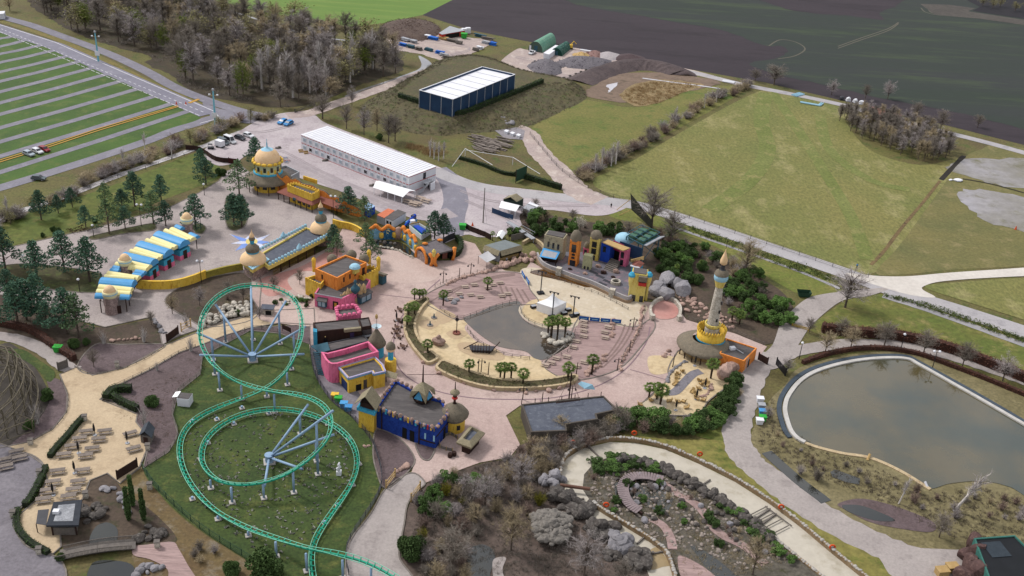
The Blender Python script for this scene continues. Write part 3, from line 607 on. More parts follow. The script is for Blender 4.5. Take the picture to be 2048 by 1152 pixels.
def plant(kind,x,y,h,label,cat='tree',group=None,name=None,var=None,wid=1.0):
    """one plant: root with trunk and crown children; h is its height in metres"""
    ps=PR[kind];pr=ps[var%len(ps)]if var is not None else rnd.choice(ps)
    c=P(x,y)if y is not None else x
    o=thing(name or pr[0],label,cat,c,rnd.uniform(0,6.28),group);s=h/PLANT_H[kind];o.scale=(s*wid,s*wid,s)
    if pr[1]:link('trunk',pr[1],o)
    link('crown',pr[2],o)
    return o
def hedge(name,pts,width,h,m,label,leaf=.26,dens=26,cat='hedge',group=None,z=0.0):
    """clipped hedge: solid inner mass with a coat of leaves"""
    w=smoothpts(W(pts,z),False,5);n=len(w);c=sum(w,Vector((0,0,0)))/n;o=thing(name,label,cat,c,0,group);z0=z
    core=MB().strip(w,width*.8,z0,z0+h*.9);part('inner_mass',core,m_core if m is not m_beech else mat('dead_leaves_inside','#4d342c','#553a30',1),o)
    l=MB();r=random.Random(len(pts)*7+int(h*10));w=[Vector((v.x,v.y,z0))for v in w]
    for i in range(n-1):
        a,b=w[i],w[i+1];L=(b-a).length;t=(b-a).normalized();q=Vector((-t.y,t.x,0))
        for k in range(int(L*(width+2*h)*dens*.42)):
            s=r.random()*(width+2*h);u=r.random()
            off,z=(-width/2,s)if s<h else((s-h-width/2,h)if s<h+width else(width/2,s-h-width))
            leafquad(l,a+t*L*u+q*(off+r.gauss(0,.06))+Vector((0,0,max(.05,z+r.gauss(0,.07)))),leaf,r)
    part('foliage',l,m,o);return o
def inpoly(x,y,poly):
    ins=False;j=len(poly)-1
    for i in range(len(poly)):
        (xi,yi),(xj,yj)=poly[i],poly[j]
        if(yi>y)!=(yj>y)and x<(xj-xi)*(y-yi)/(yj-yi)+xi:ins=not ins
        j=i
    return ins
def scatter(poly,n,gap,rng):
    """spots inside an outline, spread over the land rather than over the picture"""
    xs=[p[0]for p in poly];ys=[p[1]for p in poly];out=[];tries=0
    g=W(poly);gx=[p.x for p in g];gy=[p.y for p in g];gp=[(p.x,p.y)for p in g]
    while len(out)<n and tries<n*60:
        tries+=1;x,y=rng.uniform(min(gx),max(gx)),rng.uniform(min(gy),max(gy))
        if inpoly(x,y,gp)and all((x-a)**2+(y-b)**2>gap*gap for a,b in out):out.append((x,y))
    return[Vector((a,b,0))for a,b in out]
# ------------------------------------------------------------ woods, hedgerows and field trees
r_=random.Random(5)
WOOD=[(60,8),(95,34),(150,66),(225,92),(300,112),(292,128),(340,150),(400,190),(480,205),(560,216),(640,203),(720,170),(790,148),(806,138),(800,118),(770,100),(700,82),(640,72),(560,50),(512,36),(440,14),(380,-4),(330,-30),(60,-30)]
for i,p in enumerate(scatter(WOOD,230,3.6,r_)):
    k=r_.random();kind='tall' if k<.60 else('bare' if k<.80 else('bud' if k<.92 else 'catkin'))
    h=r_.uniform(12,19)
    lab,g={'tall':('tall bare grey-brown tree standing inside the wood beside the car park road','bare trees of the wood'),
              'bare':('bare spreading tree with a rounded twiggy crown inside the wood','spreading trees of the wood'),
              'bud':('tree in fresh green leaf among the bare trees of the wood','green-leaved trees of the wood'),
              'catkin':('tree hung with pale yellow-green catkins among the bare trees of the wood','pale budding trees of the wood')}[kind]
    plant(kind,p,None,h,lab,'tree',g,wid=.8 if kind in('bare','bud')else 1.5)
for x,y,h in[(524,178,14),(538,165,13),(563,190,12),(586,196,13),(606,178,12),(638,168,15),(664,160,13),(682,150,12),(705,150,14),(733,136,13),(745,138,14),(556,150,12),(620,186,11),(652,190,11),(575,176,13),(700,165,11),(425,40,15),(382,55,14),(428,25,14)]:
    plant('birch',x,y,h*1.5,'white-stemmed birch at the edge of the wood','tree','birches at the edge of the wood')
ug=MB();r2=random.Random(9);gl=[(p.x,p.y)for p in W(WOOD)]
for p in scatter(WOOD,420,1.5,r2):
    s=r2.uniform(.8,2.2)
    for k in range(46):
        v=rv(r2,.2);twigtri(ug,p+Vector((r2.uniform(-s,s),r2.uniform(-s,s),0)),Vector((v.x,v.y,abs(v.z)+.5)).normalized(),s*r2.uniform(.5,1.2),.07,r2)
o=solo('undergrowth',ug,m_twig,'low tangled undergrowth on the floor of the wood','undergrowth',kind='stuff')
sheet('wood_floor',WOOD,mat('leaf_litter','#4a4138','#554b38',.08,c3='#3f4428',fine=.35),z1,True,.8)
# roadside tree with a big round crown and others near the yard
plant('bare',371,156,22,'big round-crowned bare tree in front of the wood by the service road',wid=.95,var=0)
for i,(x,y,h,w_,v)in enumerate([(645,238,9,1.2,1),(693,258,9,.8,0),(728,270,9,.8,3),(754,262,8,.8,2),(777,286,10,.9,0),(790,282,9,.9,1),(704,212,7,.7,3),(660,195,8,1.3,2)]):
    plant('bare',x,y,h*1.35,'bare tree on the grass between the white offices and the mound, '+ordn(i,8),group='trees behind the offices',wid=w_,var=v)
plant('ball',760,280,3,'small dark evergreen under the bare trees behind the offices','shrub')
for i,(x,y)in enumerate([(868,318),(877,322),(887,318),(860,314)]):plant('birch',x,y,8,'slim pale birch on the verge right of the white offices, '+ordn(i,4),group='birches right of the offices')
# line of trees and shrubs by the car park (dense bare hedge)
hp=[P(-40,470),P(60,430),P(150,385),P(240,345),P(330,308),P(400,283),P(470,255),P(530,240)]
hs=smoothpts(hp,False,9)
for i,p in enumerate(hs[::1]):
    for k in range(1):
        q=p+Vector((r_.uniform(-3,3),r_.uniform(0,6),0));kind=r_.choice(['bush','bush','bush','catkin'])
        if kind=='bush':plant('bush',q,None,r_.uniform(3,5),'bare shrub in the thicket between the car park and the pine lawn','shrub','thicket along the car park',wid=1.9)
        elif i%4<3:plant('catkin',q,None,r_.uniform(4.5,7),'pale catkin-hung bush in the thicket along the car park','shrub','catkin bushes along the car park',wid=1.3)
for i,(x,y)in enumerate([(-20,450),(16,432),(247,332),(344,318),(290,300)]):plant('birch',x,y,7.5,'slender birch rising from the thicket by the car park, '+ordn(i,5),group='birches by the car park')
# hedgerow across the meadows
hl=[(1165,362),(1180,345),(1215,328),(1260,300),(1300,282),(1340,255),(1385,225),(1430,200),(1470,185),(1500,174)]
for p in smoothpts(W(hl),False,7):
    for k in range(1):
        q=p+Vector((r_.uniform(-2,2),r_.uniform(-2,2),0));plant('bush',q,None,r_.uniform(3.2,5.5),'bare grey shrub in the hedgerow between the two meadows','shrub','hedgerow between the meadows',wid=1.7)
for i,(x,y,h)in enumerate([(1190,345,9),(1203,338,10),(1222,332,10),(1231,328,11),(1350,245,8),(1408,216,8),(1432,205,8)]):
    plant('birch',x,y,h,'white birch standing in the hedgerow between the meadows, '+ordn(i,7),group='birches in the hedgerow')
# thicket by the field road
TH=[(1672,236),(1700,228),(1760,238),(1840,262),(1890,290),(1905,312),(1870,322),(1820,320),(1770,300),(1710,272)]
for p in scatter(TH,110,2.4,r_):
    plant('tall',p,None,r_.uniform(7,10.5),'thin bare tree of the dense thicket at the far side of the meadow','tree','thicket beside the field road',wid=1.3)
for i,(x,y,h,w_)in enumerate([(1548,170,8,1.6),(1663,190,6,1.1),(1730,198,6,.9),(1775,198,7,1),(1830,240,7,1),(1880,262,8,1),(1955,255,5,1.2),(1510,163,5,1.4)]):
    plant('bare',x,y,h*1.4,'bare tree beside the field road along the ploughed land, '+ordn(i,8),group='trees along the field road',wid=w_)
for i,(x,y)in enumerate([(1965,12),(2000,14),(1985,16),(2030,22),(2050,18)]):plant('catkin',x,y,7,'pale bush on the far dark field margin, '+ordn(i,5),'shrub','far bushes at the field edge',wid=1.6)
# trees along the estate road and the round pond
for i,(x,y,h,w_)in enumerate([(1303,455,13,1.2),(1340,490,11,1),(1490,548,11,.9),(1690,615,11,1.3),(1255,478,6,1)]):
    plant('bare',x,y,h*1.25,'large bare roadside tree near the ditch by the estate road, '+ordn(sorted([1303,1340,1490,1690,1255]).index(x),5),group='roadside trees',wid=w_,var=i)
rowt=[(1618,666,5),(1650,706,7),(1701,696,7),(1768,692,8),(1846,710,8),(1924,735,8),(2005,762,8),(1682,672,6),(1755,678,5)]
for i,(x,y,h)in enumerate(rowt):plant('bare',x,y,h*1.1,'young bare tree beside the walk along the big pond, '+ordn(sorted(rowt).index((x,y,h)),9),group='trees along the pond walk',wid=1.05)
for i,(x,y,h)in enumerate([(1145,442,5),(1070,420,5),(1095,440,4)]):plant('bare',x,y,h,'small bare tree behind the stage by the estate road, '+ordn([2,0,1][i],3),group='small trees behind the stage',wid=1.1)
plant('bare',-5+25,22,9,'lone bare tree at the very edge of the car park road')
# ------------------------------------------------------------ buildings
m_felt=mat('roofing_felt','#5f5b5b','#6c6766',.35,c3='#7b7574',fine=.18,fscale=3,stretch=(.3,1.6,1),rot=25)
m_feltb=mat('blue_grey_felt','#5c606c','#686c76',.3,c3='#777b84',fine=.12)
m_yel1=mat('yellow_render','#e0bb4c','#e7c762',.5,c3='#b98a34',fine=.15,stretch=(1.3,1.3,.35))
m_yel2=mat('pale_yellow_render','#dfcf86','#d9c674',.5,c3='#c7aa50',fine=.15,stretch=(1.3,1.3,.35))
m_ora=mat('orange_render','#e29146','#e89e55',.5,c3='#b0642c',fine=.15,stretch=(1.3,1.3,.35))
m_pnk=mat('pink_render','#dd7799','#e588a8',.5,c3='#b05576',fine=.15,stretch=(1.3,1.3,.35))
m_blu=mat('deep_blue_render','#23428f','#3053a6',.8,c3='#1a3374',fine=.25)
m_blu2=mat('blue_paint','#2650b0','#2f5cbd',.5,fine=.08)
m_tur=mat('turquoise_paint','#4ba6c6','#5bb3cf',.6,c3='#3f93b2',fine=.1)
m_paleblue=mat('pale_blue_paint','#9fc4d6','#a9cbdb',.6,fine=.08)
m_skyb=mat('sky_blue_sheet','#559fd0','#62a8d6',.4,fine=.06,rough=.5)
m_cream=mat('cream_sheet','#eadfa6','#efe5b0',.4,fine=.06,rough=.6)
m_peach=mat('peach_dome_paint','#e6c7a0','#ebcda9',.5,c3='#dfbc94',fine=.06)
m_thatch=mat('thatch','#7c7467','#897f70',.9,c3='#6b6457',fine=.3,fscale=6,bump=.3)
m_thatchl=mat('pale_thatch','#938a75','#9e957e',.9,c3='#7f7763',fine=.3,fscale=6,bump=.3)
m_stone=mat('pinkish_stone','#a3908c','#b09c97',.7,c3='#8d7b78',fine=.15,voro=.08,vscale=1.3)
m_stonel=mat('pale_ashlar','#c6bfb4','#bab2a7',.7,c3='#d0c9bc',fine=.15,voro=.06,vscale=1.1)
m_rock=mat('boulder_rock','#8f857f','#9d938b',.8,c3='#776e69',fine=.2,rand=.18,bump=.4)
m_rockp=mat('pink_boulder_rock','#a88f85','#b59c90',.8,c3='#8c776f',fine=.2,rand=.18,bump=.4)
m_rockg=mat('grey_boulder_rock','#8d8a8e','#9b989b',.6,c3='#77747a',fine=.18,rand=.15,bump=.4)
m_rockd=mat('dark_cave_rock','#57524f','#645e5a',.6,c3='#8b8680',fine=.3,bump=.5)
m_brownw=mat('brown_timber','#3f2c27','#4a352d',.6,fine=.2,stretch=(3,3,.4))
m_greyw=mat('weathered_timber','#76706c','#827b75',.7,c3='#655f5b',fine=.2)
m_picnic=mat('silvered_table_timber','#8a807a','#978d85',.9,c3='#766c66',fine=.2,rand=.1)
m_pale_w=mat('pale_timber','#b59a6c','#c0a678',.8,fine=.15,rand=.1)
m_black=mat('black_metal','#26262a','#2c2c30',1,fine=.1,rough=.5)
m_dgrey=mat('dark_grey_metal','#45454b','#4d4d53',1,fine=.1,rough=.5)
m_lgrey=mat('light_grey_metal','#a3a5aa','#adaeb3',1,fine=.08,rough=.5)
m_wht=mat('white_sheet','#e6e6ea','#dedee4',.3,fine=.04,rough=.6)
m_canvas=mat('white_canvas','#f6f5f6','#efeef0',.3,fine=.05,rough=.8)
m_glass=mat('window_glass','#8fa3b0','#9cb0bc',.5,fine=.05,rough=.15,spec=.6)
m_glassd=mat('dark_window','#2b2f36','#343840',.5,fine=.05,rough=.15,spec=.6)
m_red=mat('red_paint','#b8403a','#bf4a42',.6,fine=.08)
m_navy=mat('navy_cladding','#2b4463','#32506f',.2,fine=.08,rough=.5)
m_brick=mat('rust_red_roof','#8a5a4e','#95645a',.5,fine=.12)
m_iron=mat('teal_iron','#3f6270','#4a6d7a',.6,fine=.1)
m_hole=mat('dark_opening','#1c1a1c','#221f20',1,fine=.1)
def inset(pts,d):
    n=len(pts);A=sum(pts[i].x*pts[(i+1)%n].y-pts[(i+1)%n].x*pts[i].y for i in range(n));sg=1 if A>0 else-1;out=[]
    for i in range(n):
        a,b,c=pts[i-1],pts[i],pts[(i+1)%n]
        e1=(b-a);e1.z=0;e1.normalize();e2=(c-b);e2.z=0;e2.normalize()
        n1=Vector((-e1.y,e1.x,0))*sg;n2=Vector((-e2.y,e2.x,0))*sg
        m=n1+n2;k=max(.35,1+n1.dot(n2));out.append(b+m*(d/k))
    return out
def flatfaces(mb,pts,z,up=True):
    for t in geometry.tessellate_polygon([[Vector((p.x,p.y,0))for p in pts]]):
        a,b,c=t;nzz=(pts[b].x-pts[a].x)*(pts[c].y-pts[a].y)-(pts[b].y-pts[a].y)*(pts[c].x-pts[a].x)
        if(nzz<0)==up:b,c=c,b
        mb.add([(pts[i].x,pts[i].y,z)for i in(a,b,c)],[(0,1,2)])
def block(root,px,ztop,wm,rm,z0=0.0,parapet=.7,t=.35,world=None,wname='wall',rname='roof'):
    """walls with a parapet round a sunk flat roof; px are the photo corners of the parapet top"""
    p=world or W(px,ztop);n=len(p);q=inset(p,t);w=MB();A=sum(p[i].x*p[(i+1)%n].y-p[(i+1)%n].x*p[i].y for i in range(n))
    if A<0:p=p[::-1];q=q[::-1]
    L=[(v.x,v.y,z0)for v in p]+[(v.x,v.y,ztop)for v in p]+[(v.x,v.y,ztop)for v in q]+[(v.x,v.y,ztop-parapet)for v in q]
    f=[]
    for i in range(n):
        j=(i+1)%n;f+=[(i,j,n+j,n+i),(n+i,n+j,2*n+j,2*n+i),(2*n+i,2*n+j,3*n+j,3*n+i)]
    w.add(L,f);wo=part(wname,w,wm,root)
    r=MB();flatfaces(r,inset(p,t*.6),ztop-parapet+.02);ro=part(rname,r,rm,root)
    return p,wo,ro
def ground_of(px,z):  # foot of a wall corner seen at roof height
    v=P(px[0],px[1],z);return Vector((v.x,v.y,0))
def face_box(parent,name,a,b,s0,s1,z0,z1,m,th=.14,side=1,proud=.0):
    """flat fitting on the wall running a->b, between fractions s0 and s1 of its length; side picks the outer face"""
    a,b=Vector((a.x,a.y,0)),Vector((b.x,b.y,0));d=b-a;L=d.length;d.normalize();nrm=Vector((d.y,-d.x,0))*side
    c=a+d*L*(s0+s1)/2+nrm*(th/2+proud-.03);mb=MB().box((c.x,c.y,(z0+z1)/2),(L*(s1-s0),th,z1-z0),math.atan2(d.y,d.x))
    return part(name,mb,m,parent)
def window(parent,a,b,s,w,z0,z1,mf,mg,side=1,name='window'):
    L=(Vector((b.x-a.x,b.y-a.y,0))).length;h=w/L/2
    f=face_box(parent,name,a,b,s-h,s+h,z0,z1,mf,.14,side);face_box(f,'pane',a,b,s-h*.8,s+h*.8,z0+.15,z1-.15,mg,.1,side,.07);return f
def merlons(root,line,z,step,size,m,rounded=False,name='battlements',closed=False,h=None):
    mb=MB();pts=line+[line[0]]if closed else line;hh=h or size*1.1
    for a,b in zip(pts[:-1],pts[1:]):
        d=Vector((b.x-a.x,b.y-a.y,0));L=d.length;k=max(1,round(L/step));d.normalize();an=math.atan2(d.y,d.x)
        for i in range(k):
            c=Vector((a.x,a.y,0))+d*L*(i+.5)/k
            if rounded:mb.lathe((c.x,c.y,z-.02),[(size*.42,0),(size*.5,hh*.35),(size*.42,hh*.75),(.02,hh)],8)
            else:mb.box((c.x,c.y,z+hh/2-.02),(size,.4,hh),an)
    return part(name,mb,m,root)
def cone_roof(root,c,prof,m,name='thatch_roof',n=20):return part(name,MB().lathe(c,prof,n),m,root,smooth=True)
def gable(root,a,b,c,d,ze,zr,m,name='roof',over=0):
    """pitched roof on a quad a-b-c-d with its ridge from mid ab to mid cd"""
    A,B,C_,D=[Vector((v.x,v.y,ze))for v in(a,b,c,d)];r1=(A+B)/2;r2=(C_+D)/2;r1.z=r2.z=zr
    mb=MB();t=Vector((0,0,-.15));vs=[A,B,C_,D,r1,r2];vs+=[v+t for v in vs]
    mb.add(vs,[(0,4,5,3),(4,1,2,5),(6,9,11,10),(10,11,8,7),(0,3,9,6),(1,7,8,2),(0,6,10,4),(4,10,7,1),(3,5,11,9),(5,2,8,11)])
    return part(name,mb,m,root)
def post_part(root,p,z0,z1,r,m,name='post',n=6):return part(name,MB().tube([(p.x,p.y,z0),(p.x,p.y,z1)],r,n),m,root)

# --- white two storey site offices
ZO=6.4
of=thing('site_office','long white two-storey container office block with red trim lines and rows of windows','office building',ground_of((818,353.5),ZO))
A_,B_,C_,D_=(602,269.5),(818,353.5),(872,333),(654.5,252.5)
fa,fb,fc,fd=[ground_of(q,ZO)for q in(A_,B_,C_,D_)]
part('wall',MB().prism([fa,fb,fc,fd],0,ZO),m_wht,of)
rf=MB();rp_=[fa.lerp(fd,0),fb,fc,fd];rr=inset(rp_,-.12)
rf.prism(rr,ZO-.04,ZO+.1);sm_r=MB()
for i in range(1,40):
    a=fa.lerp(fb,i/40);b=fd.lerp(fc,i/40);a.z=b.z=ZO+.12;sm_r.tube([a,b],.07,3)
part('roof',rf,m_wht,of);part('roof_seam',sm_r,m_lgrey,of)
for z,nm in((ZO-.18,'trim'),(ZO/2,'trim'),(.12,'trim')):
    mb=MB()
    for a,b in((fa,fb),(fb,fc)):
        d=(b-a);L=d.length;d.normalize();nrm=Vector((d.y,-d.x,0));c=(a+b)/2+nrm*.06
        if z>1 and(a is fa):
            for k in range(36):
                q=a+d*L*(k+.5)/36+nrm*.06;mb.box((q.x,q.y,z),(L/36*.7,.1,.22),math.atan2(d.y,d.x))
        else:mb.box((c.x,c.y,z),(L,.1,.18),math.atan2(d.y,d.x))
    part(nm,mb,m_red,of)
for row,z in((0,.95),(1,4.1)):
    for i in range(17):
        g=m_glassd if(row==0 and i in(1,4,10,13))or(row==1 and i==12)else mat('drawn_blind','#a9b4be','#b3bdc6',.5,fine=.05)
        window(of,fa,fb,(i+.6)/17.2,1.9,z,z+1.5,m_wht,g)
face_box(of,'door',fb,fc,.56,.64,.1,2.3,m_glassd);face_box(of,'door',fb,fc,.52,.62,3.4,5.7,m_glassd)
st=MB();u=(fc-fb).normalized();nn=Vector((u.y,-u.x,0));L_=(fc-fb).length
p0=fb+u*L_*.52+nn*2.2;st.box((p0.x,p0.y,3.1),(2.0,4.2,.2),math.atan2(u.y,u.x)+math.pi/2)
for k in range(12):
    q=fb+u*(L_*.52-1.2-k*.42)+nn*3.4;st.box((q.x,q.y,3.0-k*.25),(1.2,.42,.08),math.atan2(u.y,u.x)+math.pi/2)
part('stairs',st,m_lgrey,of)
fn=MB()
q0=fb+u*L_*.52
part('landing_screen',MB().prism([q0+nn*.3+u*2,q0+nn*4.2+u*2,q0+nn*4.2-u*.4,q0+nn*4.05-u*.4,q0+nn*4.05+u*1.85,q0+nn*.3+u*1.85],0.0,3.0),m_wht,of)
for k in range(5):post_part(of,q0+nn*(.4+k*.95)+u*1.0,3.2,4.3,.05,m_lgrey,'railing')
# --- white marquee in front
def marquee(name,px,ze,zr,label,cat,m=m_canvas,legs=5,along=(0,3)):
    w=W(px,ze);c=sum(w,Vector((0,0,0)))/4;c.z=0;t=thing(name,label,cat,c)
    gable(t,w[0],w[1],w[2],w[3],ze,zr,m,'canopy')
    for e0,e1 in((w[0],w[3]),(w[1],w[2])):
        for k in range(legs):post_part(t,e0.lerp(e1,(k+.15)/(legs-.7)),0,ze,.12,m_wht,'leg',5)
    return t
marquee('marquee',[(746,375),(758,361.5),(832,382),(806,394)],2.7,4.0,'open white marquee with thin legs standing in front of the white offices','tent')
# --- mound with the dark hall
mi=[(796,191),(850,211),(912,232),(950,222),(990,206),(1040,185),(1088,165),(1140,167),(1128,158),(1080,148),(1038,138),(1000,125),(950,112),(900,121),(850,147),(815,170)]
mo=[(718,214),(742,242),(850,271),(930,268),(1010,262),(1062,252),(1122,226),(1174,196),(1152,167),(1084,156),(1046,156),(1022,135),(960,112),(893,114),(832,147),(786,172)]
mI=smoothpts(W(mi,3.5),True,4);mO=smoothpts(W(mo),True,4);mm=MB();nr=len(mI);r2=random.Random(4)
for s_,z_ in((0,-.05),(.2,.5),(.42,1.5),(.66,2.7),(.85,3.4),(1,3.5)):
    for a,b in zip(mO,mI):q=a.lerp(b,s_);mm.v.append(Vector((q.x,q.y,z_+(r2.uniform(-.25,.25)if 0<s_<1 else 0))))
for k in range(5):
    for i in range(nr):mm.f.append((k*nr+i,k*nr+(i+1)%nr,(k+1)*nr+(i+1)%nr,(k+1)*nr+i))
slope_faces=[[mm.v[i]for i in f]for f in mm.f]
flatfaces(mm,mI,3.5);struct('mound',mm,mat('mound_grass','#5f5a45','#6a6248',.12,c3='#566034',fine=.4))
ZB=3.5;ZH=11.2
hp_=[P(x,y,ZH)for x,y in((838.8,180.5),(905.5,199),(1030,149),(964.5,133.8))]
hall=thing('hall','dark navy flat-roofed hall with white panel joints and a white roof behind a low parapet','hall',(hp_[1].x,hp_[1].y,0))
block(hall,None,ZH,m_navy,m_wht,ZB-.3,.7,.5,hp_)
rm=MB()
for a,b in zip(hp_,hp_[1:]+hp_[:1]):
    rm.strip([a,b],.45,ZH+.02,ZH+.18)
part('roof_edge',rm,m_wht,hall)
j=MB()
for a,b,n in((hp_[0],hp_[1],3),(hp_[1],hp_[2],8)):
    d=(b-a).normalized();nrm=Vector((d.y,-d.x,0))
    for i in range(n+1):
        q=a.lerp(b,i/n)+nrm*.05;j.box((q.x,q.y,(ZH+ZB)/2),(.28,.12,ZH-ZB-.05),math.atan2(d.y,d.x))
part('panel_joint',j,m_lgrey,hall)
rb=MB()
for i in range(1,7):
    a=hp_[0].lerp(hp_[3],i/7)*1;a=hp_[0].lerp(hp_[1],.06).lerp(hp_[3].lerp(hp_[2],.06),i/7);b=hp_[1].lerp(hp_[0],.06).lerp(hp_[2].lerp(hp_[3],.06),i/7)
    a.z=b.z=ZH-.62;rb.tube([a,b],.08,4)
part('roof_rib',rb,m_lgrey,hall)
tk=thing('tank','white upright tank at the front corner of the navy hall','tank',P(901,222,3.4));part('vessel',MB().lathe(P(900,221,3.4),[(0,0),(.8,0),(.8,3.0),(.5,3.5),(0,3.6)],12),m_wht,tk);part('pipe',MB().tube([P(901,221,4),P(905,219,6)],.12),m_lgrey,tk)
# --- dome restaurant
c=P(538,376);dr=thing('domed_restaurant','round restaurant with a peach dome on a scalloped yellow drum over a thatched skirt','restaurant',c)
part('wall',MB().lathe(c,[(5.2,0),(5.2,4.6)],24),m_yel1,dr,smooth=True)
for k in range(9):
    a=-2.7+k*.55;q=c+Vector((math.cos(a)*5.22,math.sin(a)*5.22,0));part('window',MB().box((q.x,q.y,2.2),(.12,1.5,1.6),a),m_glassd,dr)
cone_roof(dr,c,[(8.2,3.6),(8.3,3.9),(7.2,4.8),(5.0,6.3)],m_thatch,n=28)
part('cornice',MB().lathe(c,[(5.0,6.1),(5.15,6.3),(5.1,6.8),(4.7,6.9)],28),m_tur,dr,smooth=True)
part('drum',MB().lathe(c,[(4.7,6.8),(4.7,10.0),(5.1,10.2),(5.15,11.0)],28),mat('mint_render','#cfd9bd','#d8d6a0',.3,fine=.05),dr,smooth=True)
for k in range(12):
    a=k*.5236;q=c+Vector((math.cos(a)*4.72,math.sin(a)*4.72,0));part('arched_window',MB().box((q.x,q.y,8.5),(.14,.95,1.7),a),m_glassd,dr)
    q=c+Vector((math.cos(a+.26)*4.72,math.sin(a+.26)*4.72,0));part('pier',MB().box((q.x,q.y,7.6),(.2,.7,1.5),a+.26),m_yel1,dr)
sc_=MB()
for k in range(16):
    a=k*.3927;q=c+Vector((math.cos(a)*5.1,math.sin(a)*5.1,10.5));sc_.rock((q.x,q.y,10.1),(1.0,2.1,1.5),a,random.Random(1))
part('scalloped_rim',sc_,m_yel1,dr,smooth=True)
part('dome',MB().lathe(c+Vector((0,0,10.6)),[(4.5,0),(4.45,.9),(4.1,2.1),(3.3,3.3),(2.2,4.1)],28),m_peach,dr,smooth=True)
part('dome_cap',MB().lathe(c+Vector((0,0,10.6)),[(2.22,4.09),(1.4,4.5),(.5,4.8),(.25,5.6),(.3,6.2),(.12,6.9),(.1,8)],20),m_paleblue,dr,smooth=True)
for k in range(11):
    a=-2.9+k*.52;post_part(dr,c+Vector((math.cos(a)*7.7,math.sin(a)*7.7,0)),0,3.8,.16,m_brownw)
wing=thing('flat_roof_annex','grey flat-roofed annex behind the domed restaurant','annex',ground_of((599,343),4.2));block(wing,[(560,333),(572,330),(599,343),(574,357),(556,352)],4.2,m_lgrey,m_felt)
# --- orange back wall with a torn outline
ow=thing('orange_wall','tall orange scenery wall with a ragged top behind the ticket hall','wall',P(640,412))
gl_=[P(x,y)for x,y in((556,384),(580,389),(606,398),(648,414),(684,424),(722,434))];gl2=smoothpts(gl_,False,6)
tops=[7.4,6.6,6.0,5.6,6.6,7.2,6.8,6.0,6.2,6.8,6.7,6.4,5.8,6.0,6.3,6.6,6.2,5.9,6.1,5.7,4.9,4.6,5.0,5.0,4.7,4.4,4.0,3.6,3.2,2.8,2.5]
part('panel',MB().strip(gl2,.7,0,tops[:len(gl2)]),m_ora,ow);part('crumbled_coping',MB().strip(gl2,.95,2.4,[t+.18 for t in tops[:len(gl2)]][:len(gl2)])if False else MB().tube([Vector((p.x,p.y,t+.1))for p,t in zip(gl2,tops)],.28,5),m_thatch,ow)
cr_=MB()
a,b=P(607,396),P(631,404)
for k in range(8):
    q=a.lerp(b,k/7);cr_.box((q.x,q.y+2.2,6.8),(.7,.5,1.4),.4)
part('crest',cr_,m_yel1,ow)
# --- ticket hall with the rust red verandah
th=thing('ticket_hall','yellow crenellated ticket hall with a rust-red verandah roof on brown posts','ticket hall',P(610,412))
tp,_,_=block(th,[(574,370),(623.5,389.5),(639.5,381.5),(590,365.5)],6.3,m_yel1,m_felt,3.9,.7,.4)
merlons(th,[tp[0],tp[1],tp[2],tp[3]],6.3,1.25,.55,m_yel1,h=.4,closed=True)
lower=inset(tp,.5);part('hall_wall',MB().prism(lower,0,4.0),m_yel1,th)
for s in(.12,.3,.48,.66,.84):
    i0,i1=tp[0],tp[1]
ve=MB();o1=W([(553,384),(624,411),(640,403)],3.1);i1=W([(573.5,374.5),(623.5,396),(640,389)],4.3)
ve.add(o1+i1+[v+Vector((0,0,-.15))for v in o1]+[v+Vector((0,0,-.15))for v in i1],[(0,1,4,3),(1,2,5,4),(0,6,7,1),(1,7,8,2),(6,9,10,7),(7,10,11,8),(0,3,9,6)])
v2=W([(640,404),(674.5,417.5),(685,412),(640,392.5)],3.2);v2[3].z=4.2;v2[2].z=3.9
ve.add(v2+[v+Vector((0,0,-.15))for v in v2],[(0,1,2,3),(4,7,6,5),(0,4,5,1),(1,5,6,2),(2,6,7,3)])
part('verandah_roof',ve,m_brick,th)
for k in range(7):post_part(th,P(557+k*11.2,399.5+k*4.35),0,3.1,.17,m_brownw)
for x,y in((641,417.5),(664,426),(674,429)):post_part(th,P(x,y),0,3.1,.17,m_brownw)
w0,w1=[Vector((v.x,v.y,0))for v in lower[:2]]
bl=sorted(lower,key=lambda v:v.x);w0,w1=bl[0],sorted(lower,key=lambda v:v.y)[0]
for s in(.2,.42,.64,.86):face_box(th,'ticket_window',w0,w1,s-.06,s+.06,.9,2.6,m_glassd)
face_box(th,'sign',w0,w1,.42,.54,3.2,3.9,m_iron,.2,1,2.6)
# --- gatehouse
gh=thing('gatehouse','park gatehouse with a flat dark roof between two peach domes and blue merlons','gatehouse',P(580,520))
hl4=4.4
gp_,_,_=block(gh,[(512,512),(612,454),(657,472),(537,533)],hl4,m_yel2,m_feltb,3.2,.5,.5)
fr=[P(537,531,hl4),P(657,471,hl4)];bk=[P(517,502,hl4),P(614,452,hl4)]
merlons(gh,fr,hl4,1.35,1.0,m_paleblue,True);merlons(gh,bk,hl4,1.35,1.0,m_paleblue,True)
part('crest',MB().lathe(fr[0].lerp(fr[1],.5),[(.6,0),(.9,.9),(.5,1.6),(0,2.4)],8),m_paleblue,gh);part('crest',MB().lathe(bk[0].lerp(bk[1],.5),[(.6,0),(.9,.9),(.5,1.6),(0,2.4)],8),m_paleblue,gh)
part('side_wall',MB().strip([Vector((v.x,v.y,0))for v in inset([bk[0],bk[1],fr[1],fr[0]],.8)[:2]],.5,0,3.3),m_stone,gh)
f0,f1=Vector((fr[0].x,fr[0].y,0)),Vector((fr[1].x,fr[1].y,0))
m_gate=mat('ochre_gate_bars','#8d7a42','#7c6a3a',1,fine=.2)
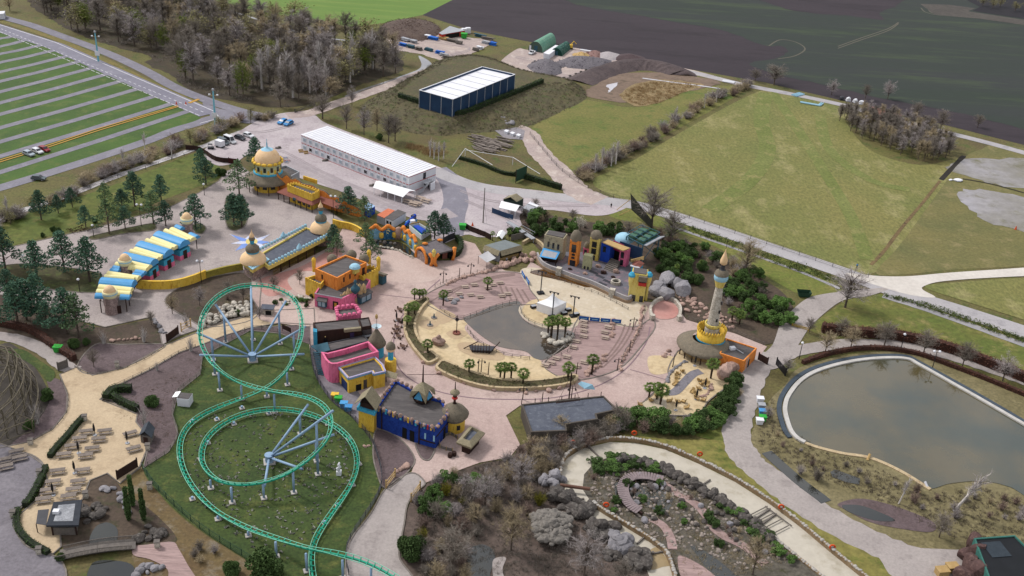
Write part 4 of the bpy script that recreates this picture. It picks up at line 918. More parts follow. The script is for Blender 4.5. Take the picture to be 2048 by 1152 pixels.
for k in range(5):
    a=f0.lerp(f1,.06+k*.14);b=f0.lerp(f1,.06+(k+1)*.14-.012);gt=MB()
    for q in range(9):gt.tube([a.lerp(b,q/8)+Vector((0,.4,0)),a.lerp(b,q/8)+Vector((0,.4,2.9))],.07,4)
    for z in(.2,1.3,2.8):gt.tube([a+Vector((0,.4,z)),b+Vector((0,.4,z))],.09,4)
    part('gate_leaf',gt,m_gate,gh);post_part(gh,b+Vector((0,.2,0)),0,3.3,.2,m_brownw,'gate_post')
def gate_tower(cx_,cy_,r,label,square):
    c=P(cx_,cy_);z=hl4
    if square:
        q=[P(489,549),P(507,563),P(537,545),P(520,533)];part('stone_base',MB().prism(q,0,z-1.2),m_stone,gh)
        part('cornice',MB().prism(inset(q,-.35),z-1.25,z-.1),m_yel2,gh);part('cornice_edge',MB().prism(inset(q,-.45),z-.12,z+.12),m_paleblue,gh)
    else:part('stone_base',MB().lathe(c,[(r*.95,0),(r*.9,z)],14),m_stone,gh)
    part('dome',MB().lathe(c+Vector((0,0,z)),[(r,0),(r*.98,.8),(r*.85,1.8),(r*.62,2.6),(r*.45,2.9)],24),m_peach,gh,smooth=True)
    part('dome_band',MB().lathe(c+Vector((0,0,z)),[(r*.46,2.8),(r*.5,3.1),(r*.48,3.5)],20),m_tur,gh,smooth=True)
    part('thatch_cap',MB().lathe(c+Vector((0,0,z)),[(r*.46,3.1),(r*.54,3.7),(r*.5,4.6),(r*.3,5.4),(.5,5.7)],20),m_thatch,gh,smooth=True)
    part('lantern',MB().lathe(c+Vector((0,0,z)),[(.55,5.6),(.6,6.0),(.8,7.0)],12),m_tur,gh,smooth=True)
    part('lantern_cap',MB().lathe(c+Vector((0,0,z)),[(.85,6.9),(1.0,7.4),(.7,7.9),(.5,8)],14),m_thatch,gh,smooth=True)
    part('spire',MB().lathe(c+Vector((0,0,z)),[(.75,7.95),(.8,8.3),(.4,9.0),(.12,9.7),(.02,10.5)],12),m_peach,gh,smooth=True)
gate_tower(508,547,3.95,'left',True);gate_tower(643,484,3.6,'right',False)
# --- star painted on the forecourt
star_=[(503,468),(513,478),(541,469),(523,482),(541,485),(524,489),(531,500),(512,495),(500,512),(494,495),(470,503),(484,489),(462,488),(481,483),(459,469),(490,478)]
sm=mat('star_white_paint','#d9d9e2','#cfd2e2',.4,c3='#8fa6d8',fine=.05);sheet('painted_star',star_,sm,z3,False)
sheet('painted_star_blue',[(471,502),(484,489),(500,487),(494,495)],mat('star_blue_paint','#7d97d2','#8ba4da',.4,fine=.05),z4,False);sheet('painted_star_blue',[(462,470),(490,478),(500,484),(481,483)],mat('star_blue_paint','#7d97d2'),z4,False)
sheet('painted_star_blue',[(541,485),(524,489),(506,486),(520,482)],mat('star_blue_paint','#7d97d2'),z4,False)
sheet('painted_sun',[(492,482),(500,478),(512,479),(515,486),(506,490),(494,489)],mat('star_yellow_paint','#e0cf8f','#d9c680',.4,fine=.05),z5,True)
# --- row of entrance booths under barrel roofs
eb=thing('entrance_booths','curved row of entrance booths under parallel blue and yellow barrel roofs','entrance',P(300,545))
zx=lambda x,y:(180+x/5.4875,430+y/5.4875)
def barrel(lx,ly,rx,ry,w_,h_,m,z):
    a,b=P(*zx(lx,ly),z+h_*.8),P(*zx(rx,ry),z+h_*.8);d=(b-a);d.z=0;L=d.length;d.normalize();q=Vector((-d.y,d.x,0));mb=MB();n=8
    for s in(0,1):
        o=a if s==0 else b
        for k in range(n+1):
            t=math.pi*k/n;mb.v.append(Vector((o.x,o.y,z))+q*math.cos(t)*w_/2+Vector((0,0,math.sin(t)*h_)))
    for k in range(n):mb.f.append((k,k+1,n+2+k,n+1+k))
    mb.f.append(tuple(range(n+1)));mb.f.append(tuple(range(n+1,2*n+2))[::-1])
    part('barrel_roof',mb,m,eb,smooth=False);return a,b,d,q
Bz=4.3
blues=[(118,705,480,735),(370,425,700,500),(540,300,862,395),(735,190,1037,290)]
for i,bb in enumerate(blues):
    a,b,d,q=barrel(*bb,4.6,2.1,m_skyb,Bz)
    part('gable_wheel',MB().lathe((0,0,0),[(0,0),(1.2,0),(1.2,.1),(0,.1)],12),m_brownw,eb,True)if False else None
    for s in(-1,1):
        for t in(.02,.5):post_part(eb,a+(b-a)*t+q*s*2.1,0,Bz,.14,m_brownw)
    if i==0:continue
    c0=b-d*2.2;c0.z=0;ang=math.atan2(d.y,d.x)
    part('booth_base',MB().box((c0.x,c0.y,.8),(4.1,4.5,1.6),ang),m_pnk,eb);part('booth',MB().box((c0.x,c0.y,2.3),(3.9,4.3,2.2),ang),m_tur,eb)
    e=c0+d*2.0;part('booth_door',MB().box((e.x,e.y,1.5),(.2,1.5,2.8),ang),m_brownw,eb)
for y_ in[(75,822,445,848,2.3),(100,768,460,808,2.5),(162,660,490,690,1.8),(195,625,537,678,2.5),(285,522,627,584,2.2),(335,482,655,556,2.5),(445,380,752,470,1.9),(498,355,797,446,2.5),(620,262,902,360,1.9),(685,240,947,342,2.5),(825,155,1077,272,1.9),(895,140,1132,252,2.5)]:barrel(*y_[:4],y_[4],1.2,m_cream,Bz)
for s_ in[(60,865,160,868,2.6),(335,875,440,878,2.6),(225,592,320,602,2.2),(470,642,570,655,2.2),(255,562,332,576,2.2),(500,606,602,625,2.2),(945,110,1012,140,2.2),(1097,195,1177,232,2.2)]:barrel(*s_[:4],s_[4],1.1,m_skyb,Bz-.4)
for x,y in((128,1075),(160,1000),(408,1065),(437,1000),(1175,375),(1080,408),(900,505),(742,612)):post_part(eb,P(*zx(x,y)),0,Bz-.2,.15,m_brownw)
rail=[P(*zx(x,y),4.0)for x,y in((440,900),(520,745),(640,600),(760,490),(900,385),(1060,300),(1210,235))]
part('eaves_rail',MB().tube(smoothpts(rail,False,4),.16,5),m_brownw,eb)
for(x,yb,r,h)in((247,1075,1.85,7.0),(410,715,1.75,7.0),(1080,245,1.75,7.0)):
    c=P(*zx(x,yb));part('turret',MB().lathe(c,[(r,0),(r*.95,h-1.6)],16),m_stone,eb);part('turret_rim',MB().lathe(c,[(r*.97,h-1.7),(r*1.08,h-1.2),(r*1.1,h),(r*.9,h),(r*.88,h-.4)],18),mat('ivory_render','#ddd5ae','#e3dcb8',.5,fine=.05),eb,smooth=True)
    part('turret_band',MB().lathe(c,[(r*1.1,h-.75),(r*1.13,h-.6),(r*1.1,h-.4)],18),m_paleblue,eb)
    part('dome',MB().lathe(c,[(r*.86,h-.4),(r*.84,h+.3),(r*.68,h+1.0),(r*.4,h+1.5),(0,h+1.7)],18),m_peach,eb,smooth=True)
c=P(236,628);part('turret_door',MB().box((c.x+.3,c.y+.15,1.3),(1.3,.4,2.4),.5),m_brownw,eb)
# --- garden walls by the entrance
def garden_wall(px,h,m,label,w_=.5,name='garden_wall',coping=None):
    pts=smoothpts(W(px),False,5);c=sum(pts,Vector((0,0,0)))/len(pts);t=thing(name,label,'wall',c);part('wall_face',MB().strip(pts,w_,0,h),m,t)
    part('coping',MB().strip(pts,w_+.2,h+.01,h+.16),coping or m,t);return t
garden_wall([(273,577),(310,579),(350,577),(385,568),(412,557)],2.7,m_yel1,'long yellow garden wall curving away from the entrance booths')
garden_wall([(412,557),(450,547),(486,540)],2.2,mat('mossy_yellow_render','#a99b4c','#978c45',.4,c3='#7d7a3c',fine=.15),'mossy olive-yellow garden wall leading to the gatehouse')
garden_wall([(666,452),(680,456),(700,460),(716,467),(727,475)],2.4,m_yel1,'short yellow curved garden wall to the right of the gatehouse')
# ------------------------------------------------------------ themed buildings round the lagoon
# --- orange and pink shop
z8,z4_=8.2,4.4
os_=thing('orange_shop','orange upper block on a pink and yellow shop with dark plank roofs','shop',ground_of((684,597),z4_))
pk=W([(629,587),(684.5,597),(734,573),(741,560),(705,545),(660,555),(641,569)],z4_)
block(os_,None,z4_,m_pnk,m_felt,0,.35,.35,pk)
eg=MB();eg.tube([Vector((v.x,v.y,z4_+.05))for v in(pk[0],pk[1])],.14,5);part('eaves_gutter',eg,m_lgrey,os_)
up=W([(630,537),(674,556),(733.5,524.5),(691,509.5)],z8);block(os_,None,z8,m_ora,m_felt,z4_-.4,.55,.4,up,'upper_wall','upper_roof')
ye=W([(610,556),(641,569.5),(652,556),(629,550)],5.6);block(os_,None,5.6,m_yel1,m_felt,0,1.0,.35,ye,'side_wall','side_roof');merlons(os_,[ye[0],ye[1]],5.6,.9,.45,m_yel1,h=.35)
yr=W([(726.5,553.5),(757,537.5),(737,530.5),(708,545)],5.4);block(os_,None,5.4,m_yel1,m_felt,0,1.0,.35,yr,'side_wall','side_roof');merlons(os_,[yr[0],yr[1],yr[2]],5.4,1.1,.5,m_yel1,h=.45)
def bay(parent,a,b,s,w_,z0,z1,dep,side=1,roofm=m_thatch):
    a,b=Vector((a.x,a.y,0)),Vector((b.x,b.y,0));d=(b-a);L=d.length;d.normalize();n_=Vector((d.y,-d.x,0))*side;c=a+d*L*s+n_*dep/2;an=math.atan2(d.y,d.x)
    f=part('bay_window',MB().box((c.x,c.y,(z0+z1)/2),(w_,dep,z1-z0),an),m_iron,parent)
    for k in(-1,1):
        g=c+d*k*w_*.22+n_*(dep/2+.02);part('pane',MB().box((g.x,g.y,(z0+z1)/2),(w_*.34,.08,(z1-z0)*.7),an),m_glass,f)
    r=MB();r.add([c+d*(-w_/2-.2)-n_*dep/2+Vector((0,0,z1+.6)),c+d*(w_/2+.2)-n_*dep/2+Vector((0,0,z1+.6)),c+d*(w_/2+.3)+n_*(dep/2+.3)+Vector((0,0,z1)),c+d*(-w_/2-.3)+n_*(dep/2+.3)+Vector((0,0,z1)),
        c+d*(-w_/2-.2)-n_*dep/2+Vector((0,0,z1-.05)),c+d*(w_/2+.2)-n_*dep/2+Vector((0,0,z1-.05)),c+d*(w_/2+.3)+n_*(dep/2+.3)+Vector((0,0,z1-.2)),c+d*(-w_/2-.3)+n_*(dep/2+.3)+Vector((0,0,z1-.2))],
        [(3,2,1,0),(4,5,6,7),(0,1,5,4),(1,2,6,5),(2,3,7,6),(3,0,4,7)]);part('bay_roof',r,roofm,f)
bay(os_,pk[0],pk[1],.3,2.6,.9,3.0,1.0,1,m_felt);face_box(os_,'door',pk[0],pk[1],.66,.85,0,3.0,m_brownw);face_box(os_,'door_light',pk[0],pk[1],.72,.8,.3,2.6,mat('warm_lit_glass','#c9a24a','#b8903c',1),.1,1,.12)
bay(os_,pk[1],pk[2],.82,4.6,.6,3.0,1.4,1,m_felt);bay(os_,yr[1],yr[2],-.06,2.6,.4,3.2,2.0,1)
for s in(.22,.42,.6):face_box(os_,'slit_window',up[1],up[2],s-.02,s+.02,5.8,7.3,m_glassd)
face_box(os_,'roof_door',up[1],up[2],.84,.92,4.5,7.0,m_brownw);face_box(os_,'slit_window',up[0],up[1],.3,.36,5.8,7.2,m_glassd)
d_=(up[2]-up[1]).normalized();c=up[1].lerp(up[2],.6)
part('dormer',MB().box((c.x,c.y-.2,7.9),(2.2,1.6,1.8),math.atan2(d_.y,d_.x)),m_yel2,os_);part('dormer_roof',MB().lathe((c.x,c.y-.2,8.7),[(1.7,0),(1.4,.6),(.8,1.0),(0,1.1)],10),m_paleblue,os_)
for x,y in((664,515),(703,506.5),(728,515)):
    c=P(x,y,z8);part('thatched_hood',MB().lathe(c-Vector((0,0,1.2)),[(1.5,0),(1.6,.9),(1.2,1.7),(.5,2.2),(0,2.3)],12),m_thatch,os_,smooth=True)
for x,y in((628,537),(738,521),(757,535)):
    c=P(x,y,5.6);part('corner_knob',MB().lathe(c,[(.5,-1),(.6,2.4),(.7,2.6),(.6,3.2),(0,3.9)],10),m_yel1,os_)
# cracked rock front of the shop
rf_=MB();rr_=random.Random(3);qa,qb=P(685,617),P(727,605)
for k in range(13):
    p=qa.lerp(qb,k/12);rf_.rock((p.x+rr_.uniform(-.4,.4),p.y+rr_.uniform(-.2,.6)+.4,0),(2.0,1.8,rr_.uniform(5,8.5)),rr_.random()*3,rr_)
part('rock_front',rf_,mat('sand_coloured_rock','#c6ae86','#b59d78',.6,c3='#8a8078',fine=.15),os_)
c=P(711,612);part('onion_ornament',MB().lathe(c,[(.3,4),(1.3,5.2),(1.4,5.8),(.9,6.4),(.3,7.2),(.5,7.8),(.45,8.3),(0,8.8)],12),m_iron,os_,smooth=True)
# --- pink crown building and brown timber house
pc=thing('pink_crown_shop','small flat-roofed shop ringed by scalloped pink merlons','shop',ground_of((676,637),5.2))
pp,_,_=block(pc,[(676,635),(722,628),(710,612),(672,617)],5.2,m_pnk,m_felt,0,.5,.35);merlons(pc,pp,5.2,1.25,1.15,m_pnk,True,closed=True,h=1.0)
bh=thing('brown_timber_house','dark brown timber house with a flat slate-grey roof and purple shutter','house',ground_of((634,663),5.0))
bp,_,_=block(bh,[(634,663),(723,654),(717,636.5),(626,645)],5.0,m_brownw,m_felt,0,.25,.3)
rr2=W([(723,654.5),(743.5,651),(738,634),(717,637)],4.4);block(bh,None,4.4,m_brownw,m_felt,0,.25,.3,rr2,'side_wall','side_roof')
face_box(bh,'shutter',bp[0],bp[1],.74,.83,1.4,3.6,mat('purple_paint','#4d3f63','#574870',1));face_box(bh,'door',bp[0],bp[1],.14,.22,.1,2.6,m_hole)
face_box(bh,'wall_lamp',bp[0],bp[1],.17,.19,3.0,3.3,mat('warm_lamp_glass','#f0d89a','#e8cc88',1));face_box(bh,'thatch_awning',bp[0],bp[1],.6,.98,4.3,5.2,m_thatchl,.9)
part('corner_post',MB().prism(W([(626,663),(634,664.5),(634,658),(626,656)],5.2),0,5.2),m_tur,bh)
fr2=rr2;face_box(bh,'shop_front',fr2[0],fr2[1],.08,.95,1.6,3.4,m_glassd);face_box(bh,'fretwork',fr2[0],fr2[1],.02,.98,1.1,1.7,m_lgrey,.1,1,.1)
lw=thing('low_roof_shed','low dark flat-roofed shed between the timber house and the pink walls','shed',ground_of((650,703),3.0));block(lw,[(632,690),(650,704),(738,681),(728,670)],3.0,m_dgrey,m_felt,0,.2,.3)
stc=thing('outside_stairs','steep blue-grey outside stairs beside the pink building','stairs',P(640,750));s1=MB();a,b=P(632,705,3.4),P(643,752,.1)
for k in range(14):
    q=a.lerp(b,k/13);s1.box((q.x,q.y,q.z),(1.6,.5,.12),-.2)
part('treads',s1,m_iron,stc)
for sx in(-.85,.85):part('handrail',MB().tube([a+Vector((sx,.2,1)),b+Vector((sx,0,1))],.06,4),m_dgrey,stc);part('stringer',MB().tube([a+Vector((sx,.2,-.1)),b+Vector((sx,0,-.1))],.12,4),m_dgrey,stc)
part('landing',MB().prism(W([(622,692),(640,706),(660,700),(655,684)],3.4),3.2,3.4),m_iron,stc)
for x,y in((622,716),(640,728)):post_part(stc,P(x,y),0,3.3,.1,m_dgrey)
# --- pink walled building
pw=thing('pink_building','long bright pink building with high curved parapets round a dark plank roof','building',ground_of((662,727),6.0))
pq=[P(642,703.5,6.0),P(651,719,6.0),P(657,725,6.0),P(663,727.5,6.0),P(675,727,6.0),P(757.5,703,6.0),P(737,682,6.0),P(690,697,6.0),P(655,705.5,6.0)]
block(pw,None,6.0,m_pnk,m_felt,0,1.5,.5,pq);face_box(pw,'slot',pq[0],pq[2],.5,.56,.3,3.5,m_brownw)
# --- yellow and blue building
yb=thing('yellow_building','mustard yellow building with turquoise cornice, white edging and a blue door','building',ground_of((697,756),4.7))
yq=W([(678.5,735),(697,756.5),(745,742.5),(748,748),(770,743),(764,730),(749,715)],4.7);block(yb,None,4.7,m_yel1,m_felt,0,.35,.4,yq)
def trim(root,pts,z,r,m,name='cornice',closed=True):
    mb=MB();q=inset(pts,-.08)
    for a,b in zip(q,q[1:]+q[:1]):mb.strip([a,b],r,z-.35,z)
    part(name,mb,m,root)
trim(yb,yq,4.65,.35,m_tur);trim(yb,yq,4.95,.4,mat('lilac_edging','#b9b4cc','#a9a4c0',2,fine=.2),'edging')
face_box(yb,'door',yq[0],yq[1],.25,.85,0,2.8,mat('navy_door','#2a3b66','#30446f',.5));face_box(yb,'doorway',yq[1],yq[2],.3,.52,0,2.0,m_hole);face_box(yb,'niche',yq[1],yq[2],.62,.76,0,2.8,mat('grey_statue_niche','#6b625a','#5a524c',1))
c=P(781,742);tw_=thing('turquoise_minaret','little turquoise minaret with a thatched cap and antenna on the yellow building','minaret',c)
part('shaft',MB().lathe(c,[(.75,3.5),(.7,6.4)],12),m_tur,tw_,smooth=True);part('collar',MB().lathe(c,[(1.0,6.3),(1.3,6.9),(1.2,7.3)],14),m_peach,tw_,smooth=True);part('cap',MB().lathe(c,[(1.3,7.1),(1.2,7.9),(.6,8.7),(0,9)],14),m_thatch,tw_,smooth=True)
part('mast',MB().tube([c+Vector((0,0,8.9)),c+Vector((1.2,.5,12))],.06,4),m_brownw,tw_)
part('shaft_base',MB().lathe(c,[(1.6,0),(1.5,3.6),(.7,3.7)],12),m_yel1,tw_)
c=P(788,752);hg=thing('thatched_hood','flat pale thatched porch beside the turquoise minaret','porch',c);gable(hg,*W([(770,752),(775,741),(797,748),(793,758)],3.2),3.2,3.9,m_thatchl,'roof')
for x,y in((772,764),(792,769)):post_part(hg,P(x,y),0,3.1,.15,m_brownw)
c=P(753,712);tt=thing('thatched_tower','round turquoise tower under a tall conical thatched roof with a flower dish','tower',c)
part('body',MB().lathe(c,[(2.0,0),(1.95,4.2)],12),m_tur,tt);cone_roof(tt,c,[(2.5,3.7),(2.6,4.1),(1.7,6.0),(.9,7.4),(.3,8.4)],m_thatch,n=16)
part('flower_dish',MB().lathe(c,[(.2,8.3),(.5,8.6),(1.3,9.2),(1.35,9.3),(.4,8.75)],14),mat('enamel_dish','#cfd8dc','#b9cdd6',1),tt);part('mast',MB().tube([c+Vector((0,0,8.4)),c+Vector((0,0,12))],.06,4),m_dgrey,tt);part('lantern',MB().lathe(c,[(.3,11.6),(.4,12),(.35,12.6),(.1,12.9)],8),m_pale_w,tt)
# --- blue castle
zb=6.0
bc=thing('blue_castle','deep blue castle-like restaurant with a big dark plank roof and boulder-topped walls','restaurant',ground_of((840,848),zb))
bq=W([(752,814),(840,848),(872,857),(898,826),(884,800),(846,790),(790,759)],zb);block(bc,None,zb,m_blu,m_felt,0,.6,.5,bq)
mb=MB();rr_=random.Random(8);loop=bq+[bq[0]]
for a,b in zip(loop[:-1],loop[1:]):
    k=max(2,int((b-a).length/1.5))
    for i in range(k):
        p=a.lerp(b,(i+.5)/k);mb.rock((p.x,p.y,zb-.3),(1.15,1.0,rr_.uniform(1.0,1.6)),rr_.random()*3,rr_)
part('stone_merlons',mb,m_rockp,bc)
for i,s in enumerate([.06+.085*k for k in range(11)]):face_box(bc,'plank_panel',bq[0],bq[1],s-.02,s+.02,zb-.9,zb+.5,[m_yel1,m_greyw,m_tur,m_greyw][i%4],.2)
for s in(.0,.2,.4,.6,.8):face_box(bc,'plank_panel',bq[1],bq[2],s+.05,s+.14,zb-.9,zb+.4,[m_greyw,m_tur,m_red,m_yel1,m_greyw][int(s*5)],.2)
for s in(.66,.83):face_box(bc,'doorway',bq[0],bq[1],s-.05,s+.05,0,3.2,m_hole)
for s in(.14,.99):face_box(bc,'timber_post',bq[0],bq[1],s-.01,s+.01,0,zb,m_brownw,.25)
face_box(bc,'doorway',bq[2],bq[3],.6,.75,0,3,m_hole)
for s,m_ in((.35,m_paleblue),(.9,m_paleblue)):face_box(bc,'shield',bq[1],bq[2],s-.05,s+.05,2.2,3.8,m_paleblue)
face_box(bc,'timber_brace',bq[1],bq[2],.02,.98,1.6,1.85,m_brownw,.2);face_box(bc,'timber_brace',bq[2],bq[3],.05,.95,3.4,3.65,m_brownw,.2)
yt=thing('yellow_gate_tower','square yellow tower with turquoise cornice and a steep thatched gable','tower',ground_of((748,823),6.0))
tq=W([(717,814),(748,824),(756,809),(727,800)],6.0);part('wall',MB().prism(tq,0,5.2),m_yel1,yt);part('cornice',MB().prism(inset(tq,-.35),5.2,6.1),m_tur,yt)
gable(yt,*[inset(tq,-.8)[i]for i in(0,1,2,3)],7.2,10.2,m_thatchl,'thatch_roof');part('gable_boards',MB().prism(inset(tq,.3),6.1,7.4),m_brownw,yt)
c=P(907,857);rt_=thing('yellow_round_tower','round yellow tower with a broad conical thatched roof and a nest-topped mast','tower',c)
part('body',MB().lathe(c,[(2.7,0),(2.7,3.4)],18),m_yel1,rt_,smooth=True);part('plank_band',MB().lathe(c,[(2.8,3.3),(2.85,4.6)],18),m_greyw,rt_);cone_roof(rt_,c,[(3.5,4.2),(3.6,4.6),(2.6,5.9),(1.3,6.9),(.5,7.4)],m_thatch,n=22)
part('mast',MB().tube([c+Vector((0,0,7.2)),c+Vector((0,0,13.5))],[.35,.08],6),m_brownw,rt_);part('lantern_ring',MB().lathe(c,[(.5,8.6),(.75,8.9),(.5,9.3)],10),m_red,rt_);part('nest_roof',MB().lathe(c,[(.4,9.6),(1.2,10.4),(1.1,10.7),(.4,11.3),(0,11.5)],12),m_thatchl,rt_,smooth=True)
q_=c+Vector((1.3,-2.42,0));part('window',MB().box((q_.x,q_.y,2.0),(.8,.3,1.2),.45),m_glassd,rt_)
# winged thatched lantern on the castle roof
c=P(845,797,zb);wl=thing('winged_lantern','thatched four-winged roof lantern with blue glass on the castle roof','lantern',c)
part('base',MB().lathe(c-Vector((0,0,.6)),[(1.8,0),(2.6,1.0),(2.6,1.3)],8),m_brownw,wl)
for k in range(4):
    a=.35+k*math.pi/2;d=Vector((math.cos(a),math.sin(a),0));e=Vector((-d.y,d.x,0));mb=MB()
    mb.add([c+Vector((0,0,5.0)),c+d*2.9+Vector((0,0,2.6)),c+d*3.3+Vector((0,0,.6)),c+(d+e)*1.3+Vector((0,0,3.2)),c+(d-e)*1.3+Vector((0,0,3.2)),c+Vector((0,0,4.6)),c+d*2.7+Vector((0,0,2.3)),c+d*3.1+Vector((0,0,.4))],[(0,1,3),(0,4,1),(1,2,3),(1,4,2),(5,3,6),(5,6,4),(3,7,6),(6,7,4)])
    part('wing',mb,m_thatchl,wl)
    f=(d+e).normalized();g=Vector((-f.y,f.x,0));part('blue_pane',MB().add([c+f*2.1+g*1.2+Vector((0,0,.8)),c+f*2.1-g*1.2+Vector((0,0,.8)),c+f*1.3+Vector((0,0,3.2)),c+f*1.8+Vector((0,0,.8)),c+f*1.1+Vector((0,0,3.0))],[(0,1,2),(1,3,4,2),(0,2,4,3)]),mat('blue_glass','#4f93b8','#5aa0c4',.5,rough=.3),wl)
part('mast',MB().tube([c+Vector((0,0,4.6)),c+Vector((0,0,9.5))],[.25,.12],6),m_brownw,wl);part('yard',MB().tube([c+Vector((-4,1.5,5.6)),c+Vector((3.4,1,6.6))],.06,4),m_brownw,wl)
# --- thatched kiosk
kz=3.4;kq=W([(915,882),(942,892),(968,864),(941,851)],kz)
kk=thing('thatched_kiosk','square dark kiosk with a thick shaggy thatch rim round a sunk roof','kiosk',ground_of((942,892),kz));part('wall',MB().prism(inset(kq,.8),0,2.9),m_brownw,kk)
rim=MB();o_,i_=kq,inset(kq,.95);n=4
rim.v=[Vector((v.x,v.y,2.5))for v in inset(kq,-.1)]+[Vector((v.x,v.y,3.1))for v in inset(kq,-.25)]+[Vector((v.x,v.y,4.0))for v in i_]+[Vector((v.x,v.y,3.2))for v in inset(kq,1.05)]
rim.f=[(a+k,a+(k+1)%4,b+(k+1)%4,b+k)for a,b in((0,4),(4,8),(8,12))for k in range(4)];part('thatch_rim',rim,m_thatchl,kk)
r=MB();flatfaces(r,inset(kq,.9),3.3);part('roof',r,m_feltb,kk)
# --- flat dark theatre roof at the lower edge of the plaza
zt=3.8
ft=thing('flat_roof_theatre','low building with a wide blue-grey felt roof stepped at its right corner','building',ground_of((1061,864),zt))
fq=W([(1043,808),(1062,864),(1134,861),(1132,848),(1196,838),(1193,828),(1236,819),(1207,791)],zt);block(ft,None,zt,mat('theatre_boards','#5a544e','#655e57',.6,fine=.2,stretch=(3,3,.4)),m_feltb,0,.3,.4,fq)
for k in range(7):post_part(ft,fq[0].lerp(fq[7],k/6.2),zt-.2,zt+1.2,.1,m_brownw,'mooring_post')
part('plank_bridge',MB().tube([P(1112,806,4.6),P(1160,800,4.6)],.12,4).tube([P(1112,800,5.2),P(1160,795,5.2)],.08,4),m_brownw,ft)
c=P(1137,806,0);mp_=thing('rigged_mast','wooden ship mast with ropes behind the flat theatre roof','mast',c);part('pole',MB().tube([c,c+Vector((0,0,9))],.18,6),m_brownw,mp_);part('rope',MB().tube([c+Vector((0,0,8.5)),P(1160,803,4.2)],.05,4).tube([c+Vector((0,0,8.5)),P(1114,806,4.2)],.05,4),m_brownw,mp_)
c=P(1170,800);ub=thing('upturned_boat','pale upturned boat hull at the back of the theatre roof','boat',c);part('hull',MB().add([c+Vector((-2.2,1.2,4)),c+Vector((2.2,-1,4)),c+Vector((-.6,-.9,4)),c+Vector((1,1.1,4)),c+Vector((-1.4,.6,5.2)),c+Vector((1.4,-.5,5.2))],[(0,2,4),(2,1,5,4),(1,3,5),(3,0,4,5),(0,3,1,2)]),m_paleblue,ub)
# --- bar with the minaret
c=P(1406,706);bar=thing('minaret_bar','round thatched bar topped by a yellow crenellated ring and a tall leaning-look stone minaret','bar',c)
bar['label']='round thatched beach bar with a yellow crown ring and tall pale stone minaret'
c2=P(1416,704)
part('wall',MB().lathe(c,[(5.2,0),(5.2,3)],20),m_pale_w,bar);cone_roof(bar,c,[(7.6,2.5),(7.8,2.9),(6.8,3.6),(4.2,4.7),(3.6,4.9)],m_thatch,n=30)
for k in range(9):a=-2.9+k*.36;post_part(bar,c+Vector((math.cos(a)*7.0,math.sin(a)*7.0,0)),0,2.7,.16,m_brownw)
part('ring_cornice',MB().lathe(c2,[(3.9,4.2),(4.1,4.5),(4.0,4.9)],28),m_tur,bar,smooth=True);part('crown_ring',MB().lathe(c2,[(3.85,4.7),(4.0,7.4),(3.7,7.4),(3.6,5.2)],28),m_yel1,bar,smooth=True)
part('ring_deck',MB().lathe(c2,[(3.62,5.25),(0,5.25)],24),m_dgrey,bar)
mb=MB()
for k in range(30):
    a=k*.2094;q=c2+Vector((math.cos(a)*3.85,math.sin(a)*3.85,7.3));mb.lathe(q,[(.3,0),(.32,.5),(.15,.85),(0,.9)],6)
part('battlements',mb,m_yel1,bar)
HM=HT(1416,704,505)
part('minaret_base',MB().lathe(c2,[(2.1,5),(2.0,8.3)],16),m_stonel,bar,smooth=True);part('balcony',MB().lathe(c2,[(1.8,8.2),(2.2,8.8),(2.25,9.4),(1.9,9.4)],16),m_yel2,bar)
part('minaret_shaft',MB().lathe(c2,[(1.6,9),(1.4,14),(1.15,19),(.98,HM-10.2)],16),m_stonel,bar,smooth=True)
z=HM-10.3
part('gallery',MB().lathe(c2,[(1.1,z),(1.2,z+.5),(1.7,z+2.2)],16),m_yel2,bar,smooth=True);part('gallery_ring',MB().lathe(c2,[(1.75,z+2.1),(1.95,z+2.8),(1.9,z+3.7),(1.6,z+3.8)],16),m_paleblue,bar,smooth=True)
part('gallery_roof',MB().lathe(c2,[(2.0,z+3.7),(1.7,z+4.6),(.9,z+5.2)],16),m_thatch,bar,smooth=True);part('lantern',MB().lathe(c2,[(.8,z+5.1),(.6,z+5.4),(.55,z+6.8)],10),m_dgrey,bar)
part('spire',MB().lathe(c2,[(.6,z+6.7),(1.0,z+7.1),(1.0,z+8.0),(.5,z+9.6),(.15,z+10.6),(.05,z+11.5)],14),m_peach,bar,smooth=True);part('finial',MB().tube([c2+Vector((0,0,z+11)),c2+Vector((0,0,z+14))],.07,4),m_black,bar)
for k in range(5):a=-1.2+k*.3;q=c2+Vector((math.cos(a)*1.5,math.sin(a)*1.5,11+k*2.6));part('slit_window',MB().box((q.x,q.y,q.z),(.3,.5,.9),a),m_glassd,bar)
oz=3.9;oq=W([(1439,706),(1488,722),(1514,696),(1452,676)],oz);bk_=thing('orange_annex','orange flat-roofed annex behind the thatched beach bar','annex',ground_of((1488,722),oz));block(bk_,None,oz,m_ora,m_felt,0,.3,.35,oq)
face_box(bk_,'door',oq[1],oq[2],.35,.5,0,2.4,m_hole);c=P(1465,697,oz);part('roof_unit',MB().box((c.x,c.y,oz+.1),(1.5,1.1,.8),.3),m_wht,bk_);part('duct',MB().tube([c+Vector((.8,0,.1)),P(1487,707,oz+.1)],.15,5),m_lgrey,bk_)
part('ladder',MB().tube([P(1495,716,oz+.9),ground_of((1493,722),oz)],.08,4).tube([P(1498,714,oz+.9),ground_of((1496,720),oz)],.08,4),m_lgrey,bk_)
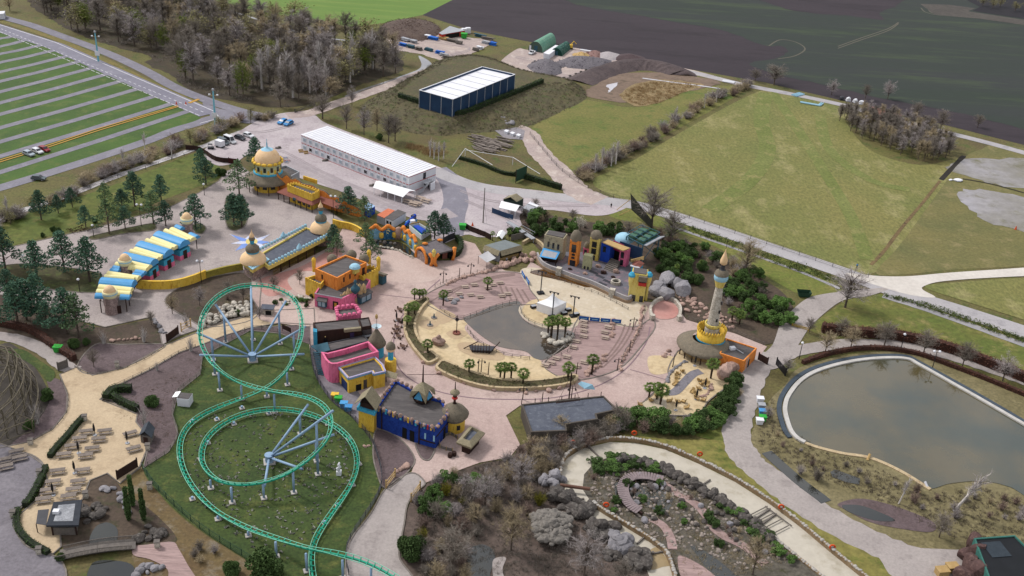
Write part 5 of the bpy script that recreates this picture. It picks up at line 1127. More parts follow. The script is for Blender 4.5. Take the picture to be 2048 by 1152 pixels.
# --- stage set behind the quay
def tower(label,px,wpx,base_y,top_y,m,dep=3.0,ang=-.35,wins=(),name='set_tower',roof=None,roofh=1.5,wm_=m_glassd):
    g0=P(px,base_y);h=HT(px,base_y,top_y);wd=wpx*mpp(px,base_y);t=thing(name,label,'tower',g0);c=g0+Vector((0,dep/2,0))
    part('wall',MB().box((c.x,c.y,h/2),(wd,dep,h),ang),m,t)
    ux=Vector((math.cos(ang),math.sin(ang),0));uy=Vector((-ux.y,ux.x,0))
    for(sx,f0,f1,ww)in wins:
        q=c-uy*(dep/2+.04)+ux*sx*wd;part('window',MB().box((q.x,q.y,h*(f0+f1)/2),(wd*ww,.16,h*(f1-f0)),ang),wm_,t)
    if roof=='dome':part('thatch_roof',MB().lathe((c.x,c.y,h),[(wd*.62,-.3),(wd*.6,roofh*.4),(wd*.35,roofh*.85),(0,roofh)],12),m_thatch,t,smooth=True)
    if roof=='flat':r=MB().box((c.x,c.y,h+.1),(wd*.86,dep*.86,.3),ang);part('roof',r,m_felt,t)
    if roof=='crown':
        mb=MB()
        for sx in(-.42,-.14,.14,.42):
            q=c-uy*(dep/2-.2)+ux*sx*wd;mb.box((q.x,q.y,h+.3),(wd*.16,.4,.8),ang)
        part('battlements',mb,m,t)
    return t,c,h,wd,ux,uy
t_,c,h,wd,ux,uy=tower('ruined cream facade with three arched windows at the left of the stage set',1108,40,518,474,mat('cream_ruin_render','#b9b098','#a9a28c',.5,c3='#7d776c',fine=.2),4,-.3,[(-.25,.5,.74,.1),(0,.48,.72,.1),(.25,.46,.7,.1)],'ruined_facade','flat')
aw=thing('blue_awning','bright blue and grey sloping awning below the cream ruin','awning',P(1096,520));q=W([(1079,513),(1112,519),(1120,509),(1086,501)],2.4);q[2].z=q[3].z=3.4;part('canvas',MB().add(q+[v-Vector((0,0,.12))for v in q],[(0,1,2,3),(7,6,5,4),(0,4,5,1),(1,5,6,2),(2,6,7,3),(3,7,4,0)]),m_skyb,aw)
ii=[q[0].lerp(q[1],s).lerp(q[3].lerp(q[2],s),t)+Vector((0,0,.03))for s,t in((.1,.12),(.9,.12),(.9,.8),(.1,.8))];part('canvas_panel',MB().add(ii,[(0,1,2,3)]),m_lgrey,aw)
for k in(0,1):post_part(aw,q[k],0,2.4,.12,m_brownw)
part('counter',MB().strip([P(1080,519),P(1114,526)],1.2,0,1.2),m_brownw,aw)
tower('tall orange set tower with an arched window and thatched hood',1147,18,533,482,m_ora,3,-.3,[(0,.55,.85,.5),(0,.42,.5,.35),(0,.3,.38,.35),(0,.02,.24,.6)],'set_tower','dome',3.2)
tower('yellow set tower with a blue corner turret and arched windows',1188,19,522,477,m_yel2,3,-.3,[(0,.6,.85,.5),(0,.3,.55,.5),(0,.05,.25,.4)],'set_tower','dome',2.2)
tower('small pink set turret between the yellow and the pale tower',1172,10,512,497,m_pnk,2,-.3,[(0,.3,.8,.5)],'set_turret','dome',2.0)
tower('leaning pale green-cream set tower nearest the quay',1174,17,540,512,mat('pale_lime_render','#c0bd98','#b0ad8c',.5,c3='#9a967c',fine=.1),2,-.3,[(-.2,.05,.25,.2),(.2,.05,.25,.2)],'set_tower')
t_,c,h,wd,ux,uy=tower('cobalt blue block at the left of the stage opening',1214,20,526,489,m_blu2,4,-.5,[(-.1,.55,.85,.3)],'blue_block','flat')
sg=thing('magenta_sign','magenta fabric sign with small pale lettering over the stage opening','sign',P(1232,528));a,b=P(1222,521),P(1243,530);part('cloth',MB().strip([a,b],.2,4.2,7.2),mat('magenta_cloth','#a3345f','#ad3d69',.5),sg)
for r_i,(s0,s1)in enumerate(((.12,.3),(.36,.5),(.56,.82))):face_box(sg,'lettering',a,b,s0,s1,5.8,6.2,m_pnk,.06,1,.1)
face_box(sg,'lettering',a,b,.2,.7,4.9,5.2,m_pnk,.06,1,.1)
so_=thing('stage_roof','flat stage roof and dark stage opening between the blue block and pink arches','stage',P(1236,530));part('roof',MB().prism(W([(1205,484),(1246,501),(1260,496),(1216,479)],7.4),7.1,7.4),m_pale_w,so_);part('backdrop',MB().strip([P(1226,519),P(1242,526)],.3,0,4.3),m_hole,so_)
tower('pink set tower with two arched openings',1247,16,534,500,m_pnk,2.5,-.45,[(-.1,.5,.85,.4),(-.1,.08,.4,.4)],'set_tower','flat')
stp=thing('stage_steps','wide flight of pale stage steps in front of the opening','steps',P(1222,545));mb=MB();a0,a1,b0,b1=P(1206,540),P(1228,549),P(1221,525),P(1240,532)
for k in range(8):
    f=k/8;q=[a0.lerp(b0,f),a1.lerp(b1,f),a1.lerp(b1,f+.09),a0.lerp(b0,f+.09)];mb.prism(q,0,.25+.22*k)
part('treads',mb,m_greyw,stp)
cs=thing('cyan_shed','small cyan shed with a white-edged rust roof beside the stage','shed',P(1276,545));q=W([(1261,531),(1279,536),(1289,526),(1270,521)],3.4);part('wall',MB().prism(inset(q,.3),0,3.3),m_tur,cs);gable(cs,q[0],q[1],q[2],q[3],3.3,3.9,m_brick,'roof');part('roof_edge',MB().tube([q[0],q[1]],.3,5),m_wht,cs)
bw=thing('blue_cloth_roof','pale blue rounded canvas roof over the stage back','canopy',P(1250,512));part('canvas',MB().lathe(P(1245,510),[(3.2,5.6),(3.0,6.6),(2.2,7.3),(0,7.6)],16),m_paleblue,bw,smooth=True);post_part(bw,P(1245,510),0,5.8,.3,m_dgrey)
tower('yellow set tower with a grey hood balcony standing on the quay end',1274,30,604,549,m_yel2,4,-.15,[(-.2,.02,.24,.24),(.3,.02,.24,.24)],'quay_tower','flat')
c=P(1274,604);qt=thing('balcony','grey thatched balcony with pink shutters on the quay tower','balcony',c);part('hood',MB().box((c.x+.8,c.y-.3,HT(1274,604,556)),(2.6,1.4,1.6),-.15,.0),m_thatch,qt);part('rail',MB().box((c.x+.8,c.y-.5,HT(1274,604,566)),(2.4,1.2,1.0),-.15),m_red,qt);part('bracket',MB().box((c.x+.8,c.y-.4,HT(1274,604,561)),(1.8,.8,1.2),-.15),m_glassd,qt)
for x in(1258,1292):
    c=P(x,604)+Vector((0,1,0));h=HT(x,604,552);tn=thing('corner_turret','small turquoise-capped corner turret on the %s of the quay tower'%('left' if x<1270 else 'right'),'turret',c);part('drum',MB().lathe(c,[(.5,h-4),(.9,h-2),(.9,h-.5)],10),m_yel2,tn);part('cap',MB().lathe(c,[(1.0,h-.6),(1.1,h),(.6,h+.7),(0,h+.9)],10),m_tur,tn);post_part(tn,c,0,h-3.5,.4,m_yel2,'stem')
# quay and its floor
qw=smoothpts(W([(1074,517),(1082,533),(1098,543),(1117,550),(1150,563),(1180,573),(1209,586),(1222,593),(1240,601),(1254,606),(1262,602)]),False,4)
sheet('quay_floor',[(1076,516),(1098,541),(1150,561),(1209,584),(1252,604),(1275,600),(1290,575),(1285,545),(1250,520),(1200,508),(1140,505),(1100,505)],mat('quay_paving','#6d727a','#7d7278',.15,c3='#9a8288',fine=.12,contrast=.9),z5)
ql=thing('quay_wall','curved stone quay wall with a pale balustrade along the front of the stage','wall',P(1150,563));part('base',MB().strip(qw,1.2,0,1.1),mat('quay_base_render','#a5907a','#97826e',.4,fine=.1),ql);part('balustrade',MB().strip(qw,.5,1.1,2.3),mat('quay_balustrade','#a9a5a6','#b5b0b0',.8,c3='#8d8a8c',fine=.2),ql)
for x,y in((1117,551),(1223,594)):c=P(x,y);part('buttress',MB().box((c.x,c.y,1.4),(1.7,1.5,2.8),-.3),m_stonel,ql)
c=P(1231,568);wl2=thing('round_well','round pale stone well basin on the stage floor','well',c);part('ring',MB().lathe(c,[(1.6,0),(1.55,1.2),(1.15,1.2),(1.1,.5)],16),m_stonel,wl2);part('water',MB().lathe(c,[(1.1,.7),(0,.7)],16),m_dark_w,wl2)
for i,(x,y)in enumerate([(1200,556),(1215,566),(1187,548),(1205,571)]):sheet('stage_grating',[(x-10,y-4),(x+6,y+3),(x+10,y),(x-6,y-7)],m_dgrey,z6,False)
for i,(x,y,s)in enumerate([(1170,549,1.2),(1207,548,1.6),(1232,546,1.8),(1226,556,1.0),(1196,535,1.5),(1140,540,1.0)]):
    solo('stage_prop',MB().rock(P(x,y),(s*1.3,s,s),.5,random.Random(i)).rock(P(x+3,y+1),(s*.7,s*.7,s*.8),1.5,random.Random(i+9)).box(P(x-2,y)+Vector((0,0,s*.35)),(s*.6,s*.5,s*.7),.4),m_brownw if i%2 else m_rockp,'dark heap of props on the stage floor, '+ordn(sorted([1170,1207,1232,1226,1196,1140]).index(x),6),'stage prop','stage props')
# steel gantry with green tanks
gz=8.0;gq=W([(1253,473),(1286,490),(1319,472),(1281,457)],gz);gt=thing('tank_gantry','tall blue-grey steel gantry carrying six green water tanks behind the stage','gantry',P(1290,545))
fm=MB()
for a,b in zip(gq,gq[1:]+gq[:1]):fm.tube([a,b],.18,5);fm.tube([a+Vector((0,0,1.3)),b+Vector((0,0,1.3))],.12,5)
for s in(.33,.66):fm.tube([gq[0].lerp(gq[3],s)+Vector((0,0,1.3)),gq[1].lerp(gq[2],s)+Vector((0,0,1.3))],.12,5)
fm.tube([gq[0].lerp(gq[1],.5)+Vector((0,0,1.3)),gq[3].lerp(gq[2],.5)+Vector((0,0,1.3))],.12,5);part('frame',fm,m_iron,gt)
for a in gq:part('column',MB().tube([a,(a.x,a.y,0)],.2,6),m_iron,gt)
part('brace',MB().tube([gq[1],Vector((gq[2].x,gq[2].y,1))],.12,5).tube([gq[2],Vector((gq[1].x,gq[1].y,1))],.12,5),m_iron,gt)
for i in range(3):
    for jj in range(2):
        c=gq[0].lerp(gq[3],(i+.5)/3).lerp(gq[1].lerp(gq[2],(i+.5)/3),(jj+.5)/2);part('tank',MB().box((c.x,c.y,gz+.1),(2.2,2.5,1.5),-.5),mat('green_tank','#4f7060','#5a7c6a',.5),gt)
part('walkway',MB().prism([gq[2],gq[1],gq[1]+Vector((1.2,-.3,0)),gq[2]+Vector((1.8,.3,0))],gz-.2,gz),m_lgrey,gt)
part('screen',MB().strip([P(1236,520),P(1281,535)],.3,2.5,6.8),m_navy,gt)
for k in range(4):part('ledge',MB().tube([P(1262,520+k*1.2,5.2-k*.9),P(1288,513+k*2,5.2-k*.9)],.16,4),m_pale_w,gt)
# ------------------------------------------------------------ green steel coaster
m_track=mat('green_track_paint','#229a80','#2ca58a',.6,fine=.05,rough=.45)
m_rail=mat('pale_green_rail','#8fcfb8','#82c5ac',.6,fine=.05,rough=.4)
m_sup=mat('pale_blue_steel','#8ca5be','#99b0c6',.6,fine=.06,rough=.5)
m_foot=mat('concrete_footing','#b0aca8','#bdb8b3',.8,fine=.1)
hub1=P(505.5,722);hub2=P(539,925)
def onbase(x,y,ty):g=P(x,y);g.z=HT(x,y,ty);return g
def spoke_end(hub,B,tx):
    lo,hi=.5,3.0
    f=lambda t:proj(hub+(B-hub)*t)[0]
    up_=f(3.0)>f(.5)
    for _ in range(50):
        m=(lo+hi)/2
        if(f(m)<tx)==up_:lo=m
        else:hi=m
    return hub+(B-hub)*lo
H1=hub1+Vector((0,0,1.3))
mids=[onbase(451.6,685.6,632),onbase(560.5,689,626),onbase(426.6,721.5,678),onbase(589,713,667),onbase(430,750,711),onbase(583,740,709.5)]
ends=[spoke_end(H1,b,x)for b,x in zip(mids,(431,572,393,612,399.5,608))]
# plane through the turn
import itertools
def plane(pts):
    sx=sum(p.x for p in pts);sy=sum(p.y for p in pts);n=len(pts);Mx=Matrix(((sum(p.x*p.x for p in pts),sum(p.x*p.y for p in pts),sx),(sum(p.x*p.y for p in pts),sum(p.y*p.y for p in pts),sy),(sx,sy,n)))
    return Mx.inverted()@Vector((sum(p.x*p.z for p in pts),sum(p.y*p.z for p in pts),sum(p.z for p in pts)))
pl=plane(ends)
def onplane(x,y):
    lo,hi=0,60
    for _ in range(50):
        m=(lo+hi)/2;q=P(x,y,m)
        if pl[0]*q.x+pl[1]*q.y+pl[2]>m:lo=m
        else:hi=m
    return P(x,y,lo)
print('coaster ends',[tuple(round(v,1)for v in e)for e in ends],[round(v,3)for v in pl])
CT=[(840,1190,5.5),(780,1149,5.3),(735,1126,5.2),(685,1111,5.2),(615,1098,5.0),(553,1079,3.2),(497,1059,1.6),(436,1028,1.1),(395,990,.9),(367,945,.9),(358,905,.9),(363,872,.9),(385,842,.9),(430,818,1.0),(485,798,1.2),(533,778,2.0),(560,757,3.5),(578,738,5.0)]
TOP=[(593,707),(604,670),(603,630),(590,600),(566,582),(535,573),(505,571),(470,575),(437,592),(412,618),(400,650),(399,680),(408,706),(424,729)]
CT2=[(440,744,6.3),(462,759,5.4),(484,769,4.9),(512,777,4.9),(548,785,6.2),(585,789,7.2),(617,796,8.4),(645,810,9.4),(660,828,9.6),(666,848,9.4),(660,873,8.8),(645,894,8.2),(620,919,7.2),(589,941,6.2),(560,956,5.2),(528,966,4.4),(495,971,4.2),(464,970,4.3),(432,961,3.2),(409,940,2.0),(401,915,1.1),(407,886,.9),(426,862,.9),(455,842,1.0),(485,829,1.1),(515,822,1.3),(555,819,1.4),(600,824,1.2),(640,837,1.0),(680,859,.9),(705,886,.9),(716,918,.9),(712,950,.9),(698,980,.9),(672,1016,.9),(646,1053,.9),(627,1083,.9),(621,1110,.8),(623,1140,.8),(632,1185,.8)]
# photo rows above are those of the track itself, so each point is set out at its own height
ctrl=[P(x,y,z)for x,y,z in CT]+[onplane(x,y)for x,y in TOP]+[P(x,y,z)for x,y,z in CT2]
ctrl[len(CT)]=ctrl[len(CT)].lerp(P(593,707,8),.3)
trk=smoothpts(ctrl,False,10)
def resample(pts,step):
    out=[pts[0]];acc=0
    for a,b in zip(pts[:-1],pts[1:]):
        L=(b-a).length;t=step-acc
        while t<L:out.append(a.lerp(b,t/L));t+=step
        acc=(acc+L)%step
    return out
trk=resample(trk,.8)
for _ in range(12):trk=[trk[0]]+[(trk[i-1]+trk[i]*2+trk[i+1])/4 for i in range(1,len(trk)-1)]+[trk[-1]]
ups=[]
for i in range(len(trk)):
    a,b,c=trk[max(0,i-6)],trk[i],trk[min(len(trk)-1,i+6)];k=(a+c-b*2)/(4.8**2);t=(c-a).normalized();k.z=0
    u=Vector((0,0,1))+k*11;u-=t*u.dot(t);ups.append(u.normalized())
for _ in range(6):ups=[ups[0]]+[((ups[i-1]+ups[i]*2+ups[i+1])/4).normalized()for i in range(1,len(ups)-1)]+[ups[-1]]
co=thing('roller_coaster','green steel roller coaster with a big raised turn and a spiral on pale blue supports','roller coaster',hub1)
part('spine',MB().tube(trk,.25,7),m_track,co,smooth=True)
for s in(-1,1):
    rl=[]
    for i,p in enumerate(trk):
        t=(trk[min(i+1,len(trk)-1)]-trk[max(i-1,0)]).normalized();q=t.cross(ups[i]);rl.append(p+q*s*.62+ups[i]*.42)
    part('rail',MB().tube(rl,.075,5),m_rail,co,smooth=True)
ties=MB()
for i in range(1,len(trk)-1,2):
    t=(trk[i+1]-trk[i-1]).normalized();q=t.cross(ups[i]);u=ups[i];p=trk[i]
    for s in(-1,1):
        a,b=p+u*.1,p+q*s*.62+u*.42;w_=t*.1;o=len(ties.v);ties.v+=[a-w_-u*.2,a+w_-u*.2,b+w_,b-w_,a-w_+u*.22,a+w_+u*.22];ties.f+=[(o,o+1,o+2,o+3),(o+4,o+3,o+2,o+5),(o,o+3,o+4),(o+1,o+5,o+2)]
part('crossties',ties,m_track,co)
def colm(base,top,r=.29):
    part('support_column',MB().tube([base,top],r,9),m_sup,co,smooth=True);part('footing',MB().box((base.x,base.y,.3),(1.3,1.3,.25),.4),m_foot,co)
def beam(a,b,r=.3):part('support_beam',MB().tube([a,b],r,9),m_sup,co,smooth=True)
def hubp(h):part('hub',MB().lathe(h,[(1.05,0),(.95,.3),(.95,1.9),(1.05,2.0),(1.05,2.25),(0,2.25)],18),m_sup,co);part('footing',MB().box((h.x,h.y,.25),(2.6,2.6,.25),.3),m_foot,co)
hubp(hub1);hubp(hub2)
for b,e in zip(mids,ends):beam(H1,e);colm(Vector((b.x,b.y,0)),b)
e_top=onplane(502,573);beam(H1,e_top);m_=H1.lerp(e_top,.58);colm(Vector((m_.x,m_.y,0)),m_)
for x,y,ty in((440,782,745),(575,771,746),(484,800,772),(534,795,781),(550,826,789),(464.6,1006.5,975),(422,978,960),(588,987,944),(528,998,968),(553,1115,1084),(497,1073,1063),(436,1040,1032)):b=onbase(x,y,ty);colm(Vector((b.x,b.y,0)),b,.26)
H2=hub2+Vector((0,0,1.4));B1,B2=onbase(601,869,832),onbase(636,950,846)
E1,E2=spoke_end(H2,B1,616.5),spoke_end(H2,B2,666)
beam(H2,E1);colm(Vector((B1.x,B1.y,0)),B1);beam(H2,E2);colm(Vector((B2.x,B2.y,0)),B2)
beam(H2,P(668.5,869,7.6));b=H2.lerp(P(668.5,869,7.6),.72);colm(Vector((b.x,b.y,0)),b)
beam(H2,P(604,938,4.8));beam(H2,P(529,972,3.2))
for x,y,z in((612,1107,4.8),(685,1120,5.0),(742,1137,5.0)):b=P(x,y,z);colm(Vector((b.x,b.y,0)),b,.26)
for x,y in((385,1000),(360,918),(385,845),(434,841),(484,818),(402,920),(416,888),(468,850),(538,829),(655,850),(697,880),(718,930),(705,972),(676,1013),(650,1048)):
    b=P(x,y);part('support_column',MB().tube([b,b+Vector((0,0,.9))],.3,8),m_sup,co);part('footing',MB().box((b.x,b.y,.28),(1.2,1.2,.2),.5),m_foot,co)
# --- wooden coaster at the left edge
wc=thing('wooden_coaster','lattice of bleached timber bents of the wooden roller coaster at the left edge','roller coaster',P(20,860))
m_lat=mat('bleached_lattice_timber','#6b6455','#787061',.9,c3='#544e44',fine=.2)
arcs=[[(-60,690),(2,690),(17,712),(4,750),(-50,800)],[(-50,690),(20,694),(34,728),(14,778),(-50,820)],[(-40,690),(32,706),(48,748),(26,798),(-40,850)],[(-20,690),(46,722),(62,760),(40,810),(-30,880)],[(0,700),(58,736),(76,775),(72,812),(60,845)]]
zs=[11,9.5,8,6.0,4.0];rows=[]
for a,z in zip(arcs,zs):
    pts=resample(smoothpts([P(x,y+(0),0)if False else P(x,y,z)for x,y in a],False,8),3.0);rows.append((pts,z));part('ledger',MB().tube(pts,.15,4),m_lat,wc)
for i,(pts,z)in enumerate(rows):
    for k,p in enumerate(pts[::3]):
        mb=MB().tube([p,(p.x,p.y,0)],.13,4)
        for zz in range(3,int(z),3):q=pts[min(len(pts)-1,3*k+3)];mb.tube([(p.x,p.y,zz),(q.x,q.y,zz)],.1,4)
        q=pts[min(len(pts)-1,3*k+3)];mb.tube([(p.x,p.y,z),(q.x,q.y,max(0,z-5))],.09,4)
        if i<4:
            nx=min(rows[i+1][0],key=lambda v:(v-p).xy.length);mb.tube([p,nx],.11,4);mb.tube([(p.x,p.y,z*.55),(nx.x,nx.y,nx.z*.2)],.1,4)
        part('bent',mb,m_lat,wc)
# ------------------------------------------------------------ lagoon island: planters, rocks, palms, tables, rails
m_rim=mat('planter_render','#c6b597','#baa98c',.5,c3='#9d8468',fine=.12)
def planter(px,label,h=1.0,w_=.7):
    pts=W(px);pts=smoothpts(pts,True,3);c=sum(pts,Vector((0,0,0)))/len(pts);t=thing('planter',label,'planter',c)
    loop=pts+[pts[0]];part('rim',MB().strip(loop,w_,0,h),m_rim,t)
    s=MB();flatfaces(s,pts,h-.25);part('soil',s,mat('planter_soil','#5f5440','#6c6548',.5,c3='#4f5a30',fine=.4),t)
    r=random.Random(int(px[0][0]));l=MB();xs=[p.x for p in pts];ys=[p.y for p in pts];gp=[(p.x,p.y)for p in pts];k=0
    while k<420:
        x,y=r.uniform(min(xs),max(xs)),r.uniform(min(ys),max(ys));k+=1
        if inpoly(x,y,gp):
            for q in range(5):leafquad(l,Vector((x+r.uniform(-.3,.3),y+r.uniform(-.3,.3),h-.1+r.random()*.35)),.32,r)
    part('ground_cover_plants',l,mat('planter_plants','#5a5c3c','#6e6a46',.5,c3='#8b8a78',rand=.1,fine=.3),t);return t
planter([(816,612),(838,606),(850,600),(856,606),(842,622),(830,650),(832,672),(846,695),(873,717),(870,725),(855,730),(840,716),(820,690),(810,665),(810,640)],'long kidney planter with palms on the left edge of the sandy lagoon',1.1)
planter([(878,733),(890,728),(930,745),(985,762),(1040,768),(1100,764),(1148,756),(1150,766),(1120,776),(1050,782),(980,780),(920,765),(876,744)],'curved planter with palms along the lower edge of the sandy lagoon',1.2)
palms=[(829,603,4),(839,602,4),(846,601,4),(815,655,4),(817,640,5),(829,633,5),(886,612,5),(975,582,5),(938,750,5),(1000,757,5),(1008,760,5),(1022,757,5),(1045,772,5.5),(1103,672,6),(1115,670,6),(1130,668,5.5),(1096,668,5.5),(1135,762,6),(1183,750,6),(1297,797,5),(1320,810,6.5),(1313,800,5),(855,710,5),(1421,758,6),(1463,645,5.5),(1478,650,5)]
spot=['beside the upper left planter']*3+['on the long kidney planter']*3+['by the terrace rocks','above the deck terrace']+['at the lower planter']*5+['on the rock islet in the lagoon']*4+['at the right end of the lower planter','by the lower deck terrace']+['on the grey sand of the beach bar']*3+['on the sand beside the spiral bench','in front of the round bar','on the slope right of the minaret','on the slope right of the minaret']
cnt={}
for i,((x,y,h),s)in enumerate(zip(palms,spot)):
    same=sorted(q[0]for q,z in zip(palms,spot)if z==s);n=len(same)
    plant('palm',x,y,h*1.05,'fan palm '+s+('' if n==1 else ', %s of %d'%(ordn(same.index(x),n),n)),'palm','fan palms',wid=1.25)
def boulder(x,y,d,label,m=m_rock,group=None,seed=0,z=0.0):
    c=P(x,y)if y is not None else Vector(x);c.z=z;r=random.Random(seed or int(c.x*31+c.y*17))
    return solo('boulder',MB().rock(c,d,r.random()*3,r)if 'cave' not in label else MB().crag(c,d,r),m,label,'boulder',group)
def stonewall(px,n,size,label,m,jit=.3):
    pts=smoothpts(W(px),False,5);r=random.Random(n);L=sum((b-a).length for a,b in zip(pts[:-1],pts[1:]));mb=MB()
    for p in resample(pts,L/n):s=size*r.uniform(.7,1.3);mb.rock(p+Vector((r.uniform(-jit,jit),r.uniform(-jit,jit),0)),(s*1.3,s,s),r.random()*3,r)
    solo('rubble_wall',mb,m,label,'wall')
def rockrow(px,n,size,label,group,m=m_rock,jit=.6,seed=1,hgt=.8):
    pts=smoothpts(W(px),False,5);L=sum((b-a).length for a,b in zip(pts[:-1],pts[1:]));rs=resample(pts,L/max(1,n-.01))if n>1 else pts[:1];r=random.Random(seed)
    for i,p in enumerate(rs[:n]):
        s=size*r.uniform(.6,1.3);boulder(p+Vector((r.uniform(-jit,jit),r.uniform(-jit,jit),0)),None,(s*1.25,s,s*hgt),label,m,group,seed*100+i)
rockrow([(846,690),(850,720),(858,735)],5,1.4,'boulder under the rim of the kidney planter by the sandy lagoon','boulders by the kidney planter',m_rockp)
rockrow([(876,746),(910,760),(960,775),(1010,782),(1060,785),(1120,778),(1150,768)],14,1.3,'boulder at the foot of the lower curved planter','boulders by the lower planter',m_rockp,seed=2)
stonewall([(990,540),(1015,531),(1040,523),(1060,520)],34,1.5,'heaped grey-pink rocks under the stall by the upper terrace',m_rockp,1.3)
stonewall([(895,570),(925,557),(960,548),(990,542)],30,1.0,'low rubble edge between the upper deck and the ring walk',m_rockp,.3)
rockrow([(1048,512),(1075,518),(1090,512)],6,2.2,'brown rock of the little cliff left of the quay','rocks left of the quay',m_rockp,1.0,4,1.0)
rockrow([(880,600),(900,606),(920,600),(912,594)],7,1.6,'grey boulder at the edge of the upper deck terrace','boulders on the upper deck',m_rockg,.8,5)
rockrow([(1088,672),(1098,684),(1115,690),(1135,682),(1148,672)],9,1.9,'rounded pale rock of the palm islet in the lagoon','rocks of the palm islet',m_stonel,.4,6)
stonewall([(1286,615),(1282,640),(1276,665),(1262,690),(1250,712),(1240,740)],44,1.0,'low rubble wall between the lower deck and the ring walk',m_rockp,.4)
rockrow([(1170,750),(1195,735),(1208,715),(1215,705)],9,1.7,'flat boulder in the curved terrace edge below the lower deck','boulders of the lower terrace edge',m_rockp,.5,8)
rockrow([(1228,640),(1226,660),(1222,680)],8,1.3,'small boulder on the lower deck beside the tables','boulders on the lower deck',m_rockp,.4,9)
rockrow([(1312,590),(1330,575),(1350,570),(1368,585),(1345,590),(1325,598)],11,4.2,'huge rounded grey boulder on the bank right of the stage','huge boulders right of the stage',m_rockg,1.4,10,.9)
r_=random.Random(12)
for i,p in enumerate(scatter([(1340,598),(1365,590),(1400,600),(1420,622),(1470,640),(1480,660),(1472,668),(1430,655),(1395,635),(1360,618)],52,.9,r_)):
    s=r_.uniform(.8,1.9);boulder(p,None,(s*1.3,s,s*.7),'pinkish rock of the tumbled rock slope beside the minaret',m_rockp,'rock slope beside the minaret',500+i)
rockrow([(1470,742),(1450,745),(1462,758)],4,4.0,'big grey-pink boulder under the orange annex','boulders under the orange annex',m_rockp,1.2,11,1.1)
stonewall([(1334,765),(1338,752),(1345,742),(1360,730),(1375,724)],24,.9,'low curved rubble wall round the beach bar sand',m_rockg,.2)
rockrow([(1328,715),(1338,708),(1345,700)],6,1.3,'rock left of the round thatched bar','rocks left of the round bar',m_rockp,.8,13)
rockrow([(1422,770),(1420,785),(1408,795),(1380,793)],10,1.1,'rock edging the lower sand of the beach bar','rocks in the beach bar sand',m_rockp,.4,14)
# rock volcano and little play things
c=P(877,690);solo('play_rock',MB().rock(c,(4.2,3.8,3.0),0,random.Random(4)).rock(c+Vector((0,0,1.6)),(1.8,1.6,2.2),1,random.Random(6)),m_rockp,'cone of red-brown play rock on the sandy lagoon floor','play rock')
def spray_pole(x,y,label,h=6):
    c=P(x,y);t=thing('spray_pole',label,'spray pole',c);part('basin',MB().lathe(c,[(1.1,.25),(1.1,.6),(.9,.6),(.85,.35),(0,.35)],14),m_brick,t);part('pole',MB().tube([c,c+Vector((0,0,h))],.12,6),m_brownw,t);part('crow_nest',MB().lathe(c,[(.2,h*.68),(.5,h*.74),(.5,h*.82)],8),m_dgrey,t)
spray_pole(913,668,'tall spray mast in a red basin on its round rubber patch')
for x,y,l in((868,637,'small teal spray figure on the upper rubber patch'),(860,652,'low spray animal on the lower rubber patch')):
    c=P(x,y);t=thing('spray_figure',l,'spray figure',c);part('body',MB().rock(c,(1.1,.8,.8),.4,random.Random(2)).tube([c,c+Vector((0,0,1.6))],[.3,.15],6),m_iron,t);part('foot_disc',MB().lathe(c,[(.9,.3),(.9,.4),(0,.42)],12),m_rock,t)
c=P(960,702);wk=thing('play_wreck','dark wrecked-boat climbing frame with slanting spars on the sandy lagoon floor','climbing frame',c)
part('hull',MB().add([c+.7*Vector(v)for v in((-4,1,0),(-3,-1.6,0),(4,-1.6,0),(5,.6,0),(-4.6,1.5,1.5),(-3.4,-2.1,1.4),(4.6,-2.1,1.8),(5.8,.8,2.2))],[(0,1,5,4),(1,2,6,5),(2,3,7,6),(3,0,4,7),(4,5,6,7)]),m_dgrey,wk)
for k in range(7):part('rib',MB().tube([c+.7*Vector((-3+k*1.1,-1.8,0)),c+.7*Vector((-3+k*1.1,-2.2,2.6)),c+.7*Vector((-3+k*1.1,-.6,3.4))],.1,4),m_brownw,wk)
part('spar',MB().tube([c+.7*Vector((-6.5,.5,.3)),c+.7*Vector((-1,0,4.2))],.14,5),m_brownw,wk);part('spar',MB().tube([c+.7*Vector((7.5,2,3.6)),c+.7*Vector((3.5,-2.4,.3))],.14,5),m_brownw,wk)
# rails round the water
def railing(px,label,h=1.1,post=m_greyw,step=2.4,net=False,name='railing',cat='railing',m=None,rails=(.55,1.0),r=.05):
    pts=resample(smoothpts(W(px),False,5),step);c=sum(pts,Vector((0,0,0)))/len(pts);t=thing(name,label,cat,c);mb=MB()
    for f in rails:mb.tube([p+Vector((0,0,h*f))for p in pts],r,4)
    part('rail',mb,m or m_greyw,t)
    pm=MB().tube([(0,0,-.1),(0,0,h*1.08)],.08,5).mesh('post',post)
    for p in pts[:100]:o=link('post',pm,t);o.location=p-c
    if net:part('net_panel',MB().strip(pts,.03,.1,h*.95),net,t)
    return t
m_net=mat('wire_net','#6f6b66','#5f5b57',.6,fine=.2)
railing([(935,660),(950,680),(972,695),(1010,712),(1060,720)],'post and rail fence along the sand on the lower left of the lagoon water')
railing([(880,620),(915,640),(960,626),(1010,610),(1040,604)],'timber railing along the upper deck terrace above the water')
railing([(1042,612),(1042,628),(1060,645),(1095,657),(1135,660)],'low fence round the sand spit with the white tent')
railing([(1150,664),(1140,700),(1120,712),(1095,720),(1080,730)],'railing along the lower deck terrace beside the lagoon')
railing([(1062,545),(1100,556),(1150,574),(1200,592),(1245,615),(1262,625)],'light railing between the stage quay and the pale sand')
railing([(1290,618),(1284,650),(1268,682),(1250,705),(1240,735)],'timber rail above the stones along the ring walk',step=3)
railing([(1375,640),(1420,650),(1460,662),(1500,680),(1530,692)],'timber rail behind the minaret along the pink walk',step=3)
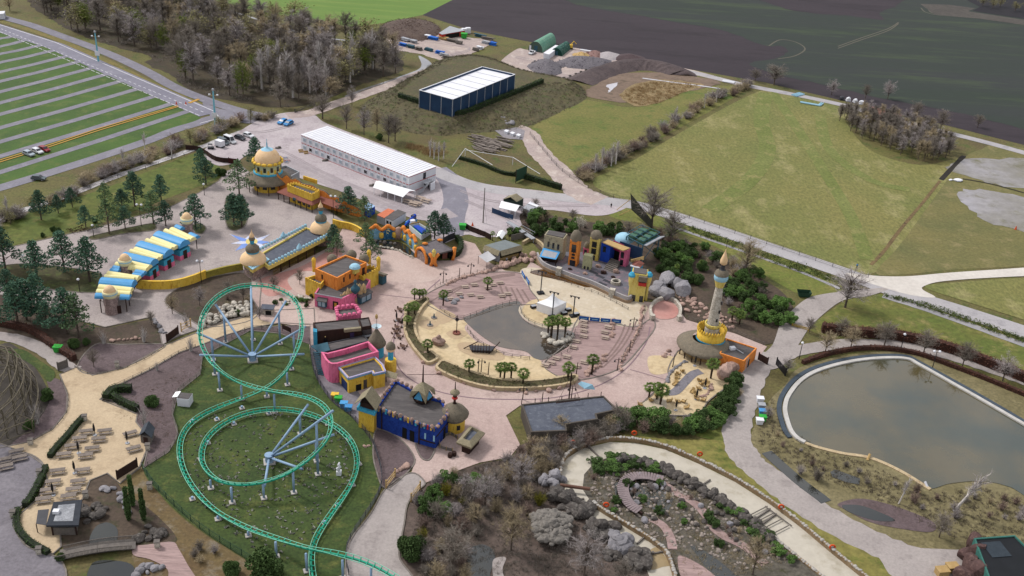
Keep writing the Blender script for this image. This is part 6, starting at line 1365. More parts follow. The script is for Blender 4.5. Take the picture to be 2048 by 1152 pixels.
railing([(870,575),(905,560),(945,548),(985,540),(1015,536)],'row of wooden bollards joined by a rope along the upper ring walk',rails=(.6,),r=.03)
# lookout wall
pts=smoothpts(W([(1304,640),(1300,622),(1312,606),(1332,600),(1350,606),(1360,622),(1358,640)]),False,5);lk=thing('lookout_wall','curved pale stone wall round the deep pink lookout','wall',P(1330,602));part('wall_face',MB().strip(pts,.8,0,1.3),m_stonel,lk)
for x,y in((1304,640),(1358,642)):c=P(x,y);part('end_pier',MB().box((c.x,c.y,.9),(1.3,1.2,1.8),.4),m_stonel,lk)
pts=smoothpts(W([(1045,490),(1062,482),(1080,490),(1088,502),(1083,512)]),False,5);lk=thing('terrace_wall','curved sandstone wall round the pink terrace left of the quay','wall',P(1080,500));part('wall_face',MB().strip(pts,.7,0,1.3),m_rim,lk)
# picnic tables
def make_table(mt_,L=2.2,name='picnic_table'):
    o=bpy.data.objects.new(name,None);col.objects.link(o);top=MB()
    for k in range(4):top.box((0,-.36+k*.24,.76),(L,.2,.06))
    link('table_top',top.mesh('table_top',mt_),o)
    for s in(-1,1):
        b=MB()
        for k in range(2):b.box((0,s*(.68+k*.17),.46),(L,.15,.06))
        link('seat',b.mesh('seat',mt_),o)
    for s in(-1,1):link('leg_frame',MB().box((s*L*.34,0,.42),(.1,1.6,.08)).tube([(s*L*.34,-.7,0),(s*L*.34,-.25,.74)],.06,4).tube([(s*L*.34,.7,0),(s*L*.34,.25,.74)],.06,4).mesh('leg_frame',mt_),o)
    return o
proto_dark,proto_pale=make_table(m_picnic,2.6),make_table(mat('pale_deck_table','#b3a399','#bfae9f',.8,c3='#9d8d84',fine=.15,rand=.1),2.3)
_used=set()
def table(proto_,x,y,rz,label,group,s=1.0):
    o=proto_ if proto_.name not in _used else copy_tree(proto_);_used.add(o.name);o.location=P(x,y)+Vector((0,0,.12));o.rotation_euler=(0,0,rz);o.scale=(s,s,s);return tag(o,label,'picnic table',group)
ld=[(1167,646),(1167,654),(1167,664),(1167,675),(1152,685),(1146,697),(1112,719),(1102,728),(1090,733),(1216,657),(1209,667),(1210,678),(1133,716),(1168,727),(1152,735)]
for i,(x,y)in enumerate(ld):table(proto_pale,x,y,-.25,'pale picnic table on the lower deck terrace, '+ordn(sorted(ld).index((x,y)),15),'tables on the lower deck',.95)
ud=[(896,584),(918,590),(941,592),(960,596),(975,578),(985,572),(1000,568),(930,576),(948,572),(900,600),(1015,590),(1003,594)]
for i,(x,y)in enumerate(ud):table(proto_pale,x,y,.3,'pale picnic table on the upper deck terrace, '+ordn(sorted(ud).index((x,y)),12),'tables on the upper deck',.9)
sm_=[(815,406),(828,412),(840,400),(852,405),(835,411)]
for i,(x,y)in enumerate(sm_):table(proto_pale,x,y,-.4,'weathered picnic table on gravel beside the white marquee, '+ordn(sorted(sm_).index((x,y)),5),'tables by the marquee',1.5)
bt=[(799,622),(797,643),(794,658),(792,667),(797,676),(805,696)]
for i,(x,y)in enumerate(bt):
    c=P(x,y);t=thing('cafe_table','dark cafe table with four chairs on the ring walk left of the planter, '+['farthest','second farthest','third farthest','third nearest','second nearest','nearest'][i],'cafe table',c,0,'cafe tables on the ring walk');part('table_top',MB().lathe(c,[(.75,.72),(.75,.78),(0,.78)],10).tube([c,c+Vector((0,0,.74))],.08,5),mat('cafe_timber','#6b5448'),t)
    for k in range(4):a=k*1.57+.5;q=c+Vector((math.cos(a)*1.2,math.sin(a)*1.2,0));part('chair',MB().box((q.x,q.y,.45),(.5,.5,.08),a).box((q.x+math.cos(a)*.22,q.y+math.sin(a)*.22,.65),(.07,.45,.45),a).box((q.x,q.y,.22),(.35,.35,.4),a),mat('cafe_timber','#6b5448','#775f52',1),t)
# deck step edges
for k in range(3):ribbon('deck_step',[(1180+k*13,742-k*3),(1215+k*13,712-k*6),(1240+k*12,676-k*6),(1250+k*11,650-k*3)],.5,mat('deck_step_edge','#86736f','#927e79',1),z5)
for k in range(3):ribbon('deck_step',[(862+k*14,604-k*3),(905+k*14,580-k*4),(965+k*10,562-k*4),(1030,552-k*2)],.5,mat('deck_step_edge','#94808a'),z5)
for k in range(5):ribbon('terrace_step',[(1000+k*11,572+k*2),(1010+k*13,600+k*2)],.6,mat('deck_step_edge','#94808a'),z5)
# white show tent on the spit and the show technique
zt_=3.0;tq_=W([(1074,605),(1106.5,616),(1133,604),(1103,594)],zt_);tn=thing('pagoda_tent','white peaked pagoda tent with closed walls on the sand spit','tent',ground_of((1106,616),zt_));part('wall',MB().prism(tq_,0,zt_),m_canvas,tn)
c=sum(tq_,Vector((0,0,0)))/4;pk_=MB();rows_=[(1.02,zt_),(.7,zt_+.55),(.4,zt_+1.2),(.16,zt_+2.1),(.03,zt_+3.0)];pk_.v=[Vector((c.x+(v.x-c.x)*s,c.y+(v.y-c.y)*s,z))for s,z in rows_ for v in tq_];pk_.f=[(k*4+i,k*4+(i+1)%4,k*4+4+(i+1)%4,k*4+4+i)for k in range(4)for i in range(4)];part('canopy',pk_,m_canvas,tn)
pl_=[(1081,588,9,'behind the white tent'),(1104,636,10,'in front of the white tent'),(1146,634,8,'right of the white tent'),(912,668,1,''),]
for x,y,h,s in pl_[:3]:
    c=P(x,y);t=thing('truss_light_tower','slim black truss light tower '+s,'light tower',c);part('mast',MB().tube([c,c+Vector((0,0,h*.85))],.22,4),m_dgrey,t);part('crossbar',MB().tube([c+Vector((-1.4,.5,h*.85)),c+Vector((1.4,-.5,h*.85))],.14,4),m_black,t);part('ballast',MB().box((c.x,c.y,.35),(2.0,1.6,.7),.4),m_black,t)
    for k in(-1,0,1):part('spotlight',MB().lathe(c+Vector((k*1.1,-k*.4,h*.85-.5)),[(.2,0),(.3,.45),(0,.5)],8),m_dgrey,t)
for i,(x,y)in enumerate([(1067,617),(1136,623),(1152,632),(1128,630)]):c=P(x,y);t=thing('flight_case','black equipment case with pale lid on the sand near the tent, '+ordn(sorted([1067,1136,1152,1128]).index(x),4),'equipment case',c,0,'equipment cases');part('body',MB().box((c.x,c.y,.5),(1.8,1.2,.9),.5),m_black,t);part('lid',MB().box((c.x,c.y,1.0),(1.5,1.0,.12),.5),m_lgrey,t)
bn=[]
for i in range(4):
    a,b=P(1158+i*21.5,641.5+i*1.8),P(1177+i*21.5,643+i*1.8);t=thing('banner','blue advertising banner on a low rail above the lower deck, '+ordn(i,4),'banner',a.lerp(b,.5),0,'blue banners');part('cloth',MB().strip([a,b],.1,.3,1.5),mat('banner_blue','#2a63a8','#326cb2',1),t);face_box(t,'lettering',a,b,.2,.8,.75,1.0,m_paleblue,.05,1,.06)
    for p in(a,b):post_part(t,p,0,1.6,.06,m_dgrey)
for i in range(2):
    a,b=P(1043+i*9,549+i*12),P(1049+i*9,560+i*12);t=thing('banner','blue advertising banner beside the upper terrace steps, '+('upper' if i==0 else 'lower'),'banner',a,0,'blue banners');part('cloth',MB().strip([a,b],.1,.3,1.6),mat('banner_blue','#2a63a8'),t);face_box(t,'lettering',a,b,.2,.8,.8,1.1,m_paleblue,.05,1,.06)
# spiral bench, boardwalk and beach bar furniture
ribbon('boardwalk',[(1333,787),(1350,785),(1367,768),(1385,750),(1402,744)],2.6,mat('boardwalk_planks','#7d7a80','#8a868c',.4,c3='#6d6a6f',fine=.25,stretch=(1.5,.6,1)),z6)
fr_=[(1354,757),(1352,765),(1349,771),(1356,750),(1364,745),(1398,763),(1402,771),(1414,773),(1408,766),(1384,786),(1390,793),(1397,780),(1355,806),(1366,806),(1372,818),(1312,794),(1302,804),(1338,805),(1406,803),(1393,800),(1315,824),(1280,812)]
for i,(x,y)in enumerate(sorted(fr_)):
    c=P(x,y);a=i*.8;t=thing('deck_chair','wooden lounge chair on the beach bar sand, '+ordn(i,len(fr_)),'chair',c,0,'lounge chairs on the beach bar sand');d=Vector((math.cos(a),math.sin(a),0));part('seat',MB().box(c+Vector((0,0,.55)),(1.3,.8,.12),a,.15),m_pale_w,t);part('backrest',MB().box(c-d*.6+Vector((0,0,.95)),(.14,.8,1.0),a,-.3),m_pale_w,t)
    for s in(-1,1):part('armrest',MB().box(c+Vector((-d.y*s*.42,d.x*s*.42,.78)),(1.1,.14,.1),a).box(c+Vector((-d.y*s*.42,d.x*s*.42,.35))+d*.5,(.12,.12,.7),a),m_pale_w,t)
def parasol(x,y,label,h=3.0):
    c=P(x,y);t=thing('closed_parasol',label,'parasol',c,0,'closed parasols');part('folded_canopy',MB().lathe(c,[(.12,h*.35),(.28,h*.5),(.26,h*.75),(.08,h)],8),m_black,t);part('pole',MB().tube([c,c+Vector((0,0,h*.5))],.06,5),m_dgrey,t);part('foot',MB().lathe(c,[(.5,.2),(.5,.34),(0,.36)],10),m_lgrey,t)
for x,y,s in((1351,822,'at the lower left of the beach bar sand'),(1392,800,'in the middle of the beach bar sand'),(1409,778,'under the boulders of the beach bar'),(1389,733,'under the edge of the round thatched roof')):parasol(x,y,'closed black parasol '+s,3.4)
for x,y,s in((793,642,'farther'),(804,655,'nearer')):parasol(x,y,'closed black parasol by the dark cafe tables on the ring walk, the %s one'%s)
# themed lamp and flag posts round the ring
def mast(x,y,label,h=4.5,arms=True):
    c=P(x,y);t=thing('lantern_post',label,'lantern post',c,0,'timber lantern posts');part('post',MB().tube([c,c+Vector((.1,0,h))],[.14,.1],6),m_brownw,t)
    if arms:part('arm',MB().tube([c+Vector((-.9,.2,h*.8)),c+Vector((.9,-.2,h*.9))],.07,4),m_brownw,t);part('lantern',MB().lathe(c+Vector((-.9,.2,h*.8-.7)),[(.1,0),(.25,.1),(.25,.45),(.05,.65)],6),m_dgrey,t);part('lantern',MB().lathe(c+Vector((.9,-.2,h*.9-.7)),[(.1,0),(.25,.1),(.25,.45),(.05,.65)],6),m_dgrey,t)
ml=[(941,550),(886,567),(1234,742),(1258,706),(1152,752),(1142,800),(1265,660),(918,560),(1083,812),(1345,735),(962,745),(976,752),(956,745),(1045,800)]
for i,(x,y)in enumerate(sorted(ml)):mast(x,y,'dark timber lantern post beside the ring walk, '+ordn(i,len(ml)),4.2,i%2==0)
# stall and shade sail by the upper ring
sz=3.6;sq=W([(969,492),(1000,504),(1043,492),(1010,481)],sz);stl=thing('thatch_edged_stall','open grey-roofed stall with a shaggy thatch fringe and a figure inside','stall',ground_of((1000,504),sz))
r=MB();r.prism(sq,sz,sz+.25);part('roof',r,mat('grey_sheet_roof','#7d8384','#878d8e',.5,fine=.08),stl);fr=MB()
for a,b in((sq[0],sq[1]),(sq[1],sq[2])):
    d=(b-a).normalized();nrm=Vector((d.y,-d.x,0));fr.add([a+Vector((0,0,.4)),b+Vector((0,0,.4)),b+nrm*1.0-Vector((0,0,1.1)),a+nrm*1.0-Vector((0,0,1.1)),a+nrm*.2-Vector((0,0,1.0)),b+nrm*.2-Vector((0,0,1.0))],[(0,1,2,3),(3,2,5,4)])
part('thatch_fringe',fr,m_thatchl,stl);part('side_wall',MB().strip([Vector((sq[0].x,sq[0].y,0)),Vector((sq[1].x,sq[1].y,0))],.3,0,sz),m_lgrey,stl);part('back_wall',MB().strip([Vector((sq[0].x,sq[0].y,0)),Vector((sq[3].x,sq[3].y,0)),Vector((sq[2].x,sq[2].y,0))],.3,0,sz),m_hole,stl)
post_part(stl,Vector((sq[2].x,sq[2].y,0)),0,sz,.15,m_brownw);sc2=inset(sq,.5);part('counter',MB().strip([Vector((sc2[1].x,sc2[1].y,0)),Vector((sc2[2].x,sc2[2].y,0))],.6,0,1.0),m_pale_w,stl)
ss=W([(957,512),(976,502),(992,516),(974,525)],3.0);sa=thing('shade_sail','pale square shade sail on slim posts beside the thatch-edged stall','shade sail',P(974,538));m=sum(ss,Vector((0,0,0)))/4-Vector((0,0,.35));part('cloth',MB().add(ss+[m],[(0,1,4),(1,2,4),(2,3,4),(3,0,4)]),mat('grey_sail','#b5b4b6','#bfbec0',.5,fine=.05),sa)
for v in ss:post_part(sa,Vector((v.x,v.y,0)),0,v.z,.08,m_brownw)
# ------------------------------------------------------------ park planting
PN=[(83,440,11,0),(117,427,7,0),(145,415,7.5,0),(270,413,13,0),(323,404,10.5,0),(212,413,9,1),(245,420,8,0),(307,448,12,1),(332,453,9.5,0),(392,460,13,0),(172,455,8,0),(219,469,12.5,1),(251,459,8.5,0),(412,370,10.5,0),(404,347,10,0),(11,538,14,0),(75,558,13,0),(130,545,14,0),(180,564,15,0),(37,653,14,0),(54,640,13,0),(80,636,14,0),(96,658,9,0),(135,666,14,0),(158,676,14,1),(-15,560,12,0),(20,600,10,0)]
_x=sorted(PN)
for x,y,h,l in PN:plant('lightpine' if l else 'pine',x,y,h,('lighter green' if l else 'dark')+' pine tree in the groves round the entrance booths, '+ordn(_x.index((x,y,h,l)),len(PN)),group='pines round the entrance',wid=1.2)
for x,y,h,l,s in[(512,331,11.5,0,'dark broad pine left of the peach restaurant dome'),(479,393,14,1,'tall open pine in front of the domed restaurant'),(468,452,12,0,'left dark pine of the island bed on the forecourt'),(484,455,12,0,'right dark pine of the island bed on the forecourt'),(697,428,10.5,0,'dark pine in front of the orange wall by the ticket hall'),(729,442,9.5,1,'thin pine next to the blue container'),
    (667,498,9,0,'dark pine against the right gatehouse dome'),(674,514,8,1,'light green pine behind the orange shop'),(732,496,9,1,'pine left of the orange arcade wall'),(741,528,9.5,1,'pale green pine right of the orange shop'),(869,478,10.5,0,'broad dark pine behind the orange arcade pavilion'),(887,478,9.5,0,'dark pine nearest the green skip, right of the arcade')]:
    plant('lightpine' if l else 'pine',x,y,h,s,wid=1.3)
for x,y,h,s in[(106,462,2,'by the pine lawn path, left'),(118,470,2.8,'by the pine lawn path, right'),(85,474,1.6,'by the pine lawn path, lower'),(190,446,2,'beside the heather bed'),(438,350,3,'at the brown fence, left'),(447,352,3,'at the brown fence, right'),(150,695,3,'in the mulch by the side path'),(172,690,2.2,'in the mulch by the birches'),(97,800,3.6,'beside the wooden coaster'),(307,812,3.4,'by the little slate-roofed hut'),(62,858,3,'left of the sand walk'),(120,1120,2,'by the pond bridge')]:
    plant('ball',x,y,h,'round dark evergreen bush '+s,'shrub')
for i,(x,y,h)in enumerate([(258,1040,9),(266,1012,8.5),(288,1040,8.5)]):plant('cypress',x,y,h,'slim dark column cypress by the rock garden pond, '+ordn([0,1,2][i],3),group='column cypresses')
plant('ball',822,1110,6.5,'large dark green rhododendron beside the gravel walk','shrub',wid=.9,var=1);plant('ball',530,1165,8,'dark conifer bush at the bottom edge under the coaster','shrub');plant('ball',465,1150,3.5,'small dark conifer at the bottom edge left of the coaster','shrub')
# white-stemmed birches and multi-stem trees near the sand walk
sb=[(208,688,5),(288,684,5.5),(373,652,5),(382,703,5.5),(315,742,3.5),(288,848,6),(75,848,7)]
for i,(x,y,h)in enumerate(sb):plant('stem_birch',x,y,h,'white multi-stemmed birch in the beds along the sand walk, '+ordn(sorted(sb).index((x,y,h)),7),group='birches along the sand walk')
mtr=[(345,628,6.5),(400,612,6.5),(303,650,5),(188,735,6),(600,570,6),(548,585,6),(487,600,6),(458,590,5),(505,560,5.5),(520,640,5)]
for i,(x,y,h)in enumerate(sorted(mtr)):plant('bare',x,y,h,'small bare multi-branched tree round the gatehouse and sand walk, '+ordn(i,len(mtr)),group='small bare trees by the gatehouse',wid=.85,var=i)
r_=random.Random(21)
def shrubs(poly,n,gap,kinds,h0,h1,label,group,wid=1.1,cat='shrub'):
    for p in scatter(poly,n,gap,r_):plant(r_.choice(kinds),p,None,r_.uniform(h0,h1),label,cat,group,wid=wid)
shrubs([(1035,440),(1060,425),(1110,432),(1150,445),(1190,455),(1240,455),(1250,480),(1230,480),(1150,470),(1090,470),(1050,470)],26,2.3,['evergreen','evergreen','ball','bush'],2.2,4.2,'shrub in the thicket behind the stage towers','evergreens behind the stage')
shrubs([(1310,500),(1350,492),(1400,520),(1415,560),(1390,570),(1340,565),(1320,545)],22,2.2,['evergreen','evergreen','ball'],2.4,4.2,'evergreen shrub on the bank above the huge grey boulders','evergreens above the boulders')
shrubs([(1440,560),(1480,555),(1530,590),(1585,625),(1580,650),(1540,650),(1490,640),(1450,610)],34,2.2,['evergreen','evergreen','bush'],2.4,4.2,'leafy shrub on the bank right of the minaret','shrubs right of the minaret')
shrubs([(1230,838),(1290,842),(1360,850),(1410,838),(1448,800),(1472,765),(1480,790),(1465,825),(1430,858),(1370,872),(1280,866),(1235,858)],46,2.0,['evergreen','evergreen','ball','bush'],2.4,4.2,'shrub of the dense mixed belt below the beach bar','shrub belt below the beach bar',1.15)
shrubs([(1060,898),(1140,890),(1200,868),(1245,845),(1258,858),(1205,884),(1140,906),(1075,920)],30,1.7,['bush'],3.4,5.2,'bare shrub along the foot of the flat theatre roof','bare shrubs below the theatre')
shrubs([(1270,455),(1330,470),(1420,500),(1500,540),(1560,580),(1500,570),(1400,520),(1300,490)],34,2.6,['bush','bush','evergreen'],2.2,4.2,'mixed shrub in the planting between the stage and the estate road','shrubs by the estate road')
shrubs([(835,975),(860,958),(960,940),(1030,900),(1050,900),(1120,900),(1110,960),(1100,1010),(1060,1040),(1000,1060),(900,1090),(850,1080),(825,1040)],40,2.4,['bush'],2.8,5.2,'bare twiggy shrub in the garden below the theatre','bare shrubs of the lower garden',1.0)
shrubs([(845,1100),(900,1095),(940,1090),(930,1160),(850,1165)],12,2.2,['bush'],2.8,4.8,'bare twiggy shrub left of the garden pond','bare shrubs left of the garden pond')
shrubs([(1050,905),(1130,905),(1110,960),(1060,960)],16,1.8,['bush'],2.4,4.2,'bare tan shrub left of the concrete channel bend','bare shrubs by the channel bend')
for x,y,h,k,s in[(890,962,3,'evergreen','under the plaza, left'),(905,968,3,'evergreen','under the plaza, right'),(950,968,3,'evergreen','beside the yellow stems'),(975,980,3,'evergreen','in the middle of the lower garden'),(868,1000,4,'evergreen','by the pale timber gate, upper'),(858,1025,4.5,'evergreen','by the pale timber gate, lower'),(885,1030,3.5,'evergreen','beside the bare tree')]:plant(k,x,y,h,'dark evergreen shrub in the lower garden '+s,'shrub')
for x,y,h,s in[(892,990,3.5,'below the dark evergreens'),(925,1010,2.5,'in the middle of the lower garden'),(845,1080,3.4,'beside the large rhododendron'),(1078,1010,4,'left of the grey cave rock')]:plant('yellow',x,y,h,'yellow-stemmed shrub '+s,'shrub')
for x,y,h,w_,s in[(905,1140,11,1.1,'round bare tree at the bottom centre, left of the garden pond'),(1168,1150,11,1.1,'round bare tree over the cave rocks at the bottom centre'),(1022,1100,13,.75,'tall bare tree right of the garden pond'),(875,1045,6,1,'small bare tree beside the gravel walk'),(990,985,7,1,'tan bare tree in the upper middle of the lower garden'),(1040,975,9,1,'tan bare tree left of the channel bend'),(950,1050,6,1,'bare tree above the garden pond'),(970,1010,9,1,'broad bare tree in the heart of the lower garden'),(930,985,5,1.1,'low bare tree under the plaza edge'),(1075,930,6,1.1,'reddish bare tree beside the theatre corner'),(905,1040,5,1,'tan bare tree in the lower garden'),(1245,1165,6,1.2,'grey bare tree at the bottom edge by the channel'),(1505,1150,11,.8,'pale bare tree on the channel island'),(1235,855,7,1.2,'wide bare tree beside the beach bar sand'),(1120,868,6,1,'bare tree in front of the theatre wall'),(1878,1075,7,1,'bare multi-stemmed tree on the bank below the big pond'),(1535,838,4,1,'reddish bare bush beside the lane to the pond'),(1574,745,5,1.1,'orange-brown bare bush at the pond corner')]:plant('bare',x,y,h,s,wid=w_)
for i,(x,y,h)in enumerate([(1633,960,4.5),(1600,948,3)]):plant('bush',x,y,h,'pollarded willow on the bank left of the big pond, '+('taller' if i==0 else 'smaller'),'tree')
bb=plant('birch',1908,1022,14,'leaning white birch on the lower shore of the big pond',wid=.95);bb.rotation_euler=(.12,.3,0)
bb=plant('birch',1797,1008,8,'young white birch on the straw bank of the big pond',wid=.8);bb.rotation_euler=(0,.12,0)
shrubs([(1185,930),(1235,915),(1290,922),(1330,940),(1320,950),(1260,940),(1200,955)],20,1.4,['evergreen'],1.2,2.2,'low bright green shrub at the tip of the channel island','green shrubs at the island tip',1.5)
shrubs([(1180,960),(1240,950),(1330,960),(1420,1000),(1520,1080),(1580,1130),(1480,1120),(1380,1060),(1340,1030),(1250,1040),(1200,1010)],26,2.2,['bush','bush','evergreen'],1.2,2.4,'low shrub among the rocks of the channel island','low shrubs on the channel island')
shrubs([(1430,1010),(1490,1035),(1540,1080),(1600,1130),(1560,1120),(1480,1050)],12,2,['evergreen'],1.2,2.2,'bright green shrub along the channel edge of the island','green shrubs along the channel',1.3)
shrubs([(1540,850),(1580,880),(1650,915),(1740,935),(1800,970),(1760,985),(1650,945),(1560,900)],10,2.5,['bush'],1.2,2.4,'low dry shrub on the straw bank of the pond','dry shrubs on the pond bank')
shrubs([(1800,980),(1900,990),(1960,985),(2048,1010),(2048,1060),(1900,1060),(1840,1030)],16,2.4,['bush'],1.6,3.2,'bare shrub on the lower right shore of the pond','bare shrubs on the lower shore')
shrubs([(440,1110),(395,1090),(410,1140),(370,1110)],6,1.8,['bush'],1.8,2.8,'bare shrub beside the pink walk at the bottom left','bare shrubs by the pink walk')
shrubs([(430,640),(460,580),(500,560),(500,600),(470,640)],10,2,['bush','bush','evergreen'],1.2,2.2,'low shrub in the garden below the gatehouse','shrubs below the gatehouse')
shrubs([(620,590),(640,615),(540,612),(560,600)],8,1.4,['evergreen'],.9,1.5,'low green bush beside the pink shop wall','bushes beside the pink shop')
plant('blossom',1160,462,6,'shrub covered in white blossom behind the stage towers','shrub',wid=1.2)
for i,(x,y)in enumerate([(985,482),(1018,478),(1110,448),(1340,520),(1352,548),(1378,535),(1400,540)]):plant('palm',x,y,3.6,'fan palm in the greenery behind the stage and stall, '+ordn(i,7),'palm','palms behind the stage')
# hedges
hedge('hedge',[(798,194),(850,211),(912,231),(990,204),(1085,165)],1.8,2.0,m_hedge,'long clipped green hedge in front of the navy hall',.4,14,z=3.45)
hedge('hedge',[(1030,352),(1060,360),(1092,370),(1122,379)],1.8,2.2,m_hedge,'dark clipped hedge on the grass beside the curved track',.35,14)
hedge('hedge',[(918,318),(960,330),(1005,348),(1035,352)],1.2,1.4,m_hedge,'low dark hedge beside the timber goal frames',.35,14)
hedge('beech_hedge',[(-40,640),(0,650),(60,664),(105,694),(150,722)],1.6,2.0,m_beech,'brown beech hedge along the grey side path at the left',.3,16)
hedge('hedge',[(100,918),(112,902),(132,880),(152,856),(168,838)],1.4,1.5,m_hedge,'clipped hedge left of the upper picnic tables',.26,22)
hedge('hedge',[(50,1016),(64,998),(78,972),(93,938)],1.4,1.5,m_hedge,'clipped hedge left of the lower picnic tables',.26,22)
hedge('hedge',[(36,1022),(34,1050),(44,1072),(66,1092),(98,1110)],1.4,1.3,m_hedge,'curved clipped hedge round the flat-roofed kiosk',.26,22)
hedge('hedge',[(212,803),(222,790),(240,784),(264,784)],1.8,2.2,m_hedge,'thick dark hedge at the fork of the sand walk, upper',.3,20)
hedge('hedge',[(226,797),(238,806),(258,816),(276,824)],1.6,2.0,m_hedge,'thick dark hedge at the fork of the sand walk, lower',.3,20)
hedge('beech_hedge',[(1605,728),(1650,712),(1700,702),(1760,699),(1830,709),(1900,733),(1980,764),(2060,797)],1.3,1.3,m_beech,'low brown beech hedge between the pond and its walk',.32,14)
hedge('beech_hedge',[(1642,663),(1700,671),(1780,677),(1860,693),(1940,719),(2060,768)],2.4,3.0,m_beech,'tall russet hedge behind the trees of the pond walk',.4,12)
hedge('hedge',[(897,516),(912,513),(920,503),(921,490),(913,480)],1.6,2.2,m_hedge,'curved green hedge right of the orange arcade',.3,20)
# rough stuff nobody could count
def rough(name,poly,n,h0,h1,m,label,leafy=False,wdt=.05,tuft=16,seed=1,faces=None,lsz=.35):
    r=random.Random(seed);mb=MB();g=W(poly or[(0,0)]);gp=[(p.x,p.y)for p in g];xs=[p.x for p in g];ys=[p.y for p in g];k=0
    while k<n:
        x,y,z=r.uniform(min(xs),max(xs)),r.uniform(min(ys),max(ys)),0
        if faces:f=r.choice(faces);s,t=r.random(),r.random();x,y,z=f[0].lerp(f[1],s).lerp(f[3].lerp(f[2],s),t)
        elif not inpoly(x,y,gp):continue
        k+=1;h=r.uniform(h0,h1)
        for q in range(tuft):
            p=Vector((x+r.gauss(0,h*.45),y+r.gauss(0,h*.45),z))
            if leafy:leafquad(mb,p+Vector((0,0,r.random()*h)),lsz,r)
            else:v=rv(r);twigtri(mb,p,Vector((v.x*.6,v.y*.6,1)).normalized(),h*r.uniform(.6,1.2),wdt,r)
    return solo(name,mb,m,label,'vegetation',kind='stuff')
m_scrub=mat('dry_scrub','#7b7264','#8a8070',.3,rand=.1);m_reed=mat('dry_reeds','#b59c78','#a58c68',.3);m_gtuft=mat('scrub_leaves','#59683a','#6b7444',.3)
rough('scrub',None,1900,.5,1.0,m_scrub,'dry grey-brown brush covering the slopes of the mound',seed=31,faces=slope_faces,wdt=.04)
rough('scrub',None,600,.3,.7,m_gtuft,'green weeds among the dry brush of the mound',True,seed=32,tuft=8,faces=slope_faces[:len(slope_faces)])
rough('reeds',[(1240,192),(1270,170),(1330,162),(1400,170),(1360,190),(1310,208),(1270,212)],420,.7,1.4,m_reed,'pale reed tufts in the wet hollow of the meadow',seed=34,tuft=22)
rough('reeds',[(820,288),(900,306),(870,316),(810,296)],160,.8,1.6,m_reed,'reeds in the ditch behind the white offices',seed=35)
rough('scrub',[(1340,440),(1420,466),(1560,516),(1690,562),(1700,575),(1560,532),(1420,478),(1335,450)],520,.5,1.2,m_gtuft,'rough green growth on the ditch bank of the estate road',True,seed=36,tuft=12)
rough('scrub',[(1770,588),(1850,606),(1950,640),(2080,690),(2080,700),(1950,652),(1850,618),(1770,594)],420,.4,.9,m_gtuft,'rough grass on the ditch bank right of the junction',True,seed=37,tuft=12)
rough('scrub',[(1545,800),(1580,860),(1650,905),(1750,930),(1850,990),(1960,975),(2048,1005),(2048,1090),(1900,1075),(1750,1000),(1650,960),(1560,920),(1510,880)],900,.3,.8,m_scrub,'dry grass tussocks on the pond bank',seed=38)
rough('ground_cover',[(1168,950),(1190,925),(1230,912),(1280,918),(1340,940),(1420,980),(1480,1025),(1540,1070),(1600,1120),(1480,1150),(1352,1150),(1335,1115),(1260,1058),(1185,1010)],1500,.25,.7,m_twig_tan,'low winter growth over the channel island',seed=39)
rough('ground_cover',[(825,1060),(855,968),(960,932),(1040,895),(1130,900),(1118,970),(1160,1020),(1250,1085),(1290,1150),(850,1150)],1700,.3,.8,m_twig,'dry stalks over the lower garden beds',seed=40)
rough('heather',[(130,460),(165,450),(185,462),(150,470)],60,.3,.5,mat('heather','#6e5550','#7d615a',1),'heather tufts on the pine lawn',seed=41)
rough('daisies',[(430,830),(560,810),(690,860),(720,930),(640,1060),(560,1130),(420,1040),(360,960),(370,870)],620,.25,.05,mat('molehill_tufts','#8d8c84','#9d9b93',1),'pale flecks scattered over the coaster lawn',True,seed=42,tuft=4,lsz=.8)
rough('tufts',[(225,840),(275,845),(300,880),(285,920),(320,900),(345,870),(335,835),(400,760),(430,720),(330,760),(250,800)],420,.25,.45,mat('bed_tufts','#8d7556','#7b6a50',1),'rows of small dry tufts in the mulch beds',seed=43,tuft=8)
